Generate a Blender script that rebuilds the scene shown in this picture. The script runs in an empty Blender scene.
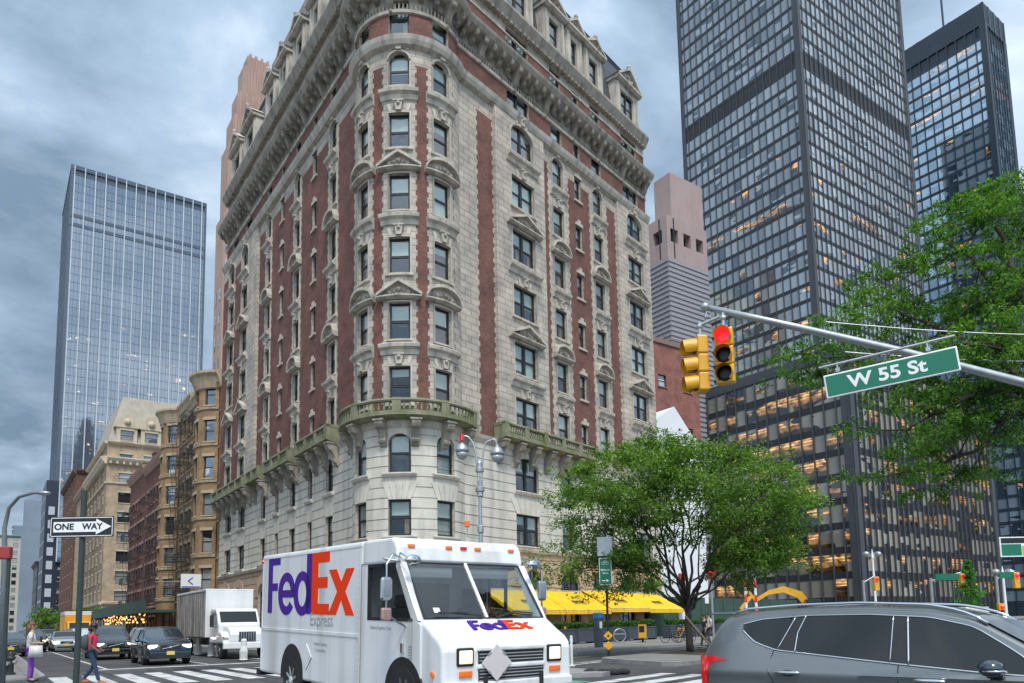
import bpy, bmesh, math, random
from mathutils import Vector, Matrix
random.seed(7)
COL = bpy.context.scene.collection
sin, cos, pi, rad = math.sin, math.cos, math.pi, math.radians
# ------------------------------------------------------------------ camera
PX, PY, F, HC = 512.0, 540.5, 739.0, 1.6
CAMM = Matrix.Rotation(rad(96.23), 3, 'X') @ Matrix.Rotation(rad(-1.1), 3, 'Z')
def ray(px, py): return CAMM @ Vector(((px-PX)/F, (PY-py)/F, -1.0))
def at(px, py, Y):                      # real place of a point seen at (px,py) that stands Y metres ahead
    r = ray(px, py); return Vector((0, 0, HC)) + r*(Y/r.y)
def gnd(px, py, z=0.0):
    r = ray(px, py); return Vector((0, 0, HC)) + r*((z-HC)/r.z)
sc = bpy.context.scene
cd = bpy.data.cameras.new('camera'); cam = bpy.data.objects.new('camera', cd); COL.objects.link(cam)
cam.matrix_world = Matrix.Translation((0, 0, HC)) @ CAMM.to_4x4()
cd.sensor_width = 36; cd.lens = F/1024*36; cd.shift_y = (PY-341.5)/1024; cd.clip_end = 6000; cd.clip_start = .1
sc.camera = cam
# street grid: A = along the side street, away; CC = the cross direction; B = the diagonal avenue
A_, B_ = rad(35.4), rad(40.08)
dA = Vector((-sin(A_), cos(A_), 0)); nA = Vector((-cos(A_), -sin(A_), 0))
dB = Vector((sin(B_), cos(B_), 0)); nB = Vector((cos(B_), -sin(B_), 0))
dC = Vector((cos(A_), sin(A_), 0))
ZV = Vector((0, 0, 1))
# ------------------------------------------------------------------ mesh builder
class MB:
    def __init__(s): s.v = []; s.f = []; s.m = []; s.uv = []
    def quad(s, pts, m=0, uv=None):
        i = len(s.v); s.v += [tuple(p) for p in pts]; s.f.append(tuple(range(i, i+len(pts)))); s.m.append(m); s.uv.append(uv)
    def box(s, c, d, m=0, rot=None, taper=1.0):
        c = Vector(c); hx, hy, hz = d[0]/2, d[1]/2, d[2]/2
        P = [Vector((x*hx*(taper if z > 0 else 1), y*hy*(taper if z > 0 else 1), z*hz)) for z in (-1, 1) for y in (-1, 1) for x in (-1, 1)]
        if rot is not None: P = [rot @ p for p in P]
        i = len(s.v); s.v += [tuple(c+p) for p in P]
        for f in ((0, 2, 3, 1), (4, 5, 7, 6), (0, 1, 5, 4), (2, 6, 7, 3), (0, 4, 6, 2), (1, 3, 7, 5)):
            s.f.append(tuple(i+k for k in f)); s.m.append(m); s.uv.append(None)
    def bx(s, x0, x1, y0, y1, z0, z1, m=0): s.box(((x0+x1)/2, (y0+y1)/2, (z0+z1)/2), (x1-x0, y1-y0, z1-z0), m)
    def tube(s, p0, p1, r0, r1=None, n=10, m=0, caps=True):
        p0, p1 = Vector(p0), Vector(p1); r1 = r0 if r1 is None else r1
        d = (p1-p0)
        if d.length < 1e-6: return
        d.normalize(); a = d.orthogonal().normalized(); b = d.cross(a)
        i = len(s.v)
        for p, r in ((p0, r0), (p1, r1)):
            for k in range(n):
                t = 2*pi*k/n; s.v.append(tuple(p+(a*cos(t)+b*sin(t))*r))
        for k in range(n):
            s.f.append((i+k, i+(k+1) % n, i+n+(k+1) % n, i+n+k)); s.m.append(m); s.uv.append(None)
        if caps:
            s.f.append(tuple(i+k for k in range(n))[::-1]); s.m.append(m); s.uv.append(None)
            s.f.append(tuple(i+n+k for k in range(n))); s.m.append(m); s.uv.append(None)
    def path(s, pts, r, n=8, m=0):
        pts = [Vector(p) for p in pts]; i = len(s.v); N = len(pts)
        a = None
        for k, p in enumerate(pts):
            d = (pts[min(k+1, N-1)]-pts[max(k-1, 0)]).normalized()
            a = d.orthogonal().normalized() if a is None else (a-d*a.dot(d)).normalized()
            b = d.cross(a); rr = r[k] if isinstance(r, (list, tuple)) else r
            for j in range(n):
                t = 2*pi*j/n; s.v.append(tuple(p+(a*cos(t)+b*sin(t))*rr))
        for k in range(N-1):
            for j in range(n):
                s.f.append((i+k*n+j, i+k*n+(j+1) % n, i+(k+1)*n+(j+1) % n, i+(k+1)*n+j)); s.m.append(m); s.uv.append(None)
        s.f.append(tuple(i+k for k in range(n))[::-1]); s.m.append(m); s.uv.append(None)
        s.f.append(tuple(i+(N-1)*n+k for k in range(n))); s.m.append(m); s.uv.append(None)
    def lathe(s, prof, c=(0, 0, 0), n=16, m=0, rot=None, sx=1, sy=1):
        c = Vector(c); i = len(s.v)
        for r, z in prof:
            for k in range(n):
                t = 2*pi*k/n; p = Vector((r*cos(t)*sx, r*sin(t)*sy, z)); s.v.append(tuple(c+(rot @ p if rot is not None else p)))
        for j in range(len(prof)-1):
            for k in range(n):
                s.f.append((i+j*n+k, i+j*n+(k+1) % n, i+(j+1)*n+(k+1) % n, i+(j+1)*n+k)); s.m.append(m); s.uv.append(None)
        s.f.append(tuple(i+k for k in range(n))[::-1]); s.m.append(m); s.uv.append(None)
        j = len(prof)-1; s.f.append(tuple(i+j*n+k for k in range(n))); s.m.append(m); s.uv.append(None)
    def ball(s, c, r, n=10, m=0, sc_=(1, 1, 1), rot=None):
        prof = [(max(r*sin(pi*k/n), 1e-4), -r*cos(pi*k/n)*sc_[2]) for k in range(n+1)]
        s.lathe(prof, c, max(8, n), m, rot, sc_[0], sc_[1])
    def prism(s, poly, fn, lo, hi, m=0, m_side=None):
        """poly of (a,b) pairs; fn(a,b,h) gives the point; extruded from lo to hi"""
        i = len(s.v); n = len(poly)
        for h in (lo, hi):
            for a, b in poly: s.v.append(tuple(fn(a, b, h)))
        s.f.append(tuple(i+k for k in range(n))[::-1]); s.m.append(m); s.uv.append(None)
        s.f.append(tuple(i+n+k for k in range(n))); s.m.append(m); s.uv.append(None)
        ms = m if m_side is None else m_side
        for k in range(n):
            s.f.append((i+k, i+(k+1) % n, i+n+(k+1) % n, i+n+k)); s.m.append(ms); s.uv.append(None)
    def sweep(s, P, t0, t1, prof, m=0, step=None, caps=True):
        """closed profile of (o,z) swept along t on the facade map P"""
        nn = max(1, int(math.ceil((t1-t0)/step))) if step else 1
        ts = [t0+(t1-t0)*k/nn for k in range(nn+1)]; i = len(s.v); n = len(prof)
        for t in ts:
            for o, z in prof: s.v.append(tuple(P(t, o, z)))
        for k in range(nn):
            for j in range(n):
                s.f.append((i+k*n+j, i+k*n+(j+1) % n, i+(k+1)*n+(j+1) % n, i+(k+1)*n+j)); s.m.append(m); s.uv.append(None)
        if caps:
            s.f.append(tuple(i+k for k in range(n))[::-1]); s.m.append(m); s.uv.append(None)
            s.f.append(tuple(i+nn*n+k for k in range(n))); s.m.append(m); s.uv.append(None)
    def tb(s, P, t0, t1, o0, o1, z0, z1, m=0, step=None): s.sweep(P, t0, t1, [(o0, z0), (o1, z0), (o1, z1), (o0, z1)], m, step)
    def mesh(s, name, mats, smooth=False, fix=True):
        me = bpy.data.meshes.new(name); me.from_pydata(s.v, [], s.f)
        mats = mats if isinstance(mats, (list, tuple)) else [mats]
        for m in mats: me.materials.append(m)
        if len(mats) > 1: me.polygons.foreach_set('material_index', s.m)
        if any(u is not None for u in s.uv):
            ul = me.uv_layers.new(name='UVMap').data; li = 0
            for f, u in zip(s.f, s.uv):
                for k in range(len(f)):
                    if u is not None: ul[li].uv = u[k]
                    li += 1
        if smooth: me.polygons.foreach_set('use_smooth', [True]*len(s.f))
        me.update()
        if fix and len(s.f) < 30000:
            bm = bmesh.new(); bm.from_mesh(me); bmesh.ops.recalc_face_normals(bm, faces=bm.faces); bm.to_mesh(me); bm.free()
        return me
    def build(s, name, mats, parent=None, smooth=False, bevel=0, seg=2, weld=False, fix=True, angle=30):
        me = s.mesh(name, mats, smooth, fix)
        if weld or bevel:
            bm = bmesh.new(); bm.from_mesh(me); bmesh.ops.remove_doubles(bm, verts=bm.verts, dist=1e-4)
            if bevel:
                es = [e for e in bm.edges if e.is_manifold and e.calc_face_angle(0) > rad(angle)]
                bmesh.ops.bevel(bm, geom=es, offset=bevel, segments=seg, profile=.5, affect='EDGES', clamp_overlap=True)
            bm.to_mesh(me); bm.free()
            if smooth: me.polygons.foreach_set('use_smooth', [True]*len(me.polygons))
        return link(name, me, parent)
def link(name, data, parent=None):
    o = bpy.data.objects.new(name, data); COL.objects.link(o)
    if parent is not None: o.parent = parent
    return o
def smooth_by_angle(o, ang=40):
    me = o.data; bm = bmesh.new(); bm.from_mesh(me)
    for f in bm.faces: f.smooth = True
    for e in bm.edges:
        e.smooth = not (len(e.link_faces) != 2 or e.calc_face_angle(0) > rad(ang))
    bm.to_mesh(me); bm.free(); return o
def empty(name, loc=(0, 0, 0), rz=0.0):
    o = bpy.data.objects.new(name, None); COL.objects.link(o); o.location = loc; o.rotation_euler = (0, 0, rz); o.empty_display_size = .3; return o
def tag(o, label=None, cat=None, group=None, kind=None):
    if label: o['label'] = label
    if cat: o['category'] = cat
    if group: o['group'] = group
    if kind: o['kind'] = kind
    return o
def thing(name, label, cat, loc=(0, 0, 0), rz=0.0, group=None): return tag(empty(name, loc, rz), label, cat, group)
def kids(o): return [c for c in COL.objects if c.parent == o]
def tree_index():
    d = {}
    for c in COL.objects:
        if c.parent: d.setdefault(c.parent.name, []).append(c)
    return d
def copy_thing(root, loc, rz, label=None, group=None):
    idx = tree_index()
    r = root.copy(); COL.objects.link(r); r.location = loc; r.rotation_euler = (0, 0, rz)
    if label: r['label'] = label
    if group: r['group'] = group
    for ch in idx.get(root.name, []):
        c = ch.copy(); COL.objects.link(c); c.parent = r
        for g in idx.get(ch.name, []):
            e = g.copy(); COL.objects.link(e); e.parent = c
    return r
def text_mesh(name, body, size, mat, parent, loc, rot, ext=.004, bold=0.0, sx=1.0, align='CENTER'):
    cu = bpy.data.curves.new(name, 'FONT'); cu.body = body; cu.size = size; cu.extrude = ext; cu.offset = bold; cu.align_x = align; cu.align_y = 'CENTER'
    cu.resolution_u = 4
    t = bpy.data.objects.new(name+'_src', cu); COL.objects.link(t)
    bpy.context.view_layer.update(); dg = bpy.context.evaluated_depsgraph_get()
    me = bpy.data.meshes.new_from_object(t.evaluated_get(dg)); me.name = name
    bpy.data.objects.remove(t); bpy.data.curves.remove(cu)
    me.materials.clear(); me.materials.append(mat)
    o = link(name, me, parent); o.location = loc; o.rotation_euler = rot; o.scale = (sx, 1, 1); return o
# ------------------------------------------------------------------ materials
MATS = {}
def nodes(name):
    m = bpy.data.materials.new(name); m.use_nodes = True; nt = m.node_tree; nt.nodes.clear()
    out = nt.nodes.new('ShaderNodeOutputMaterial'); return m, nt, out
def N(nt, t, **k):
    n = nt.nodes.new(t)
    for a, b in k.items():
        if a.startswith('i_'): n.inputs[a[2:].replace('_', ' ')].default_value = b
        else: setattr(n, a, b)
    return n
def c4(c, k=1.0): return (c[0]*k, c[1]*k, c[2]*k, 1)
def mat(name, col, rough=.6, var=.15, scale=3.0, metal=0.0, bump=0.0, bscale=None, col2=None, spec=.5, coat=0.0, detail=4.0, streak=None, emit=None, estr=0.0):
    """principled with noise-varied colour; streak=(colour, amount) adds rain-streak dirt stretched along z"""
    if name in MATS: return MATS[name]
    m, nt, out = nodes(name); L = nt.links.new
    b = N(nt, 'ShaderNodeBsdfPrincipled'); L(b.outputs[0], out.inputs[0])
    b.inputs['Roughness'].default_value = rough; b.inputs['Metallic'].default_value = metal; b.inputs['Specular IOR Level'].default_value = spec
    b.inputs['Coat Weight'].default_value = coat; b.inputs['Coat Roughness'].default_value = .03
    tc = N(nt, 'ShaderNodeTexCoord')
    nz = N(nt, 'ShaderNodeTexNoise'); nz.inputs['Scale'].default_value = scale; nz.inputs['Detail'].default_value = detail; nz.inputs['Roughness'].default_value = .65
    L(tc.outputs['Object'], nz.inputs['Vector'])
    cr = N(nt, 'ShaderNodeValToRGB'); cr.color_ramp.elements[0].position = .3; cr.color_ramp.elements[1].position = .7
    c2 = col2 or tuple(min(1, c*(1+var)) for c in col); c1 = col if col2 else tuple(c*(1-var) for c in col)
    cr.color_ramp.elements[0].color = c4(c1); cr.color_ramp.elements[1].color = c4(c2)
    L(nz.outputs[0], cr.inputs[0]); last = cr.outputs[0]
    if streak:
        mp = N(nt, 'ShaderNodeMapping'); mp.inputs['Scale'].default_value = (1.3, 1.3, .12); L(tc.outputs['Object'], mp.inputs[0])
        n2 = N(nt, 'ShaderNodeTexNoise'); n2.inputs['Scale'].default_value = 1.6; n2.inputs['Detail'].default_value = 6; L(mp.outputs[0], n2.inputs['Vector'])
        r2 = N(nt, 'ShaderNodeValToRGB'); r2.color_ramp.elements[0].position = .48; r2.color_ramp.elements[1].position = .72; L(n2.outputs[0], r2.inputs[0])
        mu = N(nt, 'ShaderNodeMath', operation='MULTIPLY'); mu.inputs[1].default_value = streak[1]; L(r2.outputs[0], mu.inputs[0])
        mx = N(nt, 'ShaderNodeMix', data_type='RGBA'); L(mu.outputs[0], mx.inputs[0]); L(last, mx.inputs[6]); mx.inputs[7].default_value = c4(streak[0]); last = mx.outputs[2]
    L(last, b.inputs['Base Color'])
    if bump:
        bp = N(nt, 'ShaderNodeBump'); bp.inputs['Strength'].default_value = bump; bp.inputs['Distance'].default_value = .02
        n3 = N(nt, 'ShaderNodeTexNoise'); n3.inputs['Scale'].default_value = bscale or scale*6; n3.inputs['Detail'].default_value = 5; L(tc.outputs['Object'], n3.inputs['Vector'])
        L(n3.outputs[0], bp.inputs['Height']); L(bp.outputs[0], b.inputs['Normal'])
    if emit:
        b.inputs['Emission Color'].default_value = c4(emit); b.inputs['Emission Strength'].default_value = estr
    MATS[name] = m; return m
def brick_mat(name, c1, c2, mortar, bw=.22, bh=.075, streak=None):
    m, nt, out = nodes(name); L = nt.links.new
    b = N(nt, 'ShaderNodeBsdfPrincipled'); L(b.outputs[0], out.inputs[0]); b.inputs['Roughness'].default_value = .85; b.inputs['Specular IOR Level'].default_value = .2
    uv = N(nt, 'ShaderNodeUVMap'); uv.uv_map = 'UVMap'
    br = N(nt, 'ShaderNodeTexBrick'); br.inputs['Scale'].default_value = 1; br.inputs['Brick Width'].default_value = bw; br.inputs['Row Height'].default_value = bh
    br.inputs['Mortar Size'].default_value = bh*.09; br.inputs['Color1'].default_value = c4(c1); br.inputs['Color2'].default_value = c4(c2); br.inputs['Mortar'].default_value = c4(mortar); br.inputs['Bias'].default_value = -.1
    L(uv.outputs[0], br.inputs['Vector'])
    nz = N(nt, 'ShaderNodeTexNoise'); nz.inputs['Scale'].default_value = .55; nz.inputs['Detail'].default_value = 7; nz.inputs['Roughness'].default_value = .7; L(uv.outputs[0], nz.inputs['Vector'])
    cr = N(nt, 'ShaderNodeValToRGB'); cr.color_ramp.elements[0].position = .3; cr.color_ramp.elements[0].color = (.52, .54, .58, 1); cr.color_ramp.elements[1].position = .7; cr.color_ramp.elements[1].color = (1.22, 1.14, 1.1, 1)
    L(nz.outputs[0], cr.inputs[0])
    mx = N(nt, 'ShaderNodeMix', data_type='RGBA', blend_type='MULTIPLY'); mx.inputs[0].default_value = 1; L(br.outputs[0], mx.inputs[6]); L(cr.outputs[0], mx.inputs[7])
    L(mx.outputs[2], b.inputs['Base Color'])
    bp = N(nt, 'ShaderNodeBump'); bp.inputs['Strength'].default_value = .35; bp.inputs['Distance'].default_value = .01; L(br.outputs['Fac'], bp.inputs['Height']); bp.invert = True; L(bp.outputs[0], b.inputs['Normal'])
    MATS[name] = m; return m
def glass_mat(name, tint=(.75, .85, .85), base_refl=.10, rough=.02, wav=0.0, edge=.75):
    m, nt, out = nodes(name); L = nt.links.new
    tr = N(nt, 'ShaderNodeBsdfTransparent'); tr.inputs[0].default_value = c4(tint)
    gl = N(nt, 'ShaderNodeBsdfGlossy'); gl.inputs['Roughness'].default_value = rough; gl.inputs[0].default_value = (.95, .97, 1, 1)
    lw = N(nt, 'ShaderNodeLayerWeight'); lw.inputs[0].default_value = .25
    mr = N(nt, 'ShaderNodeMapRange'); mr.inputs[3].default_value = base_refl; mr.inputs[4].default_value = edge; L(lw.outputs['Facing'], mr.inputs[0])
    mx = N(nt, 'ShaderNodeMixShader'); L(mr.outputs[0], mx.inputs[0]); L(tr.outputs[0], mx.inputs[1]); L(gl.outputs[0], mx.inputs[2]); L(mx.outputs[0], out.inputs[0])
    if wav:
        tc = N(nt, 'ShaderNodeTexCoord'); nz = N(nt, 'ShaderNodeTexNoise'); nz.inputs['Scale'].default_value = 1.2; L(tc.outputs['Object'], nz.inputs['Vector'])
        bp = N(nt, 'ShaderNodeBump'); bp.inputs['Strength'].default_value = wav; bp.inputs['Distance'].default_value = .05; L(nz.outputs[0], bp.inputs['Height']); L(bp.outputs[0], gl.inputs['Normal'])
    MATS[name] = m; return m
def tower_glass(name, dark, blind, blind_frac, lit_frac, lit_z=1e9, refl=.25, edge=.8, litcol=(1.0, .55, .22), lits=1.6, tintg=(.8, .9, 1), z0=4.6, fh=4.17, row=None):
    """curtain-wall pane: each pane (mesh island / object) draws dark room, drawn blind or lamp-lit ceiling at random, under a reflecting glass"""
    m, nt, out = nodes(name); L = nt.links.new
    geo = N(nt, 'ShaderNodeNewGeometry'); oi = N(nt, 'ShaderNodeObjectInfo'); tc = N(nt, 'ShaderNodeTexCoord')
    ad = N(nt, 'ShaderNodeMath', operation='ADD'); L(geo.outputs['Random Per Island'], ad.inputs[0]); L(oi.outputs['Random'], ad.inputs[1])
    fr = N(nt, 'ShaderNodeMath', operation='FRACT'); L(ad.outputs[0], fr.inputs[0])
    # runs of neighbouring panes share a state: low-frequency noise along the floors
    nz = N(nt, 'ShaderNodeTexNoise'); nz.inputs['Scale'].default_value = 1; nz.inputs['Detail'].default_value = 2
    mp = N(nt, 'ShaderNodeMapping'); mp.inputs['Scale'].default_value = (.12, .12, .5); L(geo.outputs['Position'], mp.inputs[0]); L(mp.outputs[0], nz.inputs['Vector'])
    sm = N(nt, 'ShaderNodeMath', operation='MULTIPLY_ADD'); L(nz.outputs[0], sm.inputs[0]); sm.inputs[1].default_value = 1.3; sm.inputs[2].default_value = -.4
    av = N(nt, 'ShaderNodeMix'); av.inputs[0].default_value = .5; L(fr.outputs[0], av.inputs[2]); L(sm.outputs[0], av.inputs[3])
    isb = N(nt, 'ShaderNodeMath', operation='LESS_THAN'); L(av.outputs[0], isb.inputs[0]); isb.inputs[1].default_value = .2+.6*blind_frac
    mc = N(nt, 'ShaderNodeMix', data_type='RGBA'); L(isb.outputs[0], mc.inputs[0]); mc.inputs[6].default_value = c4(dark); mc.inputs[7].default_value = c4(blind)
    hue = N(nt, 'ShaderNodeMath', operation='MULTIPLY_ADD'); L(fr.outputs[0], hue.inputs[0]); hue.inputs[1].default_value = .7; hue.inputs[2].default_value = .6
    ml = N(nt, 'ShaderNodeMix', data_type='RGBA', blend_type='MULTIPLY'); ml.inputs[0].default_value = 1; L(mc.outputs[2], ml.inputs[6]); L(hue.outputs[0], ml.inputs[7])
    di = N(nt, 'ShaderNodeBsdfDiffuse'); L(ml.outputs[2], di.inputs[0])
    last = di.outputs[0]
    if lit_frac > 0:
        em = N(nt, 'ShaderNodeEmission'); em.inputs[0].default_value = c4(litcol)
        sz0 = N(nt, 'ShaderNodeSeparateXYZ'); L(geo.outputs['Position'], sz0.inputs[0])
        vs_ = N(nt, 'ShaderNodeMath', operation='MULTIPLY_ADD'); L(sz0.outputs[2], vs_.inputs[0]); vs_.inputs[1].default_value = 1/fh; vs_.inputs[2].default_value = -z0/fh+20
        vf = N(nt, 'ShaderNodeMath', operation='FRACT'); L(vs_.outputs[0], vf.inputs[0])
        cr_ = N(nt, 'ShaderNodeValToRGB'); ce = cr_.color_ramp.elements; ce[0].position = 0; ce[0].color = (.02, .02, .02, 1); ce[1].position = .72; ce[1].color = (.55, .55, .55, 1)
        for ps, vv in ((.18, .03), (.26, .22), (.42, .20), (.45, .8), (.48, .25), (.55, .3), (.575, 1.0), (.61, .32)): q_ = ce.new(ps); q_.color = (vv, vv, vv, 1)
        L(vf.outputs[0], cr_.inputs[0])
        wv = N(nt, 'ShaderNodeTexNoise'); wv.inputs['Scale'].default_value = 1; wv.inputs['Detail'].default_value = 3
        m2 = N(nt, 'ShaderNodeMapping'); m2.inputs['Scale'].default_value = (.7, .7, 1.1); L(geo.outputs['Position'], m2.inputs[0]); L(m2.outputs[0], wv.inputs['Vector'])
        rp = N(nt, 'ShaderNodeMapRange'); rp.inputs[1].default_value = .38; rp.inputs[2].default_value = .66; rp.inputs[3].default_value = .08; rp.inputs[4].default_value = lits; L(wv.outputs[0], rp.inputs[0])
        mu_ = N(nt, 'ShaderNodeMath', operation='MULTIPLY'); L(rp.outputs[0], mu_.inputs[0]); L(cr_.outputs[0], mu_.inputs[1]); L(mu_.outputs[0], em.inputs[1])
        sz = N(nt, 'ShaderNodeSeparateXYZ'); L(geo.outputs['Position'], sz.inputs[0])
        lz = N(nt, 'ShaderNodeMath', operation='LESS_THAN'); L(sz.outputs[2], lz.inputs[0]); lz.inputs[1].default_value = lit_z
        n4 = N(nt, 'ShaderNodeTexNoise'); n4.inputs['Scale'].default_value = 1; n4.inputs['Detail'].default_value = 1
        m4 = N(nt, 'ShaderNodeMapping'); m4.inputs['Scale'].default_value = (.09, .09, .31); m4.inputs['Location'].default_value = (7, 3, 5); L(geo.outputs['Position'], m4.inputs[0]); L(m4.outputs[0], n4.inputs['Vector'])
        a4 = N(nt, 'ShaderNodeMath', operation='MULTIPLY_ADD'); L(fr.outputs[0], a4.inputs[0]); a4.inputs[1].default_value = .25; L(n4.outputs[0], a4.inputs[2])
        gt = N(nt, 'ShaderNodeMath', operation='GREATER_THAN'); L(a4.outputs[0], gt.inputs[0]); gt.inputs[1].default_value = .86-.46*lit_frac
        an = N(nt, 'ShaderNodeMath', operation='MULTIPLY'); L(gt.outputs[0], an.inputs[0]); L(lz.outputs[0], an.inputs[1])
        if row:
            g1 = N(nt, 'ShaderNodeMath', operation='COMPARE'); L(sz.outputs[2], g1.inputs[0]); g1.inputs[1].default_value = row[0]; g1.inputs[2].default_value = row[1]
            g2 = N(nt, 'ShaderNodeMath', operation='GREATER_THAN'); L(nz.outputs[0], g2.inputs[0]); g2.inputs[1].default_value = row[2]
            g3 = N(nt, 'ShaderNodeMath', operation='MULTIPLY'); L(g1.outputs[0], g3.inputs[0]); L(g2.outputs[0], g3.inputs[1])
            g4 = N(nt, 'ShaderNodeMath', operation='MAXIMUM'); L(g3.outputs[0], g4.inputs[0]); L(an.outputs[0], g4.inputs[1]); an = g4
        ms = N(nt, 'ShaderNodeMixShader'); L(an.outputs[0], ms.inputs[0]); L(last, ms.inputs[1]); L(em.outputs[0], ms.inputs[2]); last = ms.outputs[0]
    gl = N(nt, 'ShaderNodeBsdfGlossy'); gl.inputs['Roughness'].default_value = .03; gl.inputs[0].default_value = c4(tintg)
    bn = N(nt, 'ShaderNodeTexNoise'); bn.inputs['Scale'].default_value = .9; L(geo.outputs['Position'], bn.inputs['Vector'])
    bp = N(nt, 'ShaderNodeBump'); bp.inputs['Strength'].default_value = .12; bp.inputs['Distance'].default_value = .06; L(bn.outputs[0], bp.inputs['Height']); L(bp.outputs[0], gl.inputs['Normal'])
    lw = N(nt, 'ShaderNodeLayerWeight'); lw.inputs[0].default_value = .3
    mr = N(nt, 'ShaderNodeMapRange'); mr.inputs[3].default_value = refl; mr.inputs[4].default_value = edge; L(lw.outputs['Facing'], mr.inputs[0])
    mx = N(nt, 'ShaderNodeMixShader'); L(mr.outputs[0], mx.inputs[0]); L(last, mx.inputs[1]); L(gl.outputs[0], mx.inputs[2]); L(mx.outputs[0], out.inputs[0])
    MATS[name] = m; return m
def leaf_mat(name, c1, c2, trans=.3):
    m, nt, out = nodes(name); L = nt.links.new
    geo = N(nt, 'ShaderNodeNewGeometry'); cr = N(nt, 'ShaderNodeValToRGB'); cr.color_ramp.elements[0].color = c4(c1); cr.color_ramp.elements[1].color = c4(c2)
    tc = N(nt, 'ShaderNodeTexCoord'); nz = N(nt, 'ShaderNodeTexNoise'); nz.inputs['Scale'].default_value = .9; nz.inputs['Detail'].default_value = 3; L(tc.outputs['Object'], nz.inputs['Vector'])
    mm = N(nt, 'ShaderNodeMath', operation='MULTIPLY_ADD'); L(nz.outputs[0], mm.inputs[0]); mm.inputs[1].default_value = 1.9; mm.inputs[2].default_value = -.95
    aa = N(nt, 'ShaderNodeMath', operation='ADD'); L(geo.outputs['Random Per Island'], aa.inputs[0]); L(mm.outputs[0], aa.inputs[1]); L(aa.outputs[0], cr.inputs[0])
    b = N(nt, 'ShaderNodeBsdfPrincipled'); b.inputs['Roughness'].default_value = .5; b.inputs['Specular IOR Level'].default_value = .35; L(cr.outputs[0], b.inputs['Base Color'])
    t = N(nt, 'ShaderNodeBsdfTranslucent'); hs = N(nt, 'ShaderNodeMix', data_type='RGBA', blend_type='MULTIPLY'); hs.inputs[0].default_value = 1; L(cr.outputs[0], hs.inputs[6]); hs.inputs[7].default_value = (1.5, 1.6, .5, 1); L(hs.outputs[2], t.inputs[0])
    mx = N(nt, 'ShaderNodeMixShader'); mx.inputs[0].default_value = trans; L(b.outputs[0], mx.inputs[1]); L(t.outputs[0], mx.inputs[2]); L(mx.outputs[0], out.inputs[0])
    MATS[name] = m; return m
# ================================================================== corner apartment building
STONE = mat('stone', (.53, .48, .405), .8, .2, .8, bump=.3, bscale=9, spec=.25, streak=((.19, .18, .165), .75))
STONE2 = mat('stone_base', (.62, .58, .50), .8, .12, .8, bump=.25, bscale=8, spec=.25, streak=((.25, .235, .21), .5))
STONET = mat('stone_tan', (.50, .37, .26), .8, .12, .7, bump=.2, bscale=8, spec=.25, streak=((.3, .22, .16), .4))
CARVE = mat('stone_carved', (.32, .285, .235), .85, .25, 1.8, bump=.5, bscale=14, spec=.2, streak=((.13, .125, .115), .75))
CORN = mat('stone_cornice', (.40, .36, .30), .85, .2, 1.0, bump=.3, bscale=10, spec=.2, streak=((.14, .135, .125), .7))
MOSS = mat('stone_mossy', (.32, .30, .23), .9, .2, 1.1, bump=.4, bscale=12, col2=(.15, .17, .07), spec=.2, streak=((.10, .11, .06), .5))
BRICK = brick_mat('brick_red', (.225, .098, .076), (.145, .062, .050), (.23, .175, .15))
ASHLAR = brick_mat('stone_ashlar', (.56, .51, .43), (.49, .445, .37), (.36, .33, .28), 1.05, .44)
FRAME = mat('window_frame_black', (.018, .022, .022), .5, .2)
GLASS = glass_mat('window_glass', (.72, .8, .78), .07, .02, .25)
BLIND = mat('blind_white', (.72, .74, .68), .8, .06, .4)
CURT = mat('curtain_tan', (.42, .27, .16), .9, .3, 3)
ROOM = mat('room_dark', (.022, .025, .028), .9, .6, 1.2)
SLATE = mat('slate_roof', (.06, .065, .075), .55, .3, 2.0, bump=.3)
STEELB = mat('dark_steel', (.05, .055, .06), .5, .2)
CB = Vector((-6.3, 45.6, 0)); OFF = 2.95; RT = 3.4
def PB(t, o, z): return nB*(OFF+o)+dB*t+ZV*z
def PA(t, o, z): return nA*(OFF+o)+dA*t+ZV*z
PHI0 = rad(-2.34)
def PT(s, o, z):
    a = PHI0+s/RT; return Vector((sin(a), -cos(a), 0))*(RT+o)+ZV*z
def uniq(v):
    v = sorted(v); r = [v[0]]
    for x in v[1:]:
        if x-r[-1] > 1e-4: r.append(x)
    return r
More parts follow.
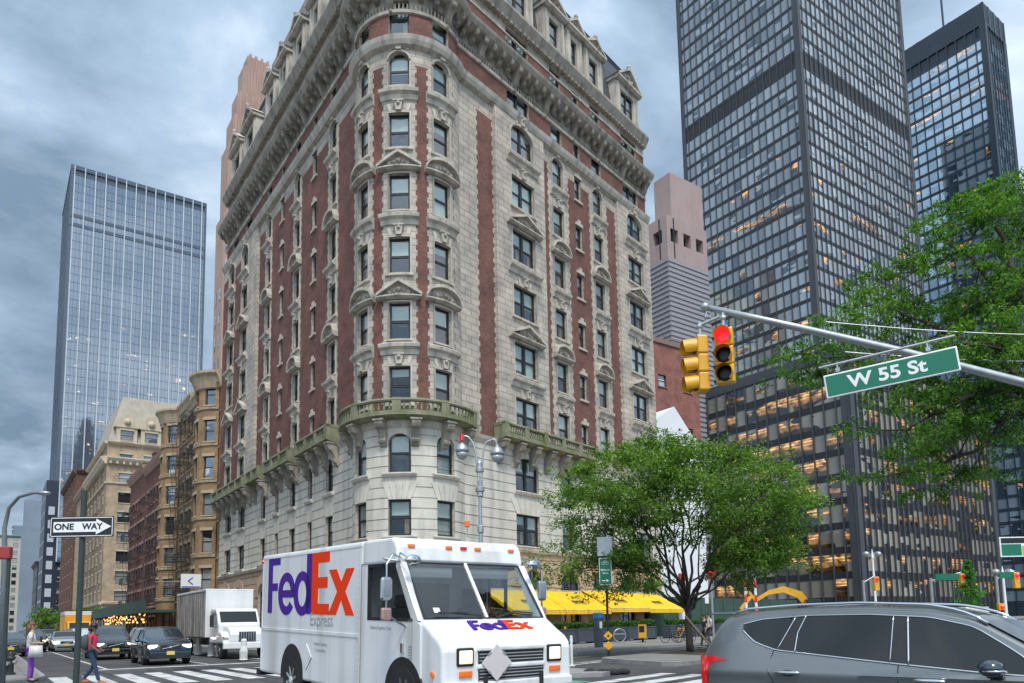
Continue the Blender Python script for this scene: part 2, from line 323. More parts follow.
def wall(mb, P, t0, t1, z0, z1, ops, cm, of=lambda t, z: 0.0, step=None, depth=.3, tb=(), zb=(), rm=0):
    """heightfield wall on map P with real openings (ta,tb,za,zb,rise); cm(t,z) picks the material, of(t,z) the relief"""
    ts = [t0, t1]+[x for x in tb if t0 < x < t1]; zs = [z0, z1]+[x for x in zb if z0 < x < z1]
    for o in ops:
        ts += [o[0], o[1]]; zs += [o[2], o[3]]
    ts = uniq(ts); zs = uniq(zs)
    if step:
        t2 = []
        for a, b in zip(ts, ts[1:]):
            n = max(1, int(math.ceil((b-a)/step))); t2 += [a+(b-a)*k/n for k in range(n)]
        ts = t2+[ts[-1]]
    def hole(t, z): return any(o[0] < t < o[1] and o[2] < z < o[3] for o in ops)
    H = {}
    nt, nz = len(ts)-1, len(zs)-1
    for i in range(nt):
        tm = (ts[i]+ts[i+1])/2
        for j in range(nz):
            zm = (zs[j]+zs[j+1])/2
            H[i, j] = None if hole(tm, zm) else (of(tm, zm), cm(tm, zm))
    for i in range(nt):
        a, b = ts[i], ts[i+1]
        for j in range(nz):
            h = H[i, j]
            if h is None: continue
            o, m = h; c, d = zs[j], zs[j+1]
            mb.quad([P(a, o, c), P(b, o, c), P(b, o, d), P(a, o, d)], m, [(a, c), (b, c), (b, d), (a, d)])
            if i+1 < nt and H[i+1, j] is not None and abs(H[i+1, j][0]-o) > 1e-4:
                o2, m2 = H[i+1, j]; mb.quad([P(b, o, c), P(b, o2, c), P(b, o2, d), P(b, o, d)], m if o > o2 else m2, [(b, c), (b+abs(o2-o), c), (b+abs(o2-o), d), (b, d)])
            if j+1 < nz and H[i, j+1] is not None and abs(H[i, j+1][0]-o) > 1e-4:
                o2, m2 = H[i, j+1]; mb.quad([P(a, o, d), P(b, o, d), P(b, o2, d), P(a, o2, d)], m if o > o2 else m2, [(a, d), (b, d), (b, d+.02), (a, d+.02)])
    for op in ops:
        a, b, c, d = op[:4]; r = op[4] if len(op) > 4 else 0
        tm, zm = (a+b)/2, (c+d)/2; o = max(of(a-.02, zm), of(b+.02, zm)); q = o-depth
        n = 1 if not step else max(1, int(math.ceil((b-a)/step)))
        tt = [a+(b-a)*k/n for k in range(n+1)]
        for t in (a, b): mb.quad([P(t, o, c), P(t, q, c), P(t, q, d-r), P(t, o, d-r)], rm, [(0, 0), (.3, 0), (.3, d-c), (0, d-c)])
        for s, e in zip(tt, tt[1:]): mb.quad([P(s, o, c), P(e, o, c), P(e, q, c), P(s, q, c)], rm, [(s, 0), (e, 0), (e, .3), (s, .3)])
        if r <= 0:
            for s, e in zip(tt, tt[1:]): mb.quad([P(s, o, d), P(e, o, d), P(e, q, d), P(s, q, d)], rm, [(s, 0), (e, 0), (e, .3), (s, .3)])
        else:
            K = 12; hw = (b-a)/2
            def za(t): return d-r+r*math.sqrt(max(0, 1-((t-tm)/hw)**2))
            m = cm(a-.03, d)
            for k in range(K):
                s, e = tm-hw*cos(pi*k/K), tm-hw*cos(pi*(k+1)/K)
                mb.quad([P(s, o, za(s)), P(e, o, za(e)), P(e, o, d), P(s, o, d)], m, [(s, za(s)), (e, za(e)), (e, d), (s, d)])
                mb.quad([P(s, o, za(s)), P(e, o, za(e)), P(e, q, za(e)), P(s, q, za(s))], rm, [(s, 0), (e, 0), (e, .3), (s, .3)])
apt = thing('apartment_building', 'red brick and pale stone corner apartment building with rounded corner bay and mansard roof', 'building', CB)
# ---- window kits (local x along the wall, y out, z up from the sill)
def rect_bar(mb, x0, x1, z0, z1, w, y0, y1, m=0):
    mb.bx(x0, x0+w, y0, y1, z0, z1, m); mb.bx(x1-w, x1, y0, y1, z0, z1, m); mb.bx(x0+w, x1-w, y0, y1, z0, z0+w, m); mb.bx(x0+w, x1-w, y0, y1, z1-w, z1, m)
KIT = {}
def win_kit(w, h, dbl, bl, curt=False):
    key = (w, h, dbl, bl, curt)
    if key in KIT: return KIT[key]
    fr = MB(); Y = -.22
    rect_bar(fr, -w/2, w/2, 0, h, .095, Y-.06, Y+.02)
    units = [(-w/2+.095, w/2-.095)]
    if dbl: fr.bx(-.11, .11, Y-.06, Y+.05, .075, h-.075); units = [(-w/2+.095, -.11), (.11, w/2-.095)]
    mr = h*.5
    for a, b in units:
        fr.bx(a, b, Y-.05, Y+.0, mr-.05, mr+.05)
        rect_bar(fr, a, b, .075, mr-.035, .045, Y-.055, Y-.02); rect_bar(fr, a, b, mr+.035, h-.075, .045, Y-.035, Y-.0)
    fr.quad([(-w/2, Y-.9, 0), (w/2, Y-.9, 0), (w/2, Y-.9, h), (-w/2, Y-.9, h)], 1)
    for x in (-w/2, w/2): fr.quad([(x, Y-.06, 0), (x, Y-.9, 0), (x, Y-.9, h), (x, Y-.06, h)], 1)
    fr.quad([(-w/2, Y-.06, 0), (w/2, Y-.06, 0), (w/2, Y-.9, 0), (-w/2, Y-.9, 0)], 1); fr.quad([(-w/2, Y-.06, h), (w/2, Y-.06, h), (w/2, Y-.9, h), (-w/2, Y-.9, h)], 1)
    g = MB(); bd = MB()
    for k, (a, b) in enumerate(units):
        g.quad([(a, Y-.038, .075), (b, Y-.038, .075), (b, Y-.038, mr), (a, Y-.038, mr)]); g.quad([(a, Y-.018, mr), (b, Y-.018, mr), (b, Y-.018, h-.075), (a, Y-.018, h-.075)])
        f = bl if (k == 0 or not dbl) else max(.08, bl-.12)
        bd.bx(a+.03, b-.03, Y-.13, Y-.12, h-.08-(h-.16)*f, h-.08)
        if curt: bd.bx(a+.03, a+.03+(b-a)*.28, Y-.2, Y-.17, .09, h*.52, 1)
    KIT[key] = (fr.mesh('window', [FRAME, ROOM]), g.mesh('pane', GLASS, fix=False), bd.mesh('blind', [BLIND, CURT]))
    return KIT[key]
TRIM = {}
def curvedkey(k): return k[-1] is True or k[0] == 'tow'
def trim_mesh(w, h, kind, seg, key, P, step):
    """stone surround of one window: architrave, ledge, keystone or pediment"""
    if key in TRIM: return TRIM[key]
    mb = MB(); hw = w/2; ow = hw+(.5 if w > 2 or curvedkey(key) else .3)
    fn = lambda a, b, hh: P(a, hh, b)
    def bar(t0, t1, z0, z1, o1, m=0, o0=-.02): mb.tb(P, t0, t1, o0, o1, z0, z1, m, step)
    if kind == 'N':      # narrow light with carved head
        bar(-hw-.12, hw+.12, -.16, 0, .12)
        for x, s in ((-.3, .26), (0, .5), (.3, .26)): mb.prism([(x-.13, h), (x+.13, h), (x+.17, h+s), (x-.17, h+s)], fn, -.02, .09)
        bar(-hw-.1, hw+.1, h, h+.14, .05)
        TRIM[key] = mb.mesh('surround', STONE); return TRIM[key]
    bar(-hw-.1, -hw, 0, h if kind != 'C' else h*.72, .05); bar(hw, hw+.1, 0, h if kind != 'C' else h*.72, .05)
    if kind == 'C':
        K = 10; r1 = hw+.1; rise = min(hw*.75, .8)
        pts = [(-hw*cos(pi*k/K), h-rise+rise*sin(pi*k/K)) for k in range(K+1)]; out = [(-r1*cos(pi*k/K), h-rise+(rise+.13)*sin(pi*k/K)) for k in range(K+1)]
        for k in range(K): mb.prism([pts[k], pts[k+1], out[k+1], out[k]], fn, -.02, .08)
    else: bar(-hw-.1, hw+.1, h, h+.1, .05)
    if kind in ('A', 'C'):
        mb.sweep(P, -ow, ow, [(-.02, -.98), (.1, -.93), (.16, -.66), (.36, -.54), (.4, -.36), (.34, -.3), (.12, -.24), (-.02, -.24)], 0, step)
        bar(-hw-.12, hw+.12, -.1, 0, .12)
    else: bar(-hw-.2, hw+.2, -.15, 0, .16)
    if kind in ('B', 'C'):
        mb.prism([(-.15, h+.08), (.15, h+.08), (.24, h+.66), (-.24, h+.66)], fn, -.02, .2)
        mb.ball(P(0, .2, h+.5), .13, 8); bar(-.3, .3, h+.64, h+.74, .26)
        for s in (-1, 1): mb.prism([(s*.42, h+.12), (s*.62, h+.12), (s*.78, h+.6), (s*.52, h+.6)], fn, -.02, .05)
    if kind == 'A':
        b0 = h+.16; pw = ow+.12; rise = .80
        mb.sweep(P, -pw, pw, [(-.02, b0), (.22, b0), (.4, b0+.1), (.4, b0+.18), (-.02, b0+.2)], 0, step)
        K = 10; top = []
        for k in range(K+1):
            t = -pw+2*pw*k/K
            zz = (1-abs(t)/pw)*rise if seg == 0 else rise*.95*math.sqrt(max(0, 1-(t/pw)**2))
            top.append((t, b0+.2+zz))
        for k in range(K):
            (a, za), (b, zb_) = top[k], top[k+1]
            mb.prism([(a, za-.02), (b, zb_-.02), (b, zb_+.17), (a, za+.17)], fn, -.02, .42)
            mb.prism([(a, b0+.19), (b, b0+.19), (b, zb_), (a, za)], fn, -.02, .1)
        for k in range(7):     # carved tympanum
            t = (k-3)*pw*.22; mb.ball(P(t, .12, b0+.26+.3*(1-abs(k-3)/4)), .12+.05*(k % 2), 6, 1)
        mb.ball(P(0, .3, b0+.2+rise+.1), .12, 6, 1)
    TRIM[key] = mb.mesh('surround', [STONE, CARVE]); return TRIM[key]
def flatP(t, o, z): return Vector((t, o, z))
def towP(t, o, z): a = t/RT; return Vector(((RT+o)*sin(a), (RT+o)*cos(a)-RT, z))
rb = random.Random(5)
def put_window(P, nrm, t, o, z, w, h, dbl=False, kind=None, seg=0, name='window', curved=False, bl=None):
    bl = bl if bl is not None else rb.choice([.35, .48, .5, .55, .72, .5, .22, .95, .5, .42])
    cu = rb.random() < .3
    fr, g, bd = win_kit(w, h, dbl, bl, cu)
    rz = math.atan2((-nrm.x), (nrm.y)) # local +y -> nrm
    q = link(name, fr, apt); q.location = P(t, o, z); q.rotation_euler = (0, 0, rz)
    link('pane', g, q); link('blind', bd, q)
    if kind:
        key = (w, h, kind, seg, curved); link('surround', trim_mesh(w, h, kind, seg, key, towP if curved else flatP, .28 if curved else None), q)
    return q
FL = {2: (6.62, 2.1), 3: (10.31, 2.3), 4: (14.40, 2.3), 5: (18.33, 2.3), 6: (22.42, 2.3), 7: (26.43, 2.36), 8: (30.45, 2.3), 9: (34.53, 2.25), 10: (38.05, 2.2), 11: (42.15, 2.0)}
KIND = {4: 'B', 5: 'A', 6: 'B', 7: 'A', 8: 'B', 9: 'C'}
GB = [.62*k+.1 for k in range(0, 22)]
GROOVE = []
for g in GB: GROOVE += [g, g+.065]
def groove(z): return z < 13.1 and any(g < z < g+.065 for g in GB)
TOOTH = [13.4+.35*k for k in range(0, 65)]
def make_facade(P, nrm, L, cols, strips, bays, ground):
    """cols: (t, kind, width) kind in s(ingle) n(arrow) d(ouble)"""
    ops = []; tbk = [a for ab in bays for a in ab]
    for a, b in strips+(bays if nrm is nB else []):
        tbk += [a-.11, a, b, b+.11]
    def tooth(z): return .11 if int((z-13.4)/.35) % 2 else 0.0
    def cm(t, z):
        if z < 6.25: return 2
        if z < 13.5: return 1
        if z < 35.95:
            k = tooth(z)
            return 0 if any(a-k < t < b+k for a, b in strips+(bays if nrm is nB else [])) else 3
        if z < 37.7: return 0
        if z < 39.45: return 3
        if z < 41.7: return 4
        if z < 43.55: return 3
        return 0
    def of(t, z):
        o = 0.0
        if z < 13.5: o = .12
        if 13.5 < z < 37.2 and any(a < t < b for a, b in bays): o = .25
        if groove(z): o -= .06
        return o
    todo = []
    for t, k, w in cols:
        for f, (z, h) in FL.items():
            if k == 'n' and f in (2, 3) and nrm is nB: continue
            hh = h-.35 if (k == 'n' and f > 3) else h; zz = z+.05 if k == 'n' else z
            arch = 0
            if f == 3 and k != 'n': arch = min(w/2, .8)
            if f == 9 and k != 'n': arch = min(w/2*.75, .8)
            ops.append((t-w/2, t+w/2, zz, zz+hh, arch)); todo.append((t, k, w, f, zz, hh))
    gops = [(t-hw, t+hw, .5, 5.05, hw) for t, hw in ground]; ops += gops
    mb = MB()
    wall(mb, P, -.6, L, 0, 45.0, ops, cm, of, tb=tbk, zb=TOOTH+GROOVE+[6.25, 13.5, 35.95, 37.2, 37.7, 39.45, 41.7, 43.55], rm=0)
    mb.build('facade_wall', [ASHLAR, STONE2, STONET, BRICK, CARVE], apt, fix=False)
    for t, k, w, f, z, h in todo:
        o = of(t-w/2-.02, z+h/2+.001) if not groove(z+h/2) else .06
        nm = {'s': 'window', 'n': 'narrow_window', 'd': 'paired_window'}[k]
        if f in (3, 9) and k != 'n': nm = 'arched_window'
        if f >= 10: nm = 'attic_window'
        if f == 2: nm = 'lower_window'
        kd = KIND.get(f)
        if k == 'n': kd = 'N' if 4 <= f <= 9 else None
        put_window(P, nrm, t, o, z, w, h, k == 'd', kd, 1 if k == 's' else 0, nm)
    for t, hw in ground:
        fr = MB(); rect_bar(fr, -hw, hw, 0, 4.55, .1, -.3, -.2)
        for x in (-hw/3, hw/3): fr.bx(x-.04, x+.04, -.28, -.22, .1, 4.4)
        fr.bx(-hw+.1, hw-.1, -.28, -.2, 3.2, 3.32)
        for a in range(1, 6):
            an = pi*a/6; fr.tube((0, -.25, 3.35), (hw*cos(an), -.25, 3.35+1.15*sin(an)), .03, n=5)
        fr.quad([(-hw, -.9, 0), (hw, -.9, 0), (hw, -.9, 4.5), (-hw, -.9, 4.5)], 1)
        q = fr.build('arched_shop_window', [FRAME, ROOM], apt); q.location = P(t, .12, .5); q.rotation_euler = (0, 0, math.atan2(-nrm.x, nrm.y))
        g = MB(); g.quad([(-hw, -.26, .1), (hw, -.26, .1), (hw, -.26, 4.5), (-hw, -.26, 4.5)]); g.build('pane', GLASS, q, fix=False)
    # voussoirs and sills of the stone base
    fn = lambda a, b, h: P(a, h, b)
    for t, k, w, f, z, h in todo:
        if f not in (2, 3): continue
        tr = MB()
        tr.sweep(P, t-w/2-.25, t+w/2+.25, [(.1, z-.3), (.26, z-.26), (.34, z-.12), (.34, z-.04), (.1, z)]); tr.build('window_sill', STONE2, apt, fix=False); tr = MB()
        if f == 2:
            n = 5
            for q in range(n):
                a0, a1 = -.5+q/n, -.5+(q+1)/n; g = .02
                tr.prism([(t+w*a0+g, z+h), (t+w*a1-g, z+h), (t+w*1.5*a1-g, z+h+1.0), (t+w*1.5*a0+g, z+h+1.0)], fn, .05, .16)
        else:
            K = 9; hw = w/2; r = min(hw, .8)
            for q in range(K):
                a0, a1 = pi*q/K+.02, pi*(q+1)/K-.02
                tr.prism([(t-hw*cos(a0), z+h-r+r*sin(a0)), (t-hw*cos(a1), z+h-r+r*sin(a1)), (t-(hw+.5)*cos(a1), z+h-r+(r+.5)*sin(a1)), (t-(hw+.5)*cos(a0), z+h-r+(r+.5)*sin(a0))], fn, .05, .17)
        tr.build('window_arch', STONE2, apt, fix=False)
    for t, hw in ground:
        K = 11; tr = MB()
        for q in range(K):
            a0, a1 = pi*q/K+.015, pi*(q+1)/K-.015; zc = 5.05-hw
            tr.prism([(t-hw*cos(a0), zc+hw*sin(a0)), (t-hw*cos(a1), zc+hw*sin(a1)), (t-(hw+.75)*cos(a1), zc+(hw+.75)*sin(a1)), (t-(hw+.75)*cos(a0), zc+(hw+.75)*sin(a0))], fn, .05, .17)
        tr.build('shop_arch', STONET, apt, fix=False)
    cornice(P, -.3, L, None)
def cornice(P, t0, t1, step):
    # string course, floor band, main cornice, attic cornice: each its own part
    for nm, pr in (('ground_band', [(-.05, 6.1), (.26, 6.15), (.32, 6.35), (.2, 6.45), (-.05, 6.45)]), ('floor_band', [(-.05, 12.9), (.16, 12.95), (.3, 13.2), (.36, 13.42), (-.05, 13.45)]),
                   ('string_course', [(-.05, 36.95), (.3, 37.1), (.42, 37.35), (.5, 37.62), (.44, 37.68), (-.05, 37.72)]), ('frieze_moulding', [(-.05, 39.35), (.12, 39.38), (.16, 39.55), (-.05, 39.58)]),
                   ('main_cornice', [(-.05, 40.75), (.35, 40.8), (.85, 41.05), (1.02, 41.3), (1.08, 41.48), (1.0, 41.54), (-.05, 41.7)]), ('attic_band', [(-.05, 43.5), (.06, 43.52), (.06, 43.64), (-.05, 43.66)]),
                   ('attic_cornice', [(-.05, 44.3), (.3, 44.4), (.55, 44.85), (.68, 45.1), (.68, 45.3), (.6, 45.38), (-.05, 45.42)])):
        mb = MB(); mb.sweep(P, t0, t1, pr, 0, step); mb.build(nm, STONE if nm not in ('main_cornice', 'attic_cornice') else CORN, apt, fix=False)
    n = int((t1-t0)/.92)
    for k in range(n+1):
        br = MB(); t = t0+.4+k*(t1-t0-.8)/n; big = k % 4 == 0; w = .2 if big else .14
        br.prism([(.02, 40.85), (.85, 41.02), (.8, 40.75), (.45, 40.55 if not big else 40.3), (.28, 40.3 if not big else 39.9), (.02, 40.2 if not big else 39.6)], lambda a, b, h: P(h, a, b), t-w, t+w)
        br.ball(P(t, .64, 40.72), .16 if not big else .22, 8); br.ball(P(t, .3, 40.42), .13, 6)
        if big:
            for zz in (39.25, 39.6): br.ball(P(t, .05, zz+.25), .17, 6)
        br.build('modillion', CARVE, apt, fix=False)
    br = MB()
    for k in range(int((t1-t0)/.25)): t = t0+.15+k*.25; br.tb(P, t-.05, t+.05, -.02, .12, 39.6, 39.95, 0)
    br.build('frieze_dentils', CARVE, apt, fix=False)
    br = MB(); n = int((t1-t0)/.5)
    for k in range(n):
        t = t0+.2+k*(t1-t0-.4)/n; br.tb(P, t-.1, t+.1, .1, .42, 44.25, 44.45)
    br.build('attic_dentils', CARVE, apt, fix=False)
def balcony(P, t0, t1, step=None, proj=1.05):
    z = 13.38; mb = MB()
    mb.sweep(P, t0, t1, [(.05, z-.05), (proj-.25, z), (proj, z+.12), (proj, z+.28), (.05, z+.3)], 0, step)
    mb.sweep(P, t0, t1, [(proj-.26, z+.92), (proj-.02, z+.92), (proj+.02, z+1.0), (proj-.02, z+1.1), (proj-.26, z+1.1)], 0, step)
    mb.sweep(P, t0+.02, t1-.02, [(proj-.24, z+.28), (proj-.06, z+.28), (proj-.06, z+.4), (proj-.24, z+.4)], 0, step)
    n = max(1, int(round((t1-t0)/2.2)))
    for k in range(n+1):
        t = t0+.2+(t1-t0-.4)*k/n; mb.tb(P, t-.2, t+.2, proj-.28, proj, z+.29, z+1.13)
        if k < n:
            u = t0+.2+(t1-t0-.4)*(k+1)/n; nb = int((u-t-.4)/.24)
            for j in range(nb):
                x = t+.2+(j+.5)*(u-t-.4)/nb
                c = P(x, proj-.14, 0); mb.lathe([(.05, z+.39), (.075, z+.52), (.04, z+.66), (.06, z+.78), (.05, z+.93)], (c.x, c.y, 0), 6)
    for t in (t0, t1): # returns
        s = .12 if t == t0 else -.12
        mb.prism([(.05, z+.92), (proj-.2, z+.92), (proj-.2, z+1.1), (.05, z+1.1)], lambda a, b, h: P(h, a, b), t, t+s); mb.prism([(.05, z+.28), (proj-.2, z+.28), (proj-.2, z+.92), (.05, z+.92)], lambda a, b, h: P(h, a, b), t+s*.2, t+s*.7)
    b = mb.build('balcony', MOSS, apt, fix=False)
    n = max(2, int(round((t1-t0)/1.55)))
    for k in range(n):
        br = MB(); t = t0+.3+(t1-t0-.6)*k/(n-1)
        br.prism([(.1, z-.02), (proj-.1, z-.02), (proj-.1, z-.3), (proj-.4, z-.55), (.45, z-.85), (.25, z-1.5), (.1, z-1.6)], lambda a, bb, h: P(h, a, bb), t-.2, t+.2)
        br.tube(P(t-.22, proj-.36, z-.33), P(t+.22, proj-.36, z-.33), .24, n=10); br.tube(P(t-.21, .3, z-1.2), P(t+.21, .3, z-1.2), .17, n=8)
        br.tb(P, t-.27, t+.27, .08, proj-.04, z-.14, z-.03)
        br.build('bracket', CARVE, b, fix=False)
make_facade(PB, nB, 26.0, [(7.9, 'd', 2.5), (12.5, 's', 1.4), (15.2, 'n', .85), (18.0, 's', 1.4), (23.4, 'd', 2.5)],
            [(1.2, 3.35), (11.3, 13.8), (16.8, 19.3)], [(5.0, 10.5), (20.7, 26.2)], [(4.4, 1.15), (8.3, 1.2), (12.6, 1.2), (16.6, 1.2), (20.4, 1.2), (24.0, 1.15)])
make_facade(PA, nA, 34.1, [(5.65, 's', 1.25), (9.3, 'n', .8), (12.95, 's', 1.25), (16.6, 'n', .8), (20.15, 's', 1.25), (26.5, 'd', 2.0), (31.0, 'd', 2.0)],
            [(1.2, 1.9), (4.75, 6.55), (12.05, 13.85), (19.25, 21.05), (22.8, 27.6), (29.9, 32.1)], [(22.8, 34.3)], [(8, 1.1), (14, 1.1), (20, 1.1), (27, 1.1), (31.5, 1.1)])
# ---- the round corner bay
TW = [(-47.5, -1), (0, 0), (47.5, 1)]
ops = []; ttodo = []
for deg, i in TW:
    s = RT*rad(deg)
    for f, (z, h) in FL.items():
        w = 1.3; arch = .55 if f in (3, 9) else 0
        ops.append((s-w/2, s+w/2, z, z+h, arch)); ttodo.append((deg, s, i, f, z, h, w))
tst = [(RT*rad(d)-1.0, RT*rad(d)+1.0) for d, _ in TW]
def tcm(t, z):
    if z < 6.25: return 2
    if z < 13.5: return 1
    if z < 35.95:
        k = .1 if int((z-13.4)/.35) % 2 else 0
        return 0 if abs(t) > 3.9 or any(a-k < t < b+k for a, b in tst) else 3
    if z < 37.7: return 0
    if z < 39.45: return 3
    if z < 41.7: return 4
    if z < 43.55: return 3
    return 0
def tof(t, z): return (.12 if z < 13.5 else 0)-(.06 if groove(z) else 0)
mb = MB(); tbk = [3.9, -3.9]
for a, b in tst: tbk += [a-.1, a, b, b+.1]
wall(mb, PT, -4.9, 4.9, 0, 45.0, ops, tcm, tof, step=.3, tb=tbk, zb=TOOTH+GROOVE+[6.25, 13.5, 35.95, 37.7, 39.45, 41.7, 43.55], rm=0)
mb.build('corner_bay_wall', [ASHLAR, STONE2, STONET, BRICK, CARVE], apt, fix=False)
for deg, s, i, f, z, h, w in ttodo:
    a = PHI0+rad(deg); nr = Vector((sin(a), -cos(a), 0)); o = .0 if z > 13 else .12
    nm = 'bay_window'; kd = KIND.get(f)
    put_window(PT, nr, s, o-.06, z, w, h, False, None, 0, nm)
    if kd:
        q = COL.objects[-1]
        e = link('surround', trim_mesh(w, h, kd, 0 if i == 0 else 1, ('tow', w, h, kd, i == 0), towP, .28), [c for c in COL.objects if c.name.startswith('bay_window')][-1]); e.location = (0, .06, 0)
fn = lambda a, b, h: PT(a, h, b)
for deg, s, i, f, z, h, w in ttodo:
    tr = MB()
    if f not in (2, 3): continue
    if f == 2:
        for q in range(5):
            a0, a1 = -.5+q/5, -.5+(q+1)/5; g = .02
            tr.prism([(s+w*a0+g, z+h), (s+w*a1-g, z+h), (s+w*1.6*a1-g, z+h+1.0), (s+w*1.6*a0+g, z+h+1.0)], fn, .05, .16)
    if f == 2: tr.build('window_arch', STONE2, apt, fix=False)
    tr = MB(); tr.sweep(PT, s-w/2-.3, s+w/2+.3, [(.1, z-.3), (.26, z-.26), (.36, z-.12), (.36, z-.04), (.1, z)], 0, .3); tr.build('window_sill', STONE2, apt, fix=False)
cornice(PT, -4.6, 4.6, .3)
balcony(PT, -4.75, 4.75, .25, 1.0)
balcony(PB, 4.6, 15.4)
for a, b in ((3.9, 10.0), (11.4, 17.4), (18.7, 22.4), (23.2, 34.0)): balcony(PA, a, b)
# ---- corner drum roof, mansards, dormers
mb = MB(); mb.lathe([(3.2, 45.3), (3.25, 46.0), (3.0, 47.8), (2.2, 50.2), (.9, 52.2), (.05, 53.2)], n=28); mb.build('corner_dome', SLATE, apt, smooth=True)
mb = MB()
for P, L in ((PB, 26.0), (PA, 34.1)):
    mb.sweep(P, 1.0, L-.2, [(-.3, 45.3), (-.95, 50.4), (-1.5, 52.2), (-1.35, 52.5), (-8, 52.6), (-8, 45.3)])
mb.build('mansard_roof', SLATE, apt)
mb = MB()   # side and back walls, flat roof
mb.quad([PB(26, 0, 0), PB(26, -14, 0), PB(26, -14, 45), PB(26, 0, 45)], 0, [(0, 0), (14, 0), (14, 45), (0, 45)])
mb.quad([PA(34.1, 0, 0), PA(34.1, -14, 0), PA(34.1, -14, 45), PA(34.1, 0, 45)], 0, [(0, 0), (14, 0), (14, 45), (0, 45)])
e1, e2 = PB(26, -14, 0), PA(34.1, -14, 0)
mb.quad([e1, e2, e2+ZV*45, e1+ZV*45], 0, [(0, 0), (40, 0), (40, 45), (0, 45)])
mb.build('back_wall', BRICK, apt, fix=False)
mb = MB(); mb.quad([PB(0, -.3, 45.25), PB(26, -.3, 45.25), PB(26, -14, 45.25), PA(34.1, -14, 45.25), PA(34.1, -.3, 45.25), PA(0, -.3, 45.25)]); mb.build('roof_deck', SLATE, apt, fix=False)
def dormer(P, nrm, t, w, wide):
    h = 2.3; z = 46.0; mb = MB(); fn = lambda a, b, hh: P(a, hh, b); W = w/2+.75
    wall(mb, lambda a, o, b: P(a, o+.05, b), t-W, t+W, 45.4, 48.9, [(t-w/2, t+w/2, z, z+h)], lambda a, b: 0, depth=.3)
    for s in (-1, 1):
        mb.prism([(.05, 45.4), (.05, 48.9), (-2.2, 48.9), (-2.2, 45.4)], lambda a, b, hh: P(hh, a, b), t+s*W, t+s*(W-.05))
        mb.sweep(P, t+s*(W-.28)-.16, t+s*(W-.28)+.16, [(.04, 45.4), (.2, 45.5), (.16, 48.7), (.04, 48.75)])
    mb.sweep(P, t-W-.15, t+W+.15, [(-2.2, 48.85), (.3, 48.85), (.5, 49.0), (.5, 49.15), (-2.2, 49.2)])
    pw = W+.25; rise = 1.5 if wide else 1.0
    for s in (-1, 1): mb.prism([(t+s*pw, 49.18), (t+s*(pw-.3), 49.18), (t, 49.18+rise-.2), (t, 49.18+rise+.05)], fn, -2.2, .5)
    mb.prism([(t-pw+.2, 49.17), (t+pw-.2, 49.17), (t, 49.17+rise-.1)], fn, -2.1, .2)
    for k in range(5): mb.ball(P(t+(k-2)*pw*.28, .22, 49.4+.25*(2-abs(k-2))), .16, 6)
    mb.ball(P(t, .35, 49.3+rise), .2, 6)
    d = mb.build('dormer', STONE, apt, fix=False)
    fr, g, bd = win_kit(w, h, wide, .4, False)
    q = link('dormer_window', fr, d); q.location = P(t, .05, z); q.rotation_euler = (0, 0, math.atan2(-nrm.x, nrm.y))
    g = link('dormer_pane', g, d); g.location = q.location; g.rotation_euler = q.rotation_euler
for t, w, wd in ((7.9, 2.3, True), (12.5, 1.2, False), (15.2, .8, False), (18.0, 1.2, False), (23.4, 2.2, True)): dormer(PB, nB, t, w, wd)
for t, w, wd in ((5.65, 1.2, False), (9.3, .8, False), (12.95, 1.2, False), (16.6, .8, False), (20.15, 1.2, False), (26.5, 2.0, True), (31.0, 2.0, True)): dormer(PA, nA, t, w, wd)
CONC = mat('penthouse_render', (.27, .25, .23), .9, .2, .5, streak=((.12, .115, .11), .5))
GREYM = mat('penthouse_metal', (.25, .32, .38), .5, .15, 1)
mb = MB(); mb.prism([(17, -6.5), (31, -6.5), (31, -3.2), (17, -3.2)], lambda a, b, h: PA(a, b, h), 50, 59.5); mb.build('rooftop_penthouse', CONC, apt)
mb = MB(); mb.prism([(24, -9), (33.5, -9), (33.5, -6.6), (24, -6.6)], lambda a, b, h: PA(a, b, h), 45, 60.5); mb.build('rooftop_shaft', GREYM, apt)
mb = MB(); mb.prism([(9, -9.5), (15.5, -9.5), (15.5, -4.6), (9, -4.6)], lambda a, b, h: PB(a, b, h), 54.6, 60); mb.prism([(10, -8.5), (14.5, -8.5), (14.5, -5.6), (10, -5.6)], lambda a, b, h: PB(a, b, h), 45.3, 54.5)
mb.build('rooftop_tank', CONC, apt)
mb = MB(); mb.prism([(10, -3.6), (24.5, -3.6), (24.5, -3.2), (10, -3.2)], lambda a, b, h: PB(a, b, h), 52.5, 53.6); mb.build('parapet_panel', GREYM, apt)
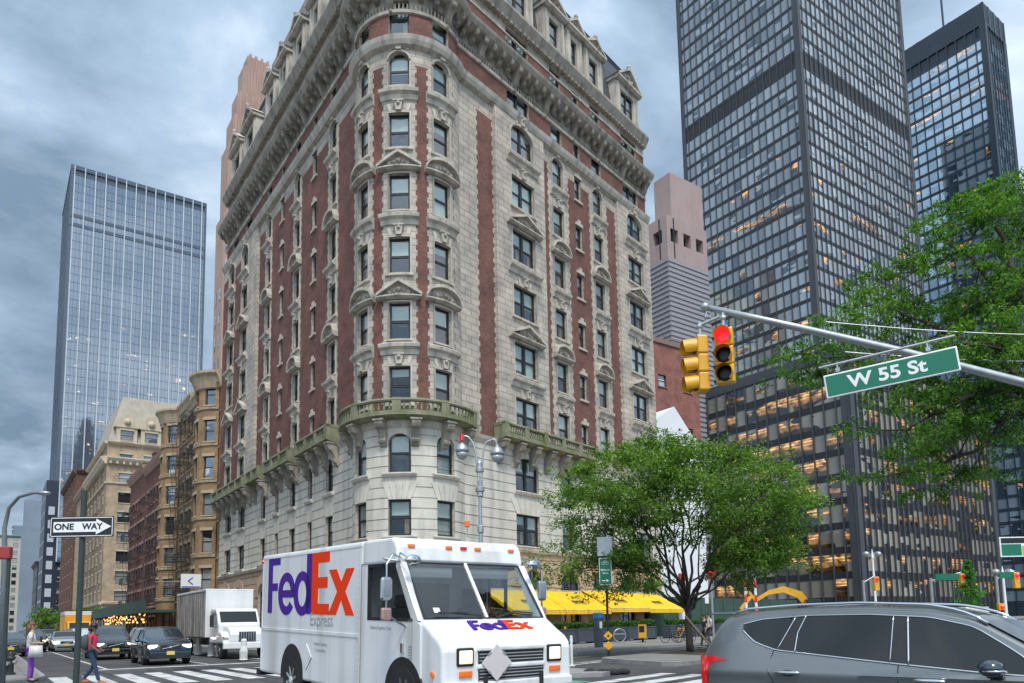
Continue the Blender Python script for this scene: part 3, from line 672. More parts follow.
# ---- awnings over the pavement tables
YEL = mat('awning_yellow', (.85, .50, .005), .75, .12, 1.1, bump=.25, bscale=2.5, streak=((.55, .33, .02), .5))
DKG = mat('awning_script', (.10, .09, .03), .8, .1)
for k in range(4):
    a = 3.0+k*5.45; b = a+5.35; mb = MB(); nn = 6
    fr = 3.05 - (.0 if k != 1 else .0); dz = (0, .0, .12, .05)[k]
    pts = [(.2, 3.6+dz), (1.4, 3.02+dz), (2.7, 2.28+dz)]
    for (o0, z0), (o1, z1) in zip(pts, pts[1:]):
        for j in range(12):
            u0, u1 = a+(b-a)*j/12, a+(b-a)*(j+1)/12; g0, g1 = .07*abs(sin(pi*j/4)), .07*abs(sin(pi*(j+1)/4)); q0 = 0 if o0 < .5 else 1; q1 = 0 if o1 > 2.5 else 1
            mb.quad([PB(u0, o0, z0-g0*q0), PB(u1, o0, z0-g1*q0), PB(u1, o1, z1-g1*q1), PB(u0, o1, z1-g0*q1)])
    n = 40
    for j in range(n):   # scalloped valance
        t0 = a+(b-a)*j/n; t1 = a+(b-a)*(j+1)/n; w0 = .03*sin(j*1.9); w1 = .03*sin((j+1)*1.9)
        mb.quad([PB(t0, 2.7, 2.28+dz), PB(t1, 2.7, 2.28+dz), PB(t1, 2.72+w1, 1.98+dz), PB(t0, 2.72+w0, 1.98+dz)])
    for t in (a, b): mb.quad([PB(t, .2, 3.6+dz), PB(t, 1.4, 3.02+dz), PB(t, 2.7, 2.28+dz), PB(t, 2.7, 2.0+dz)])
    aw = mb.build('awning', YEL, apt, fix=False)
    bars = MB(); bars.tube(PB(a, 2.68, 2.25+dz), PB(b, 2.68, 2.25+dz), .03); bars.tb(PB, a, b, .1, .24, 3.56+dz, 3.7+dz)
    for t in (a+.3, b-.3): bars.tube(PB(t, .2, 2.5+dz), PB(t, 2.6, 2.24+dz), .025)
    bars.build('awning_frame', STONE, aw)
    sq = MB(); rr = random.Random(3); tm = (a+b)/2
    pt = [PB(tm-.7+1.4*j/26, 1.75+.16*sin(j*1.5), 2.86+dz-.569*.16*sin(j*1.5)) for j in range(27)]
    sq.path(pt, .022, 5); sq.path([PB(tm-.75, 2.0, 2.72+dz), PB(tm+.75, 1.98, 2.73+dz)], .016, 5); sq.build('awning_lettering', DKG, aw)
# ================================================================== ground
def WA(t, o, z=0.0): return CB+PA(t, o, z)
def WB(t, o, z=0.0): return CB+PB(t, o, z)
ASPH = mat('asphalt', (.045, .047, .05), .75, .35, .35, bump=.35, bscale=30, col2=(.10, .10, .10), spec=.4, streak=((.022, .022, .024), .55))
WALK = mat('pavement_concrete', (.22, .215, .205), .85, .2, .6, bump=.2, bscale=14, streak=((.13, .125, .12), .4))
KERB = mat('kerb_granite', (.26, .255, .25), .8, .25, 2, bump=.3)
PAINT = mat('road_paint', (.50, .50, .49), .75, .3, 3.5, bump=.1, col2=(.68, .68, .66), streak=((.14, .14, .14), .95))
GRNP = mat('bike_lane_green', (.10, .30, .20), .8, .3, 1.2)
SOIL = mat('soil', (.06, .045, .03), .95, .4, 4, bump=.6)
def paved(name, poly, z, m, h=.14):
    mb = MB(); mb.prism([(p.x, p.y) for p in poly], lambda a, b, hh: Vector((a, b, hh)), z-h, z); return tag(mb.build(name, m), kind='structure')
def sheet(name, polys, z, m):
    mb = MB()
    for p in polys: mb.quad([Vector((q.x, q.y, z)) for q in p])
    return tag(mb.build(name, m, fix=False), kind='structure')
def line(p, q, w):
    d = (q-p).normalized(); n = Vector((-d.y, d.x, 0))*w/2; return [p-n, q-n, q+n, p+n]
mb = MB(); R_ = 2600
for i in range(-4, 4):
    for j in range(-2, 6): mb.quad([(i*R_/4, j*R_/4, 0), ((i+1)*R_/4, j*R_/4, 0), ((i+1)*R_/4, (j+1)*R_/4, 0), (i*R_/4, (j+1)*R_/4, 0)])
tag(mb.build('ground', ASPH, weld=True), kind='structure')
def isect(oa, ob):   # where the kerb lines o=oa (side street) and o=ob (avenue) cross
    for _ in range(1):
        p = CB+nA*(OFF+oa); q = CB+nB*(OFF+ob); k = (q-p); det = dA.x*-dB.y+dB.x*dA.y
        s = (k.x*-dB.y+dB.x*k.y)/det
        return p+dA*s
kc = isect(4.6, 11.3)
pa = [kc+dA*6*(1-k/6.0) for k in range(1)]
def fillet(c, d1, d2, r, n=8):
    a, b = c+d1*r, c+d2*r; return [a*(1-t)**2+c*2*t*(1-t)+b*t*t for t in [k/n for k in range(n+1)]]
corner = fillet(kc, dA, dB, 5.0)
paved('pavement_kerb', [WA(420, 4.75)]+[p for p in fillet(isect(4.75, 11.45), dA, dB, 5.0)]+[WB(260, 11.45), WB(260, 2), WB(2, -1), WA(2, -1), WA(420, 2)], .13, KERB, .15)
paved('pavement', [WA(420, 4.6)]+corner+[WB(260, 11.3), WB(260, 1), WB(2, -2), WA(2, -2), WA(420, 1)], .142, WALK, .1)
nc = WA(-14.4, 16.8)
left = fillet(nc, dA, nA, 3.0)
paved('pavement_kerb', [WA(420, 16.65)]+fillet(WA(-14.55, 16.65), dA, nA, 3.0)+[WA(-14.55, 60), WA(420, 60)], .13, KERB, .15)
paved('pavement', [WA(420, 16.8)]+left+[WA(-14.4, 60), WA(420, 60)], .142, WALK, .1)
# joints of the pavement slabs
jl = [line(WA(-13.9+k*1.5, 16.95), WA(-13.9+k*1.5, 24), .02) for k in range(30)]+[line(WA(-14, 17.2+k*1.5), WA(60, 17.2+k*1.5), .02) for k in range(5)]
jl += [line(WB(k*1.5-2, .6), WB(k*1.5-2, 11.2), .02) for k in range(40)]+[line(WB(-1, .5+k*1.5), WB(70, .5+k*1.5), .02) for k in range(8)]
sheet('pavement_joints', jl, .146, mat('joint_dark', (.09, .088, .085), .9))
# planted median and the little island in front of it
med = [WB(-6.4, 15.2), WB(-7.0, 15.5), WB(-7.5, 16.4), WB(-8.4, 18.8), WB(-8.3, 19.3), WB(-7.6, 19.5), WB(120, 19.5), WB(120, 15.2)]
paved('median_kerb', med, .15, KERB, .17)
paved('median', [WB(-6.2, 15.4), WB(-7.2, 16.4), WB(-8.0, 18.9), WB(-7.5, 19.3), WB(120, 19.3), WB(120, 15.4)], .16, WALK, .1)
mb = MB(); pit = [WB(-3.4, 15.6), WB(-4.2, 18.6), WB(6, 18.6), WB(6, 15.6)]; mb.quad([p+ZV*.168 for p in pit]); tag(mb.build('planting_bed', SOIL, fix=False), kind='structure')
isl = [WB(-13.2, 17.0), WB(-14.2, 18.6), WB(-13.2, 19.6), WB(-12.2, 19.4), WB(-11.8, 17.2)]
paved('traffic_island', isl, .12, KERB, .14)
# paint
cw = [[WA(-17.4, o-.27), WA(-11.2, o-.27), WA(-11.2, o+.27), WA(-17.4, o+.27)] for o in [5.6+k*.97 for k in range(12)]]
sheet('crosswalk_markings', cw, .004, PAINT)
sheet('stop_line', [line(WA(-7.4, 5.0), WA(-7.4, 14.9), .55)], .004, PAINT)
ln = [line(WA(-6.8, 14.3), WA(70, 14.3), .14), line(WA(-6.8, 10.4), WA(70, 10.4), .12), line(WA(-7, 7.3), WA(70, 7.3), .12)]
ln += [line(WB(-24+0*k, 15.0), WB(70, 15.0), .16), line(WB(-9.5, 12.6), WB(-3.5, 12.6), .12)]
ln += [line(WB(-11.6, 15.9), WB(-6.9, 15.4), .18)]
ln += [line(WB(4+k*12, 23.0), WB(8+k*12, 23.0), .14) for k in range(10)]+[line(WB(4+k*12, 26.5), WB(8+k*12, 26.5), .14) for k in range(10)]
sheet('lane_markings', ln, .004, PAINT)
cw2 = [line(WB(-15.2, o), WB(-11.2, o), .5) for o in [20.6+k*1.0 for k in range(14)]]+[line(WB(-15.2, o), WB(-11.2, o), .5) for o in (12.2, 13.2, 14.2)]
sheet('crosswalk_markings', cw2, .004, PAINT)
sheet('bike_lane_paint', [[WB(-15.8, 19.0), WB(-14.6, 19.0), WB(-14.6, 20.2), WB(-15.8, 20.2)], [WB(-17.2, 12.0), WB(-15.6, 12.0), WB(-15.6, 16.2), WB(-17.2, 16.2)]], .005, GRNP)
TAR = mat('tar_patch', (.025, .026, .028), .7, .3, 3, bump=.2)
rp = random.Random(4); tp = []
for _ in range(14):
    p = WA(rp.uniform(-30, 30), rp.uniform(5.5, 15.5)); q = p+dA*rp.uniform(2, 9)+nA*rp.uniform(-.6, .6); tp.append(line(p, q, rp.uniform(.06, .14)))
for _ in range(5): p = WA(rp.uniform(-14, 20), rp.uniform(6, 14)); tp.append(line(p, p+dA*rp.uniform(1.5, 3.5), rp.uniform(.9, 1.6)))
sheet('tar_patches', tp, .0025, TAR)
# manhole cover lids
# ================================================================== background buildings
def frame2(P0, d, n):
    P0, d, n = Vector(P0), Vector(d), Vector(n); return lambda t, o, z: P0+d*t+n*o+ZV*z
def rotz(n): return math.atan2(-n.x, n.y)
def loc_frame(root, P0, d, n):   # map in the root's own coordinates
    q = Vector(P0)-root.location; return frame2((q.x, q.y, 0), d, n)
def simple_win(w, h, key, m_glass, m_frame, sash=True, lintel=None, dep=.2):
    k = ('sw', w, h, key)
    if k in KIT: return KIT[k]
    mb = MB(); rect_bar(mb, -w/2, w/2, 0, h, .08, -dep-.05, -dep+.03, 0)
    if sash: mb.bx(-w/2, w/2, -dep-.05, -dep+.02, h*.5-.04, h*.5+.04, 0)
    mb.quad([(-w/2, -dep-.03, 0), (w/2, -dep-.03, 0), (w/2, -dep-.03, h), (-w/2, -dep-.03, h)], 1)
    mb.bx(-w/2-.12, w/2+.12, -.05, .12, -.14, 0, 2)
    if lintel: mb.bx(-w/2-.15, w/2+.15, -.02, .1, h, h+lintel, 2)
    KIT[k] = mb.mesh('window', [m_frame, m_glass, lintel_m(key)]); return KIT[k]
LINT = {}
def lintel_m(k): return LINT.get(k, STONE)
WGL = tower_glass('row_window_glass', (.02, .022, .025), (.35, .36, .34), .35, 0, refl=.14, edge=.7)
def wins(root, P, n, ts, zs, me, name='window'):
    for z in zs:
        for t in ts:
            q = link(name, me, root); q.location = P(t, 0, z); q.rotation_euler = (0, 0, rotz(n))
def facade(root, P, n, t0, t1, z0, z1, ts, zs, w, h, m, me, name='window', step=None, wn='wall'):
    mb = MB(); ops = [(t-w/2, t+w/2, z, z+h) for t in ts for z in zs]
    wall(mb, P, t0, t1, z0, z1, ops, lambda a, b: 0, depth=.25); mb.build(wn, m, root, fix=False); wins(root, P, n, ts, zs, me, name)
def side_box(root, P, t0, t1, d, z, m, name='side_wall', z0=0):
    mb = MB()
    mb.quad([P(t0, 0, z0), P(t0, -d, z0), P(t0, -d, z), P(t0, 0, z)], 0, [(0, z0), (d, z0), (d, z), (0, z)]); mb.quad([P(t1, 0, z0), P(t1, -d, z0), P(t1, -d, z), P(t1, 0, z)], 0, [(0, z0), (d, z0), (d, z), (0, z)])
    mb.quad([P(t0, -d, z0), P(t1, -d, z0), P(t1, -d, z), P(t0, -d, z)], 0, [(0, z0), (t1-t0, z0), (t1-t0, z), (0, z)]); mb.quad([P(t0, 0, z-.02), P(t1, 0, z-.02), P(t1, -d, z-.02), P(t0, -d, z-.02)], 0, [(0, 0)]*4)
    mb.build(name, m, root, fix=False)
IRON = mat('iron_black', (.022, .022, .024), .55, .2)
def fire_escape(root, P, t0, t1, zs, o=0.1):
    for k, z in enumerate(zs):
        mb = MB()
        for j in range(5): mb.tb(P, t0, t1, o+.05+j*.24, o+.13+j*.24, z, z+.05)
        for zz in (.45, .95): 
            mb.tube(P(t0, o+1.15, z+zz), P(t1, o+1.15, z+zz), .03, n=4)
            for t in (t0, t1): mb.tube(P(t, o, z+zz), P(t, o+1.15, z+zz), .03, n=4)
        nb = int((t1-t0)/.3)
        for j in range(nb+1): t = t0+(t1-t0)*j/nb; mb.tube(P(t, o+1.15, z), P(t, o+1.15, z+.95), .016, n=4)
        if k+1 < len(zs):
            za, zb_ = z, zs[k+1]
            for oo in (.35, .85): mb.tube(P(t0+.4, o+oo, za), P(t1-.6, o+oo, zb_), .035, n=4)
            for j in range(9): f = (j+.5)/9; mb.tube(P(t0+.4+(t1-t0-1)*f, o+.35, za+(zb_-za)*f), P(t0+.4+(t1-t0-1)*f, o+.85, za+(zb_-za)*f), .02, n=4)
        mb.build('fire_escape', IRON, root, fix=False)
TANB = brick_mat('brick_tan', (.40, .265, .14), (.28, .185, .10), (.28, .22, .15))
REDB = brick_mat('brick_dark_red', (.20, .085, .062), (.14, .06, .048), (.19, .13, .105))
BEIG = brick_mat('brick_beige', (.50, .39, .26), (.43, .33, .22), (.4, .33, .25))
BROWN = brick_mat('brick_brown', (.19, .10, .065), (.14, .075, .05), (.15, .1, .08))
ROSE = brick_mat('brick_rose', (.33, .13, .10), (.27, .10, .085), (.28, .19, .16))
TSTONE = mat('tan_stone', (.46, .36, .24), .85, .2, .8, streak=((.2, .15, .1), .6), bump=.2)
BSTONE = mat('beige_stone', (.55, .46, .34), .85, .12, .5, streak=((.3, .24, .17), .4))
# two bow-fronted walk-ups beyond the apartment building
def bowhouse(label, t0, t1, H, bow_c, m, mt, fe):
    root = thing('bow_front_building', label, 'building', WA((t0+t1)/2, 0)); P = loc_frame(root, WA(0, 0), dA, nA)
    zs = [1.2]+[5.2+k*3.75 for k in range(int((H-6.5)/3.75)+1)]; w, h = 1.15, 2.2
    me = simple_win(w, h, 'tan', WGL, FRAME, lintel=.3)
    R = 2.7; c = P(bow_c, -1.0, 0)
    def PBow(s, o, z): a = s/R; d = nA*cos(a)+dA*sin(a); return c+d*(R+o)+ZV*z
    smax = R*rad(66); ops = []
    for deg in (-46, 0, 46):
        for z in zs: ops.append((R*rad(deg)-.55, R*rad(deg)+.55, z, z+h))
    mb = MB(); wall(mb, PBow, -smax, smax, 0, H, ops, lambda a, b: 0, step=.4, depth=.25); mb.build('bow_wall', m, root, fix=False)
    for z in zs: mb = MB(); mb.sweep(PBow, -smax, smax, [(-.02, z-.5), (.12, z-.45), (.16, z-.25), (-.02, z-.2)], 0, .4); mb.build('sill_band', mt, root, fix=False)
    mb = MB()
    mb.sweep(PBow, -smax, smax, [(-.02, H-1.6), (.15, H-1.5), (.5, H-.4), (.75, H-.1), (.75, H+.15), (-.02, H+.3)], 0, .4)
    mb.sweep(P, t0, t1, [(-.02, H-1.6), (.15, H-1.5), (.5, H-.4), (.7, H-.1), (.7, H+.15), (-.02, H+.3)])
    for k in range(int((t1-t0)/.9)): mb.tb(P, t0+.4+k*.9, t0+.65+k*.9, 0, .5, H-1.0, H-.4)
    mb.build('cornice', mt, root, fix=False)
    for deg in (-46, 0, 46):
        a = rad(deg); n = nA*cos(a)+dA*sin(a)
        for z in zs: q = link('bow_window', simple_win(1.1, h, 'tanb', WGL, FRAME, lintel=.3), root); q.location = PBow(R*a, -.05, z); q.rotation_euler = (0, 0, rotz(n))
    others = [fe[0]+1.0, fe[0]+2.7, fe[1]-.9]
    facade(root, P, nA, t0, t1, 0, H, others, zs, w, h, m, me); side_box(root, P, t0, t1, 12, H, m)
    fire_escape(root, P, fe[0], (fe[0]+fe[1])/2-.1, zs[1:]); fire_escape(root, P, (fe[0]+fe[1])/2+.1, fe[1], [z+.2 for z in zs[1:]], .5)
    for z in zs[1:]:
        mb = MB(); mb.sweep(P, t0, t1, [(-.02, z-.75), (.07, z-.72), (.1, z-.55), (-.02, z-.5)]); mb.build('belt_course', mt, root, fix=False)
    return root
LINT['tan'] = LINT['tanb'] = TSTONE
bowhouse('tan bow fronted building with fire escape directly beside the corner apartment building', 34.7, 46.4, 27.2, 38.0, TANB, TSTONE, (41.0, 46.0))
bowhouse('tan bow fronted building between its twin and the red brick row', 46.6, 60.2, 28.0, 56.8, TANB, TSTONE, (47.2, 53.2))
GVENT = mat('roof_vent_zinc', (.30, .34, .36), .4, .2, 1, metal=.4)
v = thing('roof_vent', 'grey metal ventilation hood standing on roof of tan bow fronted building', 'vent', WA(44, -3, 27.3)); mb = MB(); mb.box((0, 0, 1.0), (2.6, 2.6, 2)); mb.build('duct', GVENT, v); mb = MB(); mb.box((0, 0, 2.5), (3.4, 3.4, 1.0), taper=.55); mb.build('hood', GVENT, v)
# red brick walk-up row
for i, (a, b, H, lab) in enumerate(((60.4, 77.5, 24.8, 'dark red brick walk up building with black fire escapes beside tan bow fronts'), (77.7, 92.5, 25.6, 'dark red brick walk up building with chimney next to the beige hotel block'))):
    root = thing('brick_walkup', lab, 'building', WA((a+b)/2, 0)); P = loc_frame(root, WA(0, 0), dA, nA)
    LINT['red'] = mat('brownstone_trim', (.33, .20, .15), .85, .2, 1)
    zs = [1.1]+[5.0+k*3.5 for k in range(5)]; ts = [a+1.4+k*2.3 for k in range(6 if i else 7)]
    facade(root, P, nA, a, b, 0, H, ts, zs, 1.1, 2.0, REDB, simple_win(1.1, 2.0, 'red', WGL, FRAME, lintel=.35)); side_box(root, P, a, b, 14, H, REDB)
    mb = MB(); mb.sweep(P, a, b, [(-.02, H-1.2), (.2, H-1.1), (.6, H-.35), (.7, H), (-.02, H+.1)]); mb.sweep(P, a, b, [(-.02, 4.2), (.2, 4.3), (.2, 4.6), (-.02, 4.65)]); mb.build('cornice', LINT['red'], root, fix=False)
    fire_escape(root, P, a+2.5, a+6.8, zs[1:]); fire_escape(root, P, a+10.3, a+14.2, zs[1:])
    for tt in ((a+3, a+12) if i else (a+9,)):
        mb = MB(); mb.prism([(tt, -1.5), (tt+2.2, -1.5), (tt+2.2, -3), (tt, -3)], lambda x, y, hh: P(x, y, hh), H-.1, H+2.6); mb.prism([(tt-.12, -1.4), (tt+2.32, -1.4), (tt+2.32, -3.1), (tt-.12, -3.1)], lambda x, y, hh: P(x, y, hh), H+2.6, H+2.85); mb.build('chimney', REDB, root)
# beige hotel with mansard
root = thing('beige_hotel', 'tall beige brick hotel block with stone cornice and pale mansard roof', 'building', WA(126, -8)); t0 = 125.0
P = loc_frame(root, WA(t0, 0), -nA, -dA); P2 = loc_frame(root, WA(t0, 0), dA, nA)
LINT['hot'] = BSTONE
zs = [3+k*3.98 for k in range(9)]; me = simple_win(2.3, 2.1, 'hot', WGL, FRAME, lintel=.3)
facade(root, P, -dA, 0, 30, 0, 39, [3.4, 7.9, 12.4, 16.9, 21.4, 25.9], zs, 2.3, 2.1, BEIG, me)
facade(root, P2, nA, 0, 34, 0, 39, [4, 10.5, 17, 23.5, 30], zs, 2.3, 2.1, BEIG, me)
mb = MB()
for Q, l in ((P, 30), (P2, 34)):
    mb.sweep(Q, 0, l, [(-.02, 34.6), (.3, 34.7), (.9, 35.4), (1.1, 35.8), (1.1, 36.1), (-.02, 36.3)]); mb.sweep(Q, 0, l, [(-.02, 30.6), (.25, 30.7), (.3, 31), (-.02, 31.1)]); mb.sweep(Q, 0, l, [(-.02, 38.7), (.5, 38.9), (.7, 39.2), (-.02, 39.4)]); mb.sweep(Q, 0, l, [(-.02, 6.3), (.4, 6.5), (.5, 6.9), (-.02, 7.0)])
    for k in range(int(l/1.2)): mb.tb(Q, .4+k*1.2, .8+k*1.2, 0, .8, 34.7, 35.3)
mb.build('cornice', BSTONE, root, fix=False)
mb = MB(); mb.quad([P(0, 0, 39.3), P(30, 0, 39.3), P(27, -4, 50), P(3, -4, 50)]); mb.quad([P(0, 0, 39.3), P(0, -34, 39.3), P(3, -30, 50), P(3, -4, 50)]); mb.quad([P(30, 0, 39.3), P(30, -34, 39.3), P(27, -30, 50), P(27, -4, 50)]); mb.quad([P(0, -34, 39.3), P(30, -34, 39.3), P(27, -30, 50), P(3, -30, 50)]); mb.quad([P(3, -4, 50), P(27, -4, 50), P(27, -30, 50), P(3, -30, 50)])
mb.build('mansard_roof', mat('pale_slate', (.36, .32, .26), .8, .12, .5, streak=((.22, .19, .15), .5)), root, fix=False)
side_box(root, P, 0, 30, 34, 39, BEIG)
for t in (3.4, 7.9, 12.4, 16.9):
    mb = MB(); fn = lambda x, y, hh: P(x, hh, y)
    mb.prism([(t-1.9, 39), (t+1.9, 39), (t+1.9, 42.4), (t-1.9, 42.4)], fn, -2.5, .15); mb.prism([(t-2.4, 42.4), (t+2.4, 42.4), (t+1.9, 43.3), (t+.9, 44.9), (t, 45.3), (t-.9, 44.9), (t-1.9, 43.3)], fn, -2.4, .4); mb.ball(P(t, .4, 43.6), .7, 8)
    d = mb.build('dormer', BSTONE, root); q = link('dormer_window', simple_win(2.3, 2.1, 'hot', WGL, FRAME, lintel=.3), d); q.location = P(t, .38, 39.7); q.rotation_euler = (0, 0, rotz(-dA))
# further blocks up the side street
def block(name, label, t0, t1, H, m, ts_n, fl, w=1.6, h=2.0, dep=20, corn=None, o=0.0, key='blk'):
    root = thing(name, label, 'building', WA((t0+t1)/2, o)); P = loc_frame(root, WA(0, o), dA, nA); L_ = t1-t0
    me = simple_win(w, h, key, WGL, FRAME, dep=.15); zs = [2+k*H/fl for k in range(fl)]
    ts = [t0+L_*(k+.5)/ts_n for k in range(ts_n)]; facade(root, P, nA, t0, t1, 0, H, ts, zs, w, h, m, me)
    Q = loc_frame(root, WA(t0, o), -nA, -dA); n2 = max(2, int(dep/4.5)); ts2 = [dep*(k+.5)/n2 for k in range(n2)]
    facade(root, Q, -dA, 0, dep, 0, H, ts2, zs, w, h, m, me, wn='end_wall'); mb = MB()
    for R2, a, b in ((P, t0, t1), (Q, 0, dep)): mb.sweep(R2, a, b, [(-.02, H-1), (.3, H-.9), (.9, H-.1), (.9, H+.3), (-.02, H+.4)])
    mb.build('cornice', corn or m, root, fix=False)
    mb = MB(); mb.quad([P(t0, 0, H), P(t1, 0, H), P(t1, -dep, H), P(t0, -dep, H)]); mb.build('roof', SLATE, root, fix=False); return root
GRCOP = mat('copper_green', (.16, .36, .30), .7, .2, .4)
PALE = mat('pale_limestone', (.50, .47, .41), .85, .12, .15, streak=((.3, .28, .25), .4))
block('stone_block', 'narrow tan office block just beyond the beige hotel', 162, 185, 36, BEIG, 5, 9)
block('brick_block', 'dark brown brick block beyond the beige hotel up the side street', 190, 232, 45, BROWN, 5, 12, dep=13)
DKB = mat('dark_blue_panel', (.02, .025, .045), .4, .2, .1)
root = thing('banner_tower', 'slim dark navy building with vertical pale lettering far up the street', 'building', WA(262, 2)); mb = MB(); mb.box((0, 0, 26), (24, 3.6, 52), rot=Matrix.Rotation(rotz(nA), 3, 'Z')); mb.build('wall', DKB, root)
Pq = loc_frame(root, WA(250, 2.0), -nA, -dA)
mb = MB()
for k in range(8): mb.tb(Pq, -.9, .9, .02, .2, 8+k*4.6, 10.8+k*4.6)
for k in range(9): mb.tb(loc_frame(root, WA(262, 2), dA, nA), -9, 9, 1.81, 1.9, 6+k*5, 6.5+k*5)
q = mb.build('lettering_panel', mat('pale_sign', (.45, .47, .52), .6), root)
block('pale_block', 'pale far off block with green copper cornice at the end of the street', 470, 505, 56, PALE, 3, 13, 2.2, 2.4, 20, GRCOP, o=24)
BGRY = mat('blue_grey_far', (.20, .245, .30), .6, .15, .03)
root = thing('grey_tower', 'distant blue grey stepped tower above the pale block', 'building', at(30, 600, 640).xy.to_3d())
mb = MB(); Rz = Matrix.Rotation(rotz(nA), 3, 'Z'); mb.box((0, 0, 45), (34, 30, 90), rot=Rz); mb.box((4, 0, 98), (22, 22, 30), rot=Rz); mb.build('wall', BGRY, root)
mb = MB(); Pg = loc_frame(root, root.location, -nA, -dA)
for k in range(22): mb.tb(Pg, -16, 16, 14.9, 15.25, 4+k*4, 5.6+k*4)
mb.build('window_band', mat('far_glass', (.10, .13, .17), .3), root)
block('dark_block', 'low dark wedge of a building left of the navy banner building', 300, 330, 28, DKB, 5, 6, o=3)
# ------------------------------------------------------------------ curtain-wall towers
def curtain(root, P0, faces, H, z0, fh, m_sp, m_mul, m_gl, sp_h=1.3, mw=.16, md=.28, skip=(), corner_w=.9, nsingle=100, nearest=0.0, fin=None, mech=None, z_from=0):
    """faces: (dir, normal, length, bays). Glass plane at o=0, spandrels and mullions stand proud"""
    sp = MB(); mu = MB(); gl = MB(); panes = []
    nf = int((H-z0)/fh)
    for d, n, Ln, nb in faces:
        P = loc_frame(root, P0, d, n); bw = Ln/nb
        for k in range(nf+1):
            z = z0+k*fh; sp.tb(P, 0, Ln, -.3, .06, z-sp_h, z)
        if z0 > 1: sp.tb(P, 0, Ln, -.4, .0, 0, z0-sp_h)
        for k in range(nb+1): mu.tb(P, k*bw-mw/2, k*bw+mw/2, .02, md, z_from, H)
        mu.tb(P, 0, corner_w, .0, md*.8, 0, H+.4); mu.tb(P, Ln-corner_w, Ln, .0, md*.8, 0, H+.4)
        for k in range(nf):
            for j in range(nb): panes.append((P, n, j*bw+mw/2, (j+1)*bw-mw/2, z0+k*fh, z0+(k+1)*fh-sp_h, (Vector((j*bw, 0)).length+abs(z0+k*fh-nearest)*.6), (mech and mech[0] < z0+k*fh+1 < mech[1])))
        side = P(Ln, 0, 0)
    panes.sort(key=lambda q: q[6])
    for i, (P, n, a, b, c, e, _, mk) in enumerate(panes):
        if i < nsingle and not mk:
            mb = MB(); w_ = b-a; mb.quad([(-w_/2, 0, 0), (w_/2, 0, 0), (w_/2, 0, e-c), (-w_/2, 0, e-c)])
            key = ('cw', root.name, round(w_, 3)); me = KIT.get(key) or mb.mesh('window', m_gl, fix=False); KIT[key] = me
            q = link('window', me, root); q.location = P((a+b)/2, 0, c); q.rotation_euler = (0, 0, rotz(n))
        else: gl.quad([P(a, 0, c), P(b, 0, c), P(b, 0, e), P(a, 0, e)], 1 if mk else 0)
    sp.build('spandrel', m_sp, root, fix=False); mu.build('mullion', m_mul, root, fix=False)
    tag(gl.build('glazing', [m_gl, m_sp], root, fix=False), kind='stuff')
    # the solid core behind the glass
    d1, n1, L1, _ = faces[0]; d2, n2, L2, _ = faces[1]; Q = Vector(P0)-root.location; Q.z = 0
    mb = MB(); c0 = Q-(n1+n2)*.45; poly = [c0, c0+d1*(L1-.45), c0+d1*(L1-.45)+d2*(L2-.45), c0+d2*(L2-.45)]
    mb.prism([(p.x, p.y) for p in poly], lambda a, b, h: Vector((a, b, h)), 0, H); mb.build('core', m_sp, root)
BLK = mat('black_steel', (.024, .026, .03), .45, .2, .2, spec=.5)
BLKM = mat('bronze_mullion', (.055, .06, .068), .45, .15, .2)
TG = tower_glass('black_tower_glass', (.065, .072, .08), (.34, .36, .37), .6, .07, refl=.16, edge=.55, lits=1.6, lit_z=120, z0=5.0, fh=4.12, row=(104.6, 1.7, .5))
PG = tower_glass('podium_glass', (.03, .032, .035), (.34, .31, .25), .4, .36, refl=.08, edge=.4, lits=1.3, lit_z=44, tintg=(.9, .92, .95))
Pp = at(862, 590, 121); Pp.z = 0
root = thing('office_block', 'lower black office block with lit floors and planted roof terrace', 'building', Pp)
curtain(root, Pp, [(dA, -dC, 34, 15), (dC, -dA, 53, 29)], 46.3, 4.6, 4.17, BLK, BLKM, PG, 1.2, .17, .35, corner_w=1.3)
mb = MB(); P = loc_frame(root, Pp, dA, -dC); mb.tb(P, 0, 34, -.3, .15, 45.4, 47.3); P = loc_frame(root, Pp, dC, -dA); mb.tb(P, 0, 53, -.3, .15, 45.4, 47.3); mb.build('parapet', BLKM, root)
Pt = at(813, 260, 173); Pt.z = 0
root = thing('black_tower', 'very tall black office tower of steel mullions rising above the lower block', 'building', Pt)
curtain(root, Pt, [(dA, -dC, 38.6, 18), (dC, -dA, 55.6, 26)], 204, 5.0, 4.12, BLK, BLKM, TG, .95, .15, .3, corner_w=1.2, nearest=60, mech=(139.5, 146))
TG2 = tower_glass('slim_tower_glass', (.03, .05, .07), (.30, .38, .45), .4, .02, refl=.30, edge=.85, lits=1.5, z0=5.0, fh=4.35, row=(183, 1.9, .45), tintg=(.62, .8, .95))
TS2 = mat('slim_tower_steel', (.025, .04, .055), .4, .2, .1)
P2_ = at(998, 167, 236); P2_.z = 0
root = thing('dark_glass_tower', 'dark blue glass tower with louvred crown behind the black tower', 'building', P2_)
curtain(root, P2_, [(dA, -dC, 44, 14), (dC, -dA, 17, 8)], 205, 5, 4.35, TS2, TS2, TG2, 1.1, .3, .3, corner_w=1.6, nearest=120)
mb = MB()
for d, n, l in ((dA, -dC, 44), (dC, -dA, 17)):
    P = loc_frame(root, P2_, d, n); mb.tb(P, 0, l, -.5, .1, 205, 213)
    for k in range(int(l/1.1)): mb.tb(P, k*1.1+.4, k*1.1+.6, .1, .18, 206, 212.4)
    for k in range(5): mb.tb(P, max(0, k*l/4-.5), min(l, k*l/4+.5), .1, .24, 205, 213.0)
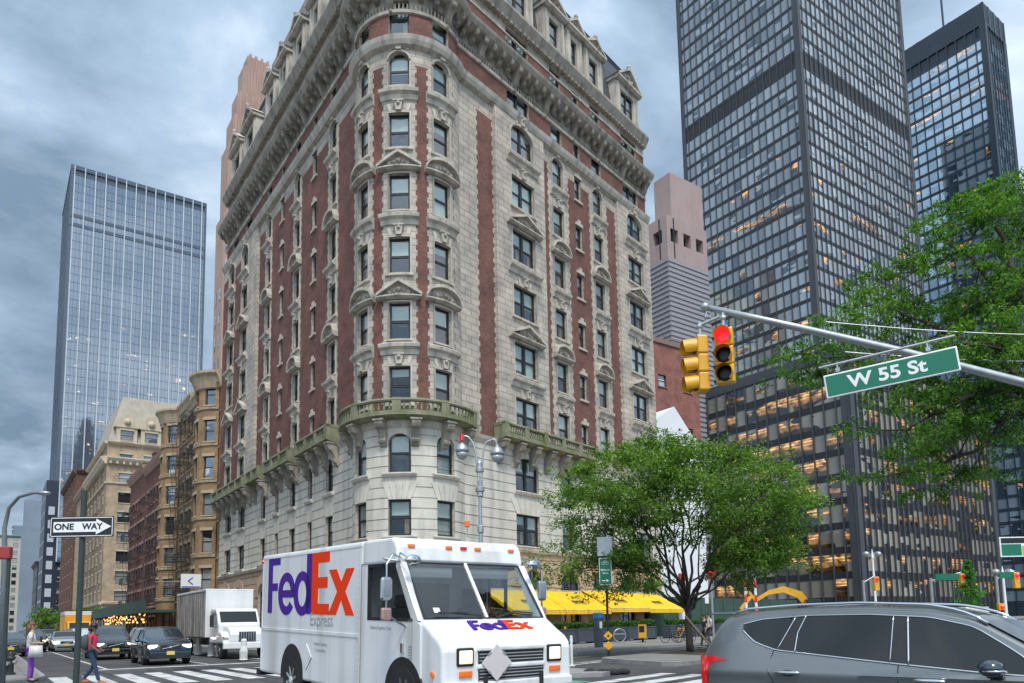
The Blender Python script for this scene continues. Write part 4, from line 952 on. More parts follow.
mb.quad([Vector((0, 0, 213)), dA*44+ZV*213, dA*44+dC*17+ZV*213, dC*17+ZV*213]); mb.tube(dA*14+dC*3+ZV*213, dA*14+dC*3+ZV*226, .35)
mb.build('louvred_crown', TS2, root, fix=False)
# blue glass slab far left
BG = tower_glass('blue_tower_glass', (.06, .085, .115), (.10, .13, .165), .35, .012, refl=.30, edge=.8, lits=1.5, litcol=(1, .75, .45), tintg=(.58, .63, .69), lit_z=150)
BS = mat('blue_tower_spandrel', (.075, .10, .135), .2, .1, .1, spec=.6)
FIN = mat('white_fin', (.52, .57, .62), .4, .05)
Pb = at(70, 200, 330); Pb.z = 0
root = thing('blue_glass_tower', 'wide blue glass office tower with white vertical fins at far left', 'building', Pb)
curtain(root, Pb, [(dC, -dA, 61, 39), (dA, -dC, 50, 20)], 220.5, 4, 4.1, BS, BS, BG, .2, .12, .12, corner_w=1.0, nearest=150)
mb = MB(); P = loc_frame(root, Pb, dC, -dA)
for k in range(14): mb.tb(P, 1.2+k*4.4, 1.6+k*4.4, .1, .8, 0, 221.5)
mb.build('fin', FIN, root, fix=False)
mb = MB()
for d, n, l in ((dC, -dA, 61), (dA, -dC, 50)): mb.tb(loc_frame(root, Pb, d, n), 0, l, -.4, .25, 220, 222)
for z in (196, 191.5): mb.tb(P, 0, 61, .02, .3, z, z+1.6)
mb.build('parapet', BS, root)
# brick art-deco shaft behind the apartment building
SAL = mat('salmon_brick', (.42, .29, .235), .85, .1, .12, streak=((.3, .17, .13), .5))
Ps = at(233, 300, 175); Ps.z = 0
root = thing('stepped_tower', 'slender salmon brick tower with stepped ribbed crown behind the apartment building', 'building', Ps)
P = loc_frame(root, Ps, dC, -dA); mb = MB()
for (a, b, d, z) in ((-2.6, 14, 0, 104), (-1.8, 13, .4, 123), (-.8, 12, .8, 131), (.3, 11, 1.2, 138), (1.6, 10, 1.6, 146), (2.8, 8.5, 2.0, 150)):
    mb.prism([(a, -d), (b, -d), (b, -8+d), (a, -8+d)], lambda x, y, h: P(x, y, h), 0, z)
    k = a+.4
    while k < b: mb.tb(P, k, k+.55, -d-.05, -d+.35, 60, z+.5); k += 1.5
mb.build('shaft', SAL, root, fix=False)
wm = MB()
for k in range(26):
    for j in range(8): wm.tb(P, -2.2+j*2.1, -1.3+j*2.1, .36, .4, 20+k*3.2, 21.6+k*3.2)
for k in range(8):
    for j in range(2): wm.tb(loc_frame(root, Ps+dC*-2.6, dA, -dC), 2+j*3.5, 3+j*3.5, .02, .1, 40+k*6, 43+k*6)
tag(wm.build('window', WGL, root, fix=False), kind='stuff')
# tower with pink top between the apartment building and the black tower
GRY = mat('grey_ribbed_panel', (.25, .238, .255), .7, .1, .1)
PNK = mat('pink_stone', (.37, .275, .255), .8, .1, .1, streak=((.3, .18, .16), .4))
Pg_ = at(670, 300, 140); Pg_.z = 0
root = thing('striped_tower', 'grey horizontally striped tower with pink stone top and square openings', 'building', Pg_)
P = loc_frame(root, Pg_, dC, -dA); Q = loc_frame(root, Pg_, dA, -dC)
mb = MB(); mb.prism([(0, 0), (12, 0), (12, -5.2), (0, -5.2)], lambda x, y, h: P(x, y, h), 0, 73); mb.build('shaft', GRY, root)
mb = MB()
for k in range(60): mb.tb(P, 0, 12, .0, .15, 12+k*1.02, 12.6+k*1.02); mb.tb(Q, 0, 5.2, .0, .22, 12+k*1.02, 12.45+k*1.02)
mb.build('rib', mat('rib_light', (.30, .285, .30), .7), root, fix=False)
mb = MB(); ops = [(1.0+k*3.8, 3.2+k*3.8, 76.6, 79.4) for k in range(3)]
wall(mb, P, 0, 12.0, 73, 82, ops, lambda a, b: 0, depth=1.5); wall(mb, Q, 0, 5.2, 73, 82, [(1.4, 3.8, 76.6, 79.4)], lambda a, b: 0, depth=1.5)
mb.prism([(2.2, -.6), (12, -.6), (12, -5), (2.2, -5)], lambda x, y, h: P(x, y, h), 81.9, 92); mb.quad([P(0, 0, 82), P(12, 0, 82), P(12, -5.2, 82), P(0, -5.2, 82)])
mb.build('pink_top', PNK, root, fix=False)
mb = MB(); mb.tb(P, 0, 12, -2.2, -1.8, 73.2, 81.8); mb.tb(Q, 0, 5.2, -2.2, -1.8, 73.2, 81.8); mb.build('opening_backing', ROOM, root)
# pale yellow slab behind it
Py_ = at(645, 300, 190); Py_.z = 0
root = thing('cream_slab', 'narrow cream apartment slab partly hidden behind the grey striped tower', 'building', Py_)
P = loc_frame(root, Py_, dC, -dA); Q = loc_frame(root, Py_, dA, -dC); CRM = mat('cream_panel', (.60, .54, .36), .8, .08, .1)
mb = MB(); mb.prism([(-4, 0), (16, 0), (16, -14), (-4, -14)], lambda x, y, h: P(x, y, h), 0, 97); mb.build('shaft', CRM, root)
mb = MB()
for k in range(24): mb.tb(P, -3.7, 15.5, .02, .12, 12+k*3.4, 13.7+k*3.4)
mb.build('window_band', WGL, root, fix=False)
# rose brick block
Pr = at(652, 420, 92); Pr.z = 0
root = thing('rose_brick_block', 'plain rose brick block behind the white gabled wall', 'building', Pr)
P = loc_frame(root, Pr, dC, -dA); Q = loc_frame(root, Pr, dA, -dC); LINT['rose'] = ROSE
me = simple_win(1.5, 1.6, 'rose', WGL, FRAME)
facade(root, P, -dA, -4, 9.3, 0, 37.5, [-2, 2.2, 7], [31.5, 25, 18.5, 12, 5.5], 1.5, 1.6, ROSE, me); facade(root, Q, -dC, 0, 18, 0, 37.5, [3, 8, 13], [31.5, 25, 18.5, 12], 1.5, 1.6, ROSE, me); side_box(root, P, -4, 9.3, 16, 37.5, ROSE)
mb = MB(); mb.sweep(P, -4, 9.3, [(-.02, 37.2), (.2, 37.3), (.2, 37.9), (-.02, 38)]); mb.tube(P(0, -1, 37.5), P(0, -1, 39.4), .04); mb.tube(P(-4, -1, 39), P(9, -1, 39), .04); mb.build('parapet', ROSE, root)
# white gabled wall and green hoarding
WHT = mat('white_sheeting', (.74, .75, .76), .7, .04, .3)
Pw = at(661, 560, 66); Pw.z = 0
root = thing('gabled_white_wall', 'tall blank white wall with pointed gable behind the median tree', 'wall', Pw)
P = loc_frame(root, Pw, dC, -dA)
mb = MB(); mb.prism([(-.5, 2.9), (6.2, 2.9), (6.2, 18.2), (5.0, 18.8), (2.6, 21.3), (-.5, 19.4)], lambda a, b, h: P(a, h, b), -6, 0); mb.build('sheeting', WHT, root)
mb = MB(); mb.prism([(-.5, -6), (6.2, -6), (6.2, -.3), (-.5, -.3)], lambda a, b, h: P(a, b, h), 0, 2.88); mb.build('base', STEELB, root)
HGR = mat('hoarding_green', (.035, .075, .055), .75, .15, .8)
Ph = at(655, 620, 62); Ph.z = .14
root = thing('site_hoarding', 'dark green plywood site hoarding along the pavement past the awnings', 'hoarding', Ph)
P = loc_frame(root, Ph, dB, nB); mb = MB(); mb.tb(P, -1, 34, -.15, 0, 0, 3.3)
for k in range(15): mb.tb(P, -1+k*2.4, -.88+k*2.4, .0, .06, 0, 3.3)
mb.build('board', HGR, root, fix=False); mb = MB(); mb.tb(P, 4.2, 6.2, .01, .08, 0, 2.5); mb.build('gate', mat('gate_grey', (.30, .31, .31), .6), root); mb = MB(); mb.tb(P, 4.7, 5.3, .09, .1, 1.2, 2.0); mb.build('notice', WHT, root)
# ================================================================== vehicles
TYRE = mat('tyre_rubber', (.018, .018, .019), .85, .2, 6)
CHROME = mat('chrome', (.62, .64, .66), .12, .05, 3, metal=1.0)
ALLOY = mat('alloy', (.38, .39, .40), .3, .1, 3, metal=.9)
PLASTB = mat('black_plastic', (.02, .021, .022), .45, .2, 4)
DGLASS = mat('tinted_glass', (.008, .011, .012), .03, .2, 1.2, spec=.5)
SGLASS = glass_mat('car_glass', (.78, .86, .85), .045, .015, 0, .32)
REDL = mat('red_lens', (.55, .012, .015), .15, .2, 20, coat=.6, emit=(1, .03, .03), estr=.08)
AMBL = mat('amber_lens', (.75, .16, .02), .2, .15, 20, coat=.5, emit=(1, .25, .03), estr=.1)
HEADL = mat('lit_headlight', (.9, .85, .7), .1, .05, 4, emit=(1, .74, .36), estr=.4)
HEADS = mat('car_headlight_on', (.9, .85, .7), .1, .05, 4, emit=(1, .82, .5), estr=3.0)
WHITEL = mat('bright_headlight', (1, 1, 1), .1, .02, 4, emit=(.95, .98, 1), estr=14)
PLATE = mat('number_plate_yellow', (.72, .55, .12), .5, .08)
WHTPL_ = mat('paper_white', (.7, .7, .68), .7, .05, 4)
INTER = mat('cabin_dark', (.03, .032, .034), .8, .3, 4)
def lerp_knots(kn, x):
    if x <= kn[0][0]: return kn[0][1]
    for (a, u), (b, v) in zip(kn, kn[1:]):
        if x <= b:
            t = (x-a)/(b-a); return u+(v-u)*t
    return kn[-1][1]
def smooth_knots(kn, x, r=.10):
    return sum(lerp_knots(kn, x+d*r)*w for d, w in ((-1, .15), (-.5, .22), (0, .26), (.5, .22), (1, .15)))
def wheel(root, x, y, r, w, side, spokes=5, rimm=None, zc=None):
    zc = r if zc is None else zc
    t = MB(); rot = Matrix.Rotation(pi/2, 3, 'X')
    t.lathe([(r*.62, -w/2), (r*.93, -w/2), (r, -w*.35), (r, w*.35), (r*.93, w/2), (r*.62, w/2)], (x, y, zc), 28, 0, rot)
    q = t.build('wheel', TYRE, root, smooth=False); m = MB(); yo = y+side*(w/2-.015)
    m.lathe([(r*.64, -.01), (r*.64, .012), (r*.58, .012), (r*.56, -.01)], (x, yo, zc), 28, 0, rot)
    m.lathe([(.001, -.03), (r*.56, -.03)], (x, yo-side*.03, zc), 20, 1, rot); m.lathe([(r*.16, -.02), (r*.14, .025), (.001, .025)], (x, yo, zc), 14, 0, rot)
    for k in range(spokes):
        a = 2*pi*k/spokes+.3; c, s = cos(a), sin(a); m.box((x+c*r*.36, yo, zc+s*r*.36), (r*.48, .03, r*.13), 0, Matrix.Rotation(-a, 3, 'Y'))
    m.build('rim', [rimm or ALLOY, PLASTB], q)
class Car:
    """lofted car body: x forward from the rear bumper, y left, z up"""
    def __init__(s, L, W, top, belt, sill=.3, tum=.2, taper_r=.06, taper_f=.16, bel_in=.02, shoulder=.9):
        s.L, s.W, s.top, s.belt, s.sill, s.tum, s.tr, s.tf, s.bi, s.sh = L, W, top, belt, sill, tum, taper_r, taper_f, bel_in, shoulder
    def zt(s, x): return smooth_knots(s.top, x, .08)
    def zb(s, x): return min(smooth_knots(s.belt, x), s.zt(x)-.06)
    def w(s, x):
        r = max(0, 1-x/.5); f = max(0, 1-(s.L-x)/.8); return s.W*(1-s.tr*r**2-s.tf*f**2.2)
    def wr(s, x): return s.w(x)-s.bi-s.tum*min(1, max(0, (s.zt(x)-s.zb(x)-.06)/.5))
    def y(s, x, z):
        zb, zt, w = s.zb(x), s.zt(x), s.w(x)
        if z <= zb:
            v = w*(1-.05*max(0, (.8-z)/.55)**2)-s.bi*max(0, min(1, (z-s.sh)/max(.02, zb-s.sh))) if z > s.sh else w*(1-.05*max(0, (.8-z)/.55)**2)
            return v+.022*math.exp(-((z-s.sh)/.035)**2)
        u = (z-zb)/max(.02, zt-.06-zb); return (w-s.bi)+(s.wr(x)-(w-s.bi))*min(1, u)
    def section(s, x):
        zb, zt, wr = s.zb(x), s.zt(x), s.wr(x); P = []
        for z in [s.sill, s.sill+.12, .55, .68, .8, s.sh-.06, s.sh, s.sh+.03]:
            z = min(z, zb-.01); P.append((s.y(x, z), z))
        for k in range(5):
            z = zb+(zt-.06-zb)*k/4; P.append((s.y(x, z), z))
        P += [(wr-.012, zt-.045), (wr-.04, zt-.02), (wr-.1, zt-.003), (wr*.5, zt+.012), (0, zt+.018)]
        return P
    def body(s, n=44):
        mb = MB(); xs = [s.L*k/n for k in range(n+1)]; secs = []
        xs = sorted(set([0, .02, .06]+xs+[s.L-.02, s.L-.06]))
        for x in xs:
            P = s.section(x); secs.append([(x, -a, b) for a, b in P]+[(x, a, b) for a, b in P[-2::-1]])
        m = len(secs[0]); i = 0
        for q in secs: mb.v += q
        for a in range(len(secs)-1):
            for b in range(m-1):
                mb.f.append((a*m+b, a*m+b+1, (a+1)*m+b+1, (a+1)*m+b)); mb.m.append(0); mb.uv.append(None)
            mb.f.append((a*m+m-1, a*m, (a+1)*m, (a+1)*m+m-1)); mb.m.append(0); mb.uv.append(None)
        mb.f.append(tuple(range(m))); mb.f.append(tuple((len(secs)-1)*m+k for k in range(m))); mb.m += [0, 0]; mb.uv += [None, None]
        return mb
    def patch(s, mb, lo, hi, x0, x1, side, eps, n=16, m=0, nz=5):
        for k in range(n):
            a, b = x0+(x1-x0)*k/n, x0+(x1-x0)*(k+1)/n
            for j in range(nz):
                q = []
                for x, f in ((a, j/nz), (b, j/nz), (b, (j+1)/nz), (a, (j+1)/nz)):
                    z = lo(x)+(hi(x)-lo(x))*f; q.append((x, side*(s.y(x, z)+eps), z))
                mb.quad(q, m)
    def top_patch(s, mb, x0, x1, inset, eps, m=0, n=10):
        for k in range(n):
            a, b = x0+(x1-x0)*k/n, x0+(x1-x0)*(k+1)/n
            for j in range(8):
                q = []
                for x, f in ((a, j/4-1), (b, j/4-1), (b, (j+1)/4-1), (a, (j+1)/4-1)):
                    wr = s.wr(x)-inset; q.append((x+eps*.5*(1 if x1 > s.L*.5 else -1), f*wr, s.zt(x)+.018*(1-abs(f))+eps))
                mb.quad(q, m)
    def line(s, mb, pts, side, r=.006, eps=.0, m=0):
        P = []
        for (a, c), (b, d) in zip(pts, pts[1:]):
            for k in range(8): x, z = a+(b-a)*k/8, c+(d-c)*k/8; P.append((x, side*(s.y(x, z)+eps), z))
        x, z = pts[-1]; P.append((x, side*(s.y(x, z)+eps), z)); mb.path(P, r, 6, m)
def kn(*p): return list(p)
# ---- the grey SUV in the foreground
PAINTG = mat('grey_metallic', (.17, .185, .19), .3, .06, 40, metal=.5, coat=1.0, spec=.5)
suv_yaw = math.atan2(-cos(rad(46)), sin(rad(46)))
lfS = Vector((cos(rad(46)), sin(rad(46)), 0)); base = Vector((at(698, 655, 9.4).x, 9.4, 0))+lfS*.95
suv = thing('suv', 'grey metallic suv with roof rails and tinted windows passing in the foreground', 'car', base, suv_yaw)
S = Car(4.77, .95, kn((0, 1.08), (.06, 1.2), (.28, 1.6), (.55, 1.655), (1.2, 1.69), (1.9, 1.695), (2.6, 1.655), (3.0, 1.56), (3.75, 1.10), (4.3, 1.0), (4.65, .88), (4.77, .62)),
        kn((0, 1.2), (.55, 1.3), (.72, 1.26), (1.0, 1.17), (2.24, 1.06), (3.12, .99), (3.6, .97), (4.77, .85)), .32, .19, .08, .2, .03, .95)
b = S.body(60).build('body', PAINTG, suv, smooth=True); smooth_by_angle(b, 50)
lo = lambda x: smooth_knots([(.55, 1.47), (.62, 1.40), (.74, 1.295), (1.0, 1.205), (2.24, 1.085), (3.12, 1.01), (3.62, .985)], x, .04)
hi = lambda x: smooth_knots([(.55, 1.50), (.8, 1.565), (1.33, 1.60), (2.0, 1.60), (2.6, 1.56), (3.0, 1.46), (3.35, 1.22), (3.62, .99)], x, .06)
for side in (-1, 1):
    mb = MB(); S.patch(mb, lo, hi, .58, 3.6, side, .003, 40); mb.build('window_band', PLASTB, suv, fix=False)
    for nm, a, c in (('quarter_window', .62, 1.06), ('rear_door_window', 1.27, 2.22), ('front_door_window', 2.44, 3.56)):
        mb = MB(); lo2 = lambda x: min(lo(x)+.014, hi(x)); hi2 = lambda x: max(hi(x)-.014, lo(x))
        if nm == 'quarter_window': # raked rear edge of the pillar
            hi3 = lambda x: hi2(x); S.patch(mb, lambda x: max(lo2(x), lo2(x)+(x-1.02)*2.8 if x > 1.02 else -9), hi3, a, 1.17, side, .008, 18)
        else: S.patch(mb, lo2, hi2, a, c, side, .008, 24)
        mb.build(nm, DGLASS, suv, smooth=True, fix=False)
    mb = MB(); pts = [(x, lo(x)) for x in [.58+.08*k for k in range(38)]]; S.line(mb, pts, side, .011, .004)
    S.line(mb, [(x, hi(x)) for x in [.58+.08*k for k in range(38)]], side, .009, .004); S.line(mb, [(1.02, lo(1.02)+.01), (1.2, hi(1.2)-.01)], side, .008, .01); S.line(mb, [(1.225, lo(1.225)), (1.24, 1.4), (1.32, hi(1.32))], side, .008, .01)
    S.line(mb, [(2.24, lo(2.24)), (2.26, hi(2.26))], side, .006, .01); S.line(mb, [(2.42, lo(2.42)), (2.40, hi(2.4))], side, .012, .01); mb.build('chrome_strip', CHROME, suv, smooth=True)
    mb = MB(); S.line(mb, [(.95, .45), (.98, .8), (.9, 1.0), (.98, 1.2)], side, .007, -.002); S.line(mb, [(2.3, .4), (2.32, 1.07)], side, .007, -.002); S.line(mb, [(3.5, .4), (3.55, .98)], side, .007, -.002); mb.build('door_seam', PLASTB, suv)
    for x, z in ((1.15, .955), (2.62, .92)):
        mb = MB(); y = side*(S.y(x, z)); mb.lathe([(.001, -.15), (.016, -.14), (.022, -.06), (.022, .06), (.016, .14), (.001, .15)], (x, y+side*.028, z), 10, 0, Matrix.Rotation(rad(90), 3, 'Y'))
        for d in (-.11, .11): mb.box((x+d, y+side*.01, z), (.04, .05, .03))
        q = mb.build('door_handle', CHROME, suv, smooth=True); mb = MB(); mb.ball((x, y-side*.008, z-.006), .085, 10, 0, (1.0, .18, .42)); mb.build('handle_recess', PLASTB, q)
    mb = MB(); P = [(.42+.1*k, side*(S.wr(.42+.1*k)-.03), S.zt(.42+.1*k)+.035*min(1, k/2, (27-k)/3+.01)) for k in range(28)]; mb.path(P, .017, 8); mb.build('roof_rail', CHROME, suv, smooth=True)
    mb = MB(); c = Vector((3.18, side*1.07, 1.07)); mb.ball(c, .12, 14, 0, (.95, 1.05, .72)); mb.build('mirror', mat('mirror_dark_blue', (.02, .035, .05), .15, .1, 3, coat=1), suv, smooth=True)
    q = COL.objects[-1]; mb = MB(); mb.box((3.2, side*.97, 1.0), (.12, .18, .05)); mb.ball((3.20, side*1.08, 1.045), .117, 12, 1, (1.02, 1.05, .22)); mb.build('mirror_base', [PLASTB, CHROME], q, smooth=True)
    mb = MB(); S.patch(mb, lambda x: smooth_knots([(0, .62), (.075, .64), (.11, .98), (.15, 1.045), (.40, 1.085)], x, .02), lambda x: smooth_knots([(0, 1.13), (.25, 1.12), (.36, 1.09), (.40, 1.086)], x, .02), .0, .40, side, .012, 30)
    for z0, z1, yy in ((.62, 1.12, .85),): mb.bx(-.02, .03, min(side*yy, side*.55), max(side*yy, side*.55), z0+.3, z1)
    mb.build('tail_light', REDL, suv, fix=False)
    for x in (.92, 3.8):
        wheel(suv, x, side*.84, .37, .24, side); mb = MB(); P = [(x+.46*cos(a), .37+.46*sin(a)) for a in [pi*k/16 for k in range(17)]]
        mb.prism(P+[(x-.46, .3), (x+.46, .3)], lambda a, c, h: Vector((a, h, c)), side*.80, side*(S.y(x, .6)+.008)); mb.build('wheel_arch', PLASTB, suv)
mb = MB(); S.top_patch(mb, 3.02, 3.72, .05, .006); mb.build('windscreen', DGLASS, suv, smooth=True, fix=False)
mb = MB(); S.top_patch(mb, .07, .27, .1, .006); mb.build('rear_window', DGLASS, suv, smooth=True, fix=False)
mb = MB(); S.top_patch(mb, 1.1, 2.6, .28, .004); mb.build('sunroof', DGLASS, suv, smooth=True, fix=False)
mb = MB(); mb.box((.22, 0, 1.645), (.3, 1.36, .035)); mb.build('spoiler', PAINTG, suv, bevel=.012)
mb = MB(); mb.box((.0, 0, .5), (.16, 1.7, .34)); mb.box((4.74, 0, .48), (.16, 1.5, .3)); mb.build('bumper', PLASTB, suv, bevel=.04)
mb = MB(); mb.box((4.70, .62, .8), (.12, .3, .1)); mb.box((4.70, -.62, .8), (.12, .3, .1)); mb.build('headlight', CHROME, suv)
mb = MB(); mb.box((4.75, 0, .7), (.06, .9, .26)); mb.build('grille', PLASTB, suv)
# ---- cars on the side street
def street_car(name, label, loc, yaw, paint, L=4.7, W=.93, H=1.66, lit=HEADS, group=None, sedan=False, taxi=False):
    k = H/1.66
    r = thing(name, label, 'car', loc, yaw, group)
    if sedan: top = kn((0, .98), (.5, 1.05), (1.0, 1.12), (1.6, H-.06), (2.2, H), (2.7, H-.03), (3.5, 1.02), (4.3, .92), (L-.1, .8), (L, .58)); belt = kn((0, .9), (1.0, .96), (3.4, .9), (L, .8))
    else: top = kn((0, 1.0), (.1, 1.15), (.4, H-.12), (.8, H-.03), (1.7, H), (2.4, H-.03), (2.7, H-.1), (3.45, 1.14), (4.2, 1.06), (L-.12, .95), (L, .66)); belt = kn((0, 1.1), (2.5, 1.04), (3.4, 1.0), (L, .9))
    c = Car(L, W, top, belt, .28, .2, .06, .14)
    q = c.body(34).build('body', paint, r, smooth=True); smooth_by_angle(q, 50)
    lo = lambda x: c.zb(x)+.03; hi = lambda x: max(c.zt(x)-.1, c.zb(x)+.035)
    xa, xb = (1.0, 3.25) if sedan else (.45, 3.2)
    for s in (-1, 1):
        mb = MB(); c.patch(mb, lo, hi, xa, xb, s, .005, 24); mb.build('side_window', DGLASS, r, smooth=True, fix=False)
        mb = MB(); c.line(mb, [(2.05, lo(2.05)), (2.0, hi(2.0))], s, .03, .004); c.line(mb, [(x, lo(x)) for x in (xa, 1.5, 2.2, xb)], s, .008, .006); mb.build('pillar', PLASTB, r)
        mb = MB(); mb.ball((3.02, s*(W+.1), 1.06), .1, 10, 0, (.7, 1.1, .75)); mb.box((3.02, s*(W), 1.02), (.08, .16, .05)); mb.build('mirror', paint, r, smooth=True)
        for x in (.9, L-.95): wheel(r, x, s*(W-.12), .35, .24, s); mb = MB(); P = [(x+.42*cos(a), .35+.42*sin(a)) for a in [pi*j/12 for j in range(13)]]; mb.prism(P+[(x-.42, .27), (x+.42, .27)], lambda a, b_, h: Vector((a, h, b_)), s*(W-.18), s*(c.y(x, .6)+.006)); mb.build('wheel_arch', PLASTB, r)
        mb = MB(); yy = s*(W-.27); zl = c.zt(L-.2)-.17
        mb.box((L-.11, yy, zl), (.2, .36, .13), 0, Matrix.Rotation(s*rad(-18), 3, 'Z')); mb.build('headlight', lit, r, bevel=.03)
        mb = MB(); mb.box((.03, s*(W-.2), .95), (.1, .22, .3)); mb.build('tail_light', REDL, r)
    mb = MB(); c.top_patch(mb, 2.5 if not sedan else 2.75, 3.4, .06, .006); mb.build('windscreen', SGLASS if lit is not WHITEL else DGLASS, r, smooth=True, fix=False)
    mb = MB(); c.top_patch(mb, 2.52 if not sedan else 2.77, 3.38, .09, -.003); mb.build('dashboard', INTER, r, smooth=True, fix=False)
    mb = MB(); mb.box((L-.03, 0, c.zt(L-.2)-.2), (.1, .84, .24)); mb.build('grille', PLASTB, r, bevel=.04)
    for j in range(9): pass
    mb = MB(); mb.box((L+.02, 0, c.zt(L-.2)-.2), (.03, .10, .10)); mb.path([(L+.03, -.34, c.zt(L-.2)-.28), (L+.035, .34, c.zt(L-.2)-.12)], .012, 5); mb.build('badge', CHROME, r)
    mb = MB(); mb.box((L-.05, 0, .46), (.16, W*1.72, .26)); mb.build('bumper', paint, r, bevel=.06); mb = MB(); mb.box((L+.02, 0, .36), (.06, 1.2, .1)); mb.box((L+.0, .62, .42), (.05, .24, .12)); mb.box((L+.0, -.62, .42), (.05, .24, .12)); mb.build('air_intake', PLASTB, r)
    mb = MB(); mb.box((L+.05, 0, .52), (.02, .32, .16)); mb.build('number_plate', PLATE, r)
    return r
yawA = math.atan2(-dA.y, -dA.x)
NAVY = mat('navy_metallic', (.018, .028, .05), .25, .1, 30, metal=.4, coat=1)
BLKP = mat('black_metallic', (.012, .013, .015), .22, .1, 30, metal=.3, coat=1)
SILV = mat('silver_metallic', (.42, .44, .45), .3, .05, 30, metal=.6, coat=1)
DRED = mat('dark_red_paint', (.12, .015, .015), .25, .1, 30, coat=1)
WHTP = mat('white_paint', (.72, .74, .75), .3, .04, 3, coat=.8)
def on_street(t, o, L=4.7): p = WA(t+L, o); return p     # rear of a car whose nose stands at t
street_car('suv', 'dark navy suv with lit headlights waiting first at the stop line', on_street(-5.9, 11.75), yawA, NAVY, 4.7, .95, 1.66)
street_car('suv', 'black suv with lit headlights waiting behind and left of the navy suv', on_street(2.8, 12.75, 5.0), yawA, BLKP, 5.0, .99, 1.78)
street_car('car', 'dark car partly hidden behind the woman in purple trousers', on_street(14, 16.0+1.0), yawA, BLKP, 4.6, .92, 1.5, PLASTB, 'cars queuing up the side street', True)
specs = [(23.5, 15.5, BLKP, HEADS, False, 'dark oncoming car with dim yellow headlights left of the glaring headlights'), (22, 13.45, SILV, WHITEL, True, 'silver car with one dazzling white headlight glare in the side street'),
         (33, 15.2, SILV, HEADS, True, 'silver car second in the far queue behind the dark one'), (32, 11.4, WHTP, HEADS, False, 'white car behind the dazzling silver car in the side street'), (14.5, 9.0, BLKP, HEADS, False, 'black car in the lane beside the parked box truck'),
         (44, 14.2, BLKP, HEADS, True, 'black far car in the left lane deep in the side street'), (43, 11.2, DRED, HEADS, False, 'dark red far car in the middle of the side street'), (56, 12.6, SILV, WHITEL, False, 'farthest silver car with headlights on in the side street')]
for t, o, p, l, sd_, lab in specs: street_car('car', lab, on_street(t, o), yawA, p, 4.6, .92, 1.5 if sd_ else 1.7, l, 'cars queuing up the side street', sd_)
street_car('car', 'silver car whose roof shows beyond the foreground suv', at(800, 640, 24).xy.to_3d(), math.atan2(-dC.y, -dC.x)+.25, SILV, 4.6, .92, 1.66, HEADL)
# yellow lorry far up the street
YP = mat('lorry_yellow', (.75, .38, .03), .5, .08, 1)
r = thing('box_lorry', 'yellow box lorry with white roof far up the side street', 'truck', WA(52, 10.2), yawA)
mb = MB(); mb.bx(-6, 0, -1.25, 1.25, .9, 3.1); mb.build('cargo_box', YP, r, bevel=.05); mb = MB(); mb.bx(-6.02, .02, -1.27, 1.27, 3.1, 3.55); mb.build('roof', WHTP, r, bevel=.05)
mb = MB(); mb.prism([(.05, .6), (1.9, .6), (1.9, 1.5), (1.5, 2.4), (.05, 2.5)], lambda a, c, h: Vector((a, h, c)), -1.1, 1.1); mb.build('cab', YP, r, bevel=.06); mb = MB(); mb.quad([(1.93, -.95, 1.52), (1.93, .95, 1.52), (1.55, .9, 2.32), (1.55, -.9, 2.32)]); mb.build('windscreen', DGLASS, r, fix=False)
for s in (-1, 1):
    for x in (-4.4, 1.0): wheel(r, x, s*1.0, .45, .28, s)
# ---- weathered white box truck parked on the right side of the side street
BOXG = mat('weathered_aluminium', (.34, .325, .30), .6, .3, 1.2, metal=.2, streak=((.10, .085, .07), .9), bump=.1)
TWHITE = mat('truck_white', (.74, .75, .74), .35, .05, 1.2, coat=.4, streak=((.4, .39, .36), .25))
r = thing('box_truck', 'white conventional cab box truck with weathered grey cargo side parked behind the delivery van', 'truck', WA(.6, 7.65), yawA)
mb = MB(); mb.bx(-7.2, 0, -1.22, 1.22, 1.05, 3.55); q = mb.build('cargo_box', [BOXG], r, bevel=.04)
mb = MB()
for k in range(14): mb.bx(-7.1+k*.52, -7.06+k*.52, -1.245, -1.22, 1.1, 3.45); mb.bx(-7.1+k*.52, -7.06+k*.52, 1.22, 1.245, 1.1, 3.45)
mb.build('side_rib', BOXG, q); mb = MB(); mb.bx(-7.22, .04, -1.25, 1.25, 3.5, 3.62); mb.bx(0.002, .05, -1.24, 1.24, 1.05, 3.5); mb.build('front_panel', TWHITE, r, bevel=.03)
mb = MB(); mb.prism([(.25, .75), (.25, 2.4), (.4, 2.58), (1.5, 2.52), (1.95, 1.85), (2.05, 1.75), (2.05, .75)], lambda a, c, h: Vector((a, h, c)), -1.05, 1.05); mb.build('cab', TWHITE, r, bevel=.07)
mb = MB(); mb.prism([(2.0, .8), (2.0, 1.72), (2.9, 1.58), (3.3, 1.42), (3.42, 1.2), (3.42, .8)], lambda a, c, h: Vector((a, h, c)), -.82, .82); mb.build('hood', TWHITE, r, bevel=.1)
mb = MB()
for s in (-1, 1): mb.prism([(1.95, .75), (2.0, 1.1), (2.35, 1.38), (2.9, 1.34), (3.3, 1.05), (3.35, .75)], lambda a, c, h: Vector((a, h, c)), s*.75, s*1.15)
mb.build('fender', TWHITE, r, bevel=.1); mb = MB(); mb.bx(3.3, 3.5, -1.15, 1.15, .5, .82); mb.build('bumper', TWHITE, r, bevel=.04)
mb = MB(); mb.bx(3.38, 3.45, -.42, .42, .85, 1.35); 
mb.build('grille', CHROME, r); mb = MB()
for k in range(7): mb.bx(3.452, 3.46, -.38+k*.12, -.32+k*.12, .88, 1.32)
mb.build('grille_slot', PLASTB, r)
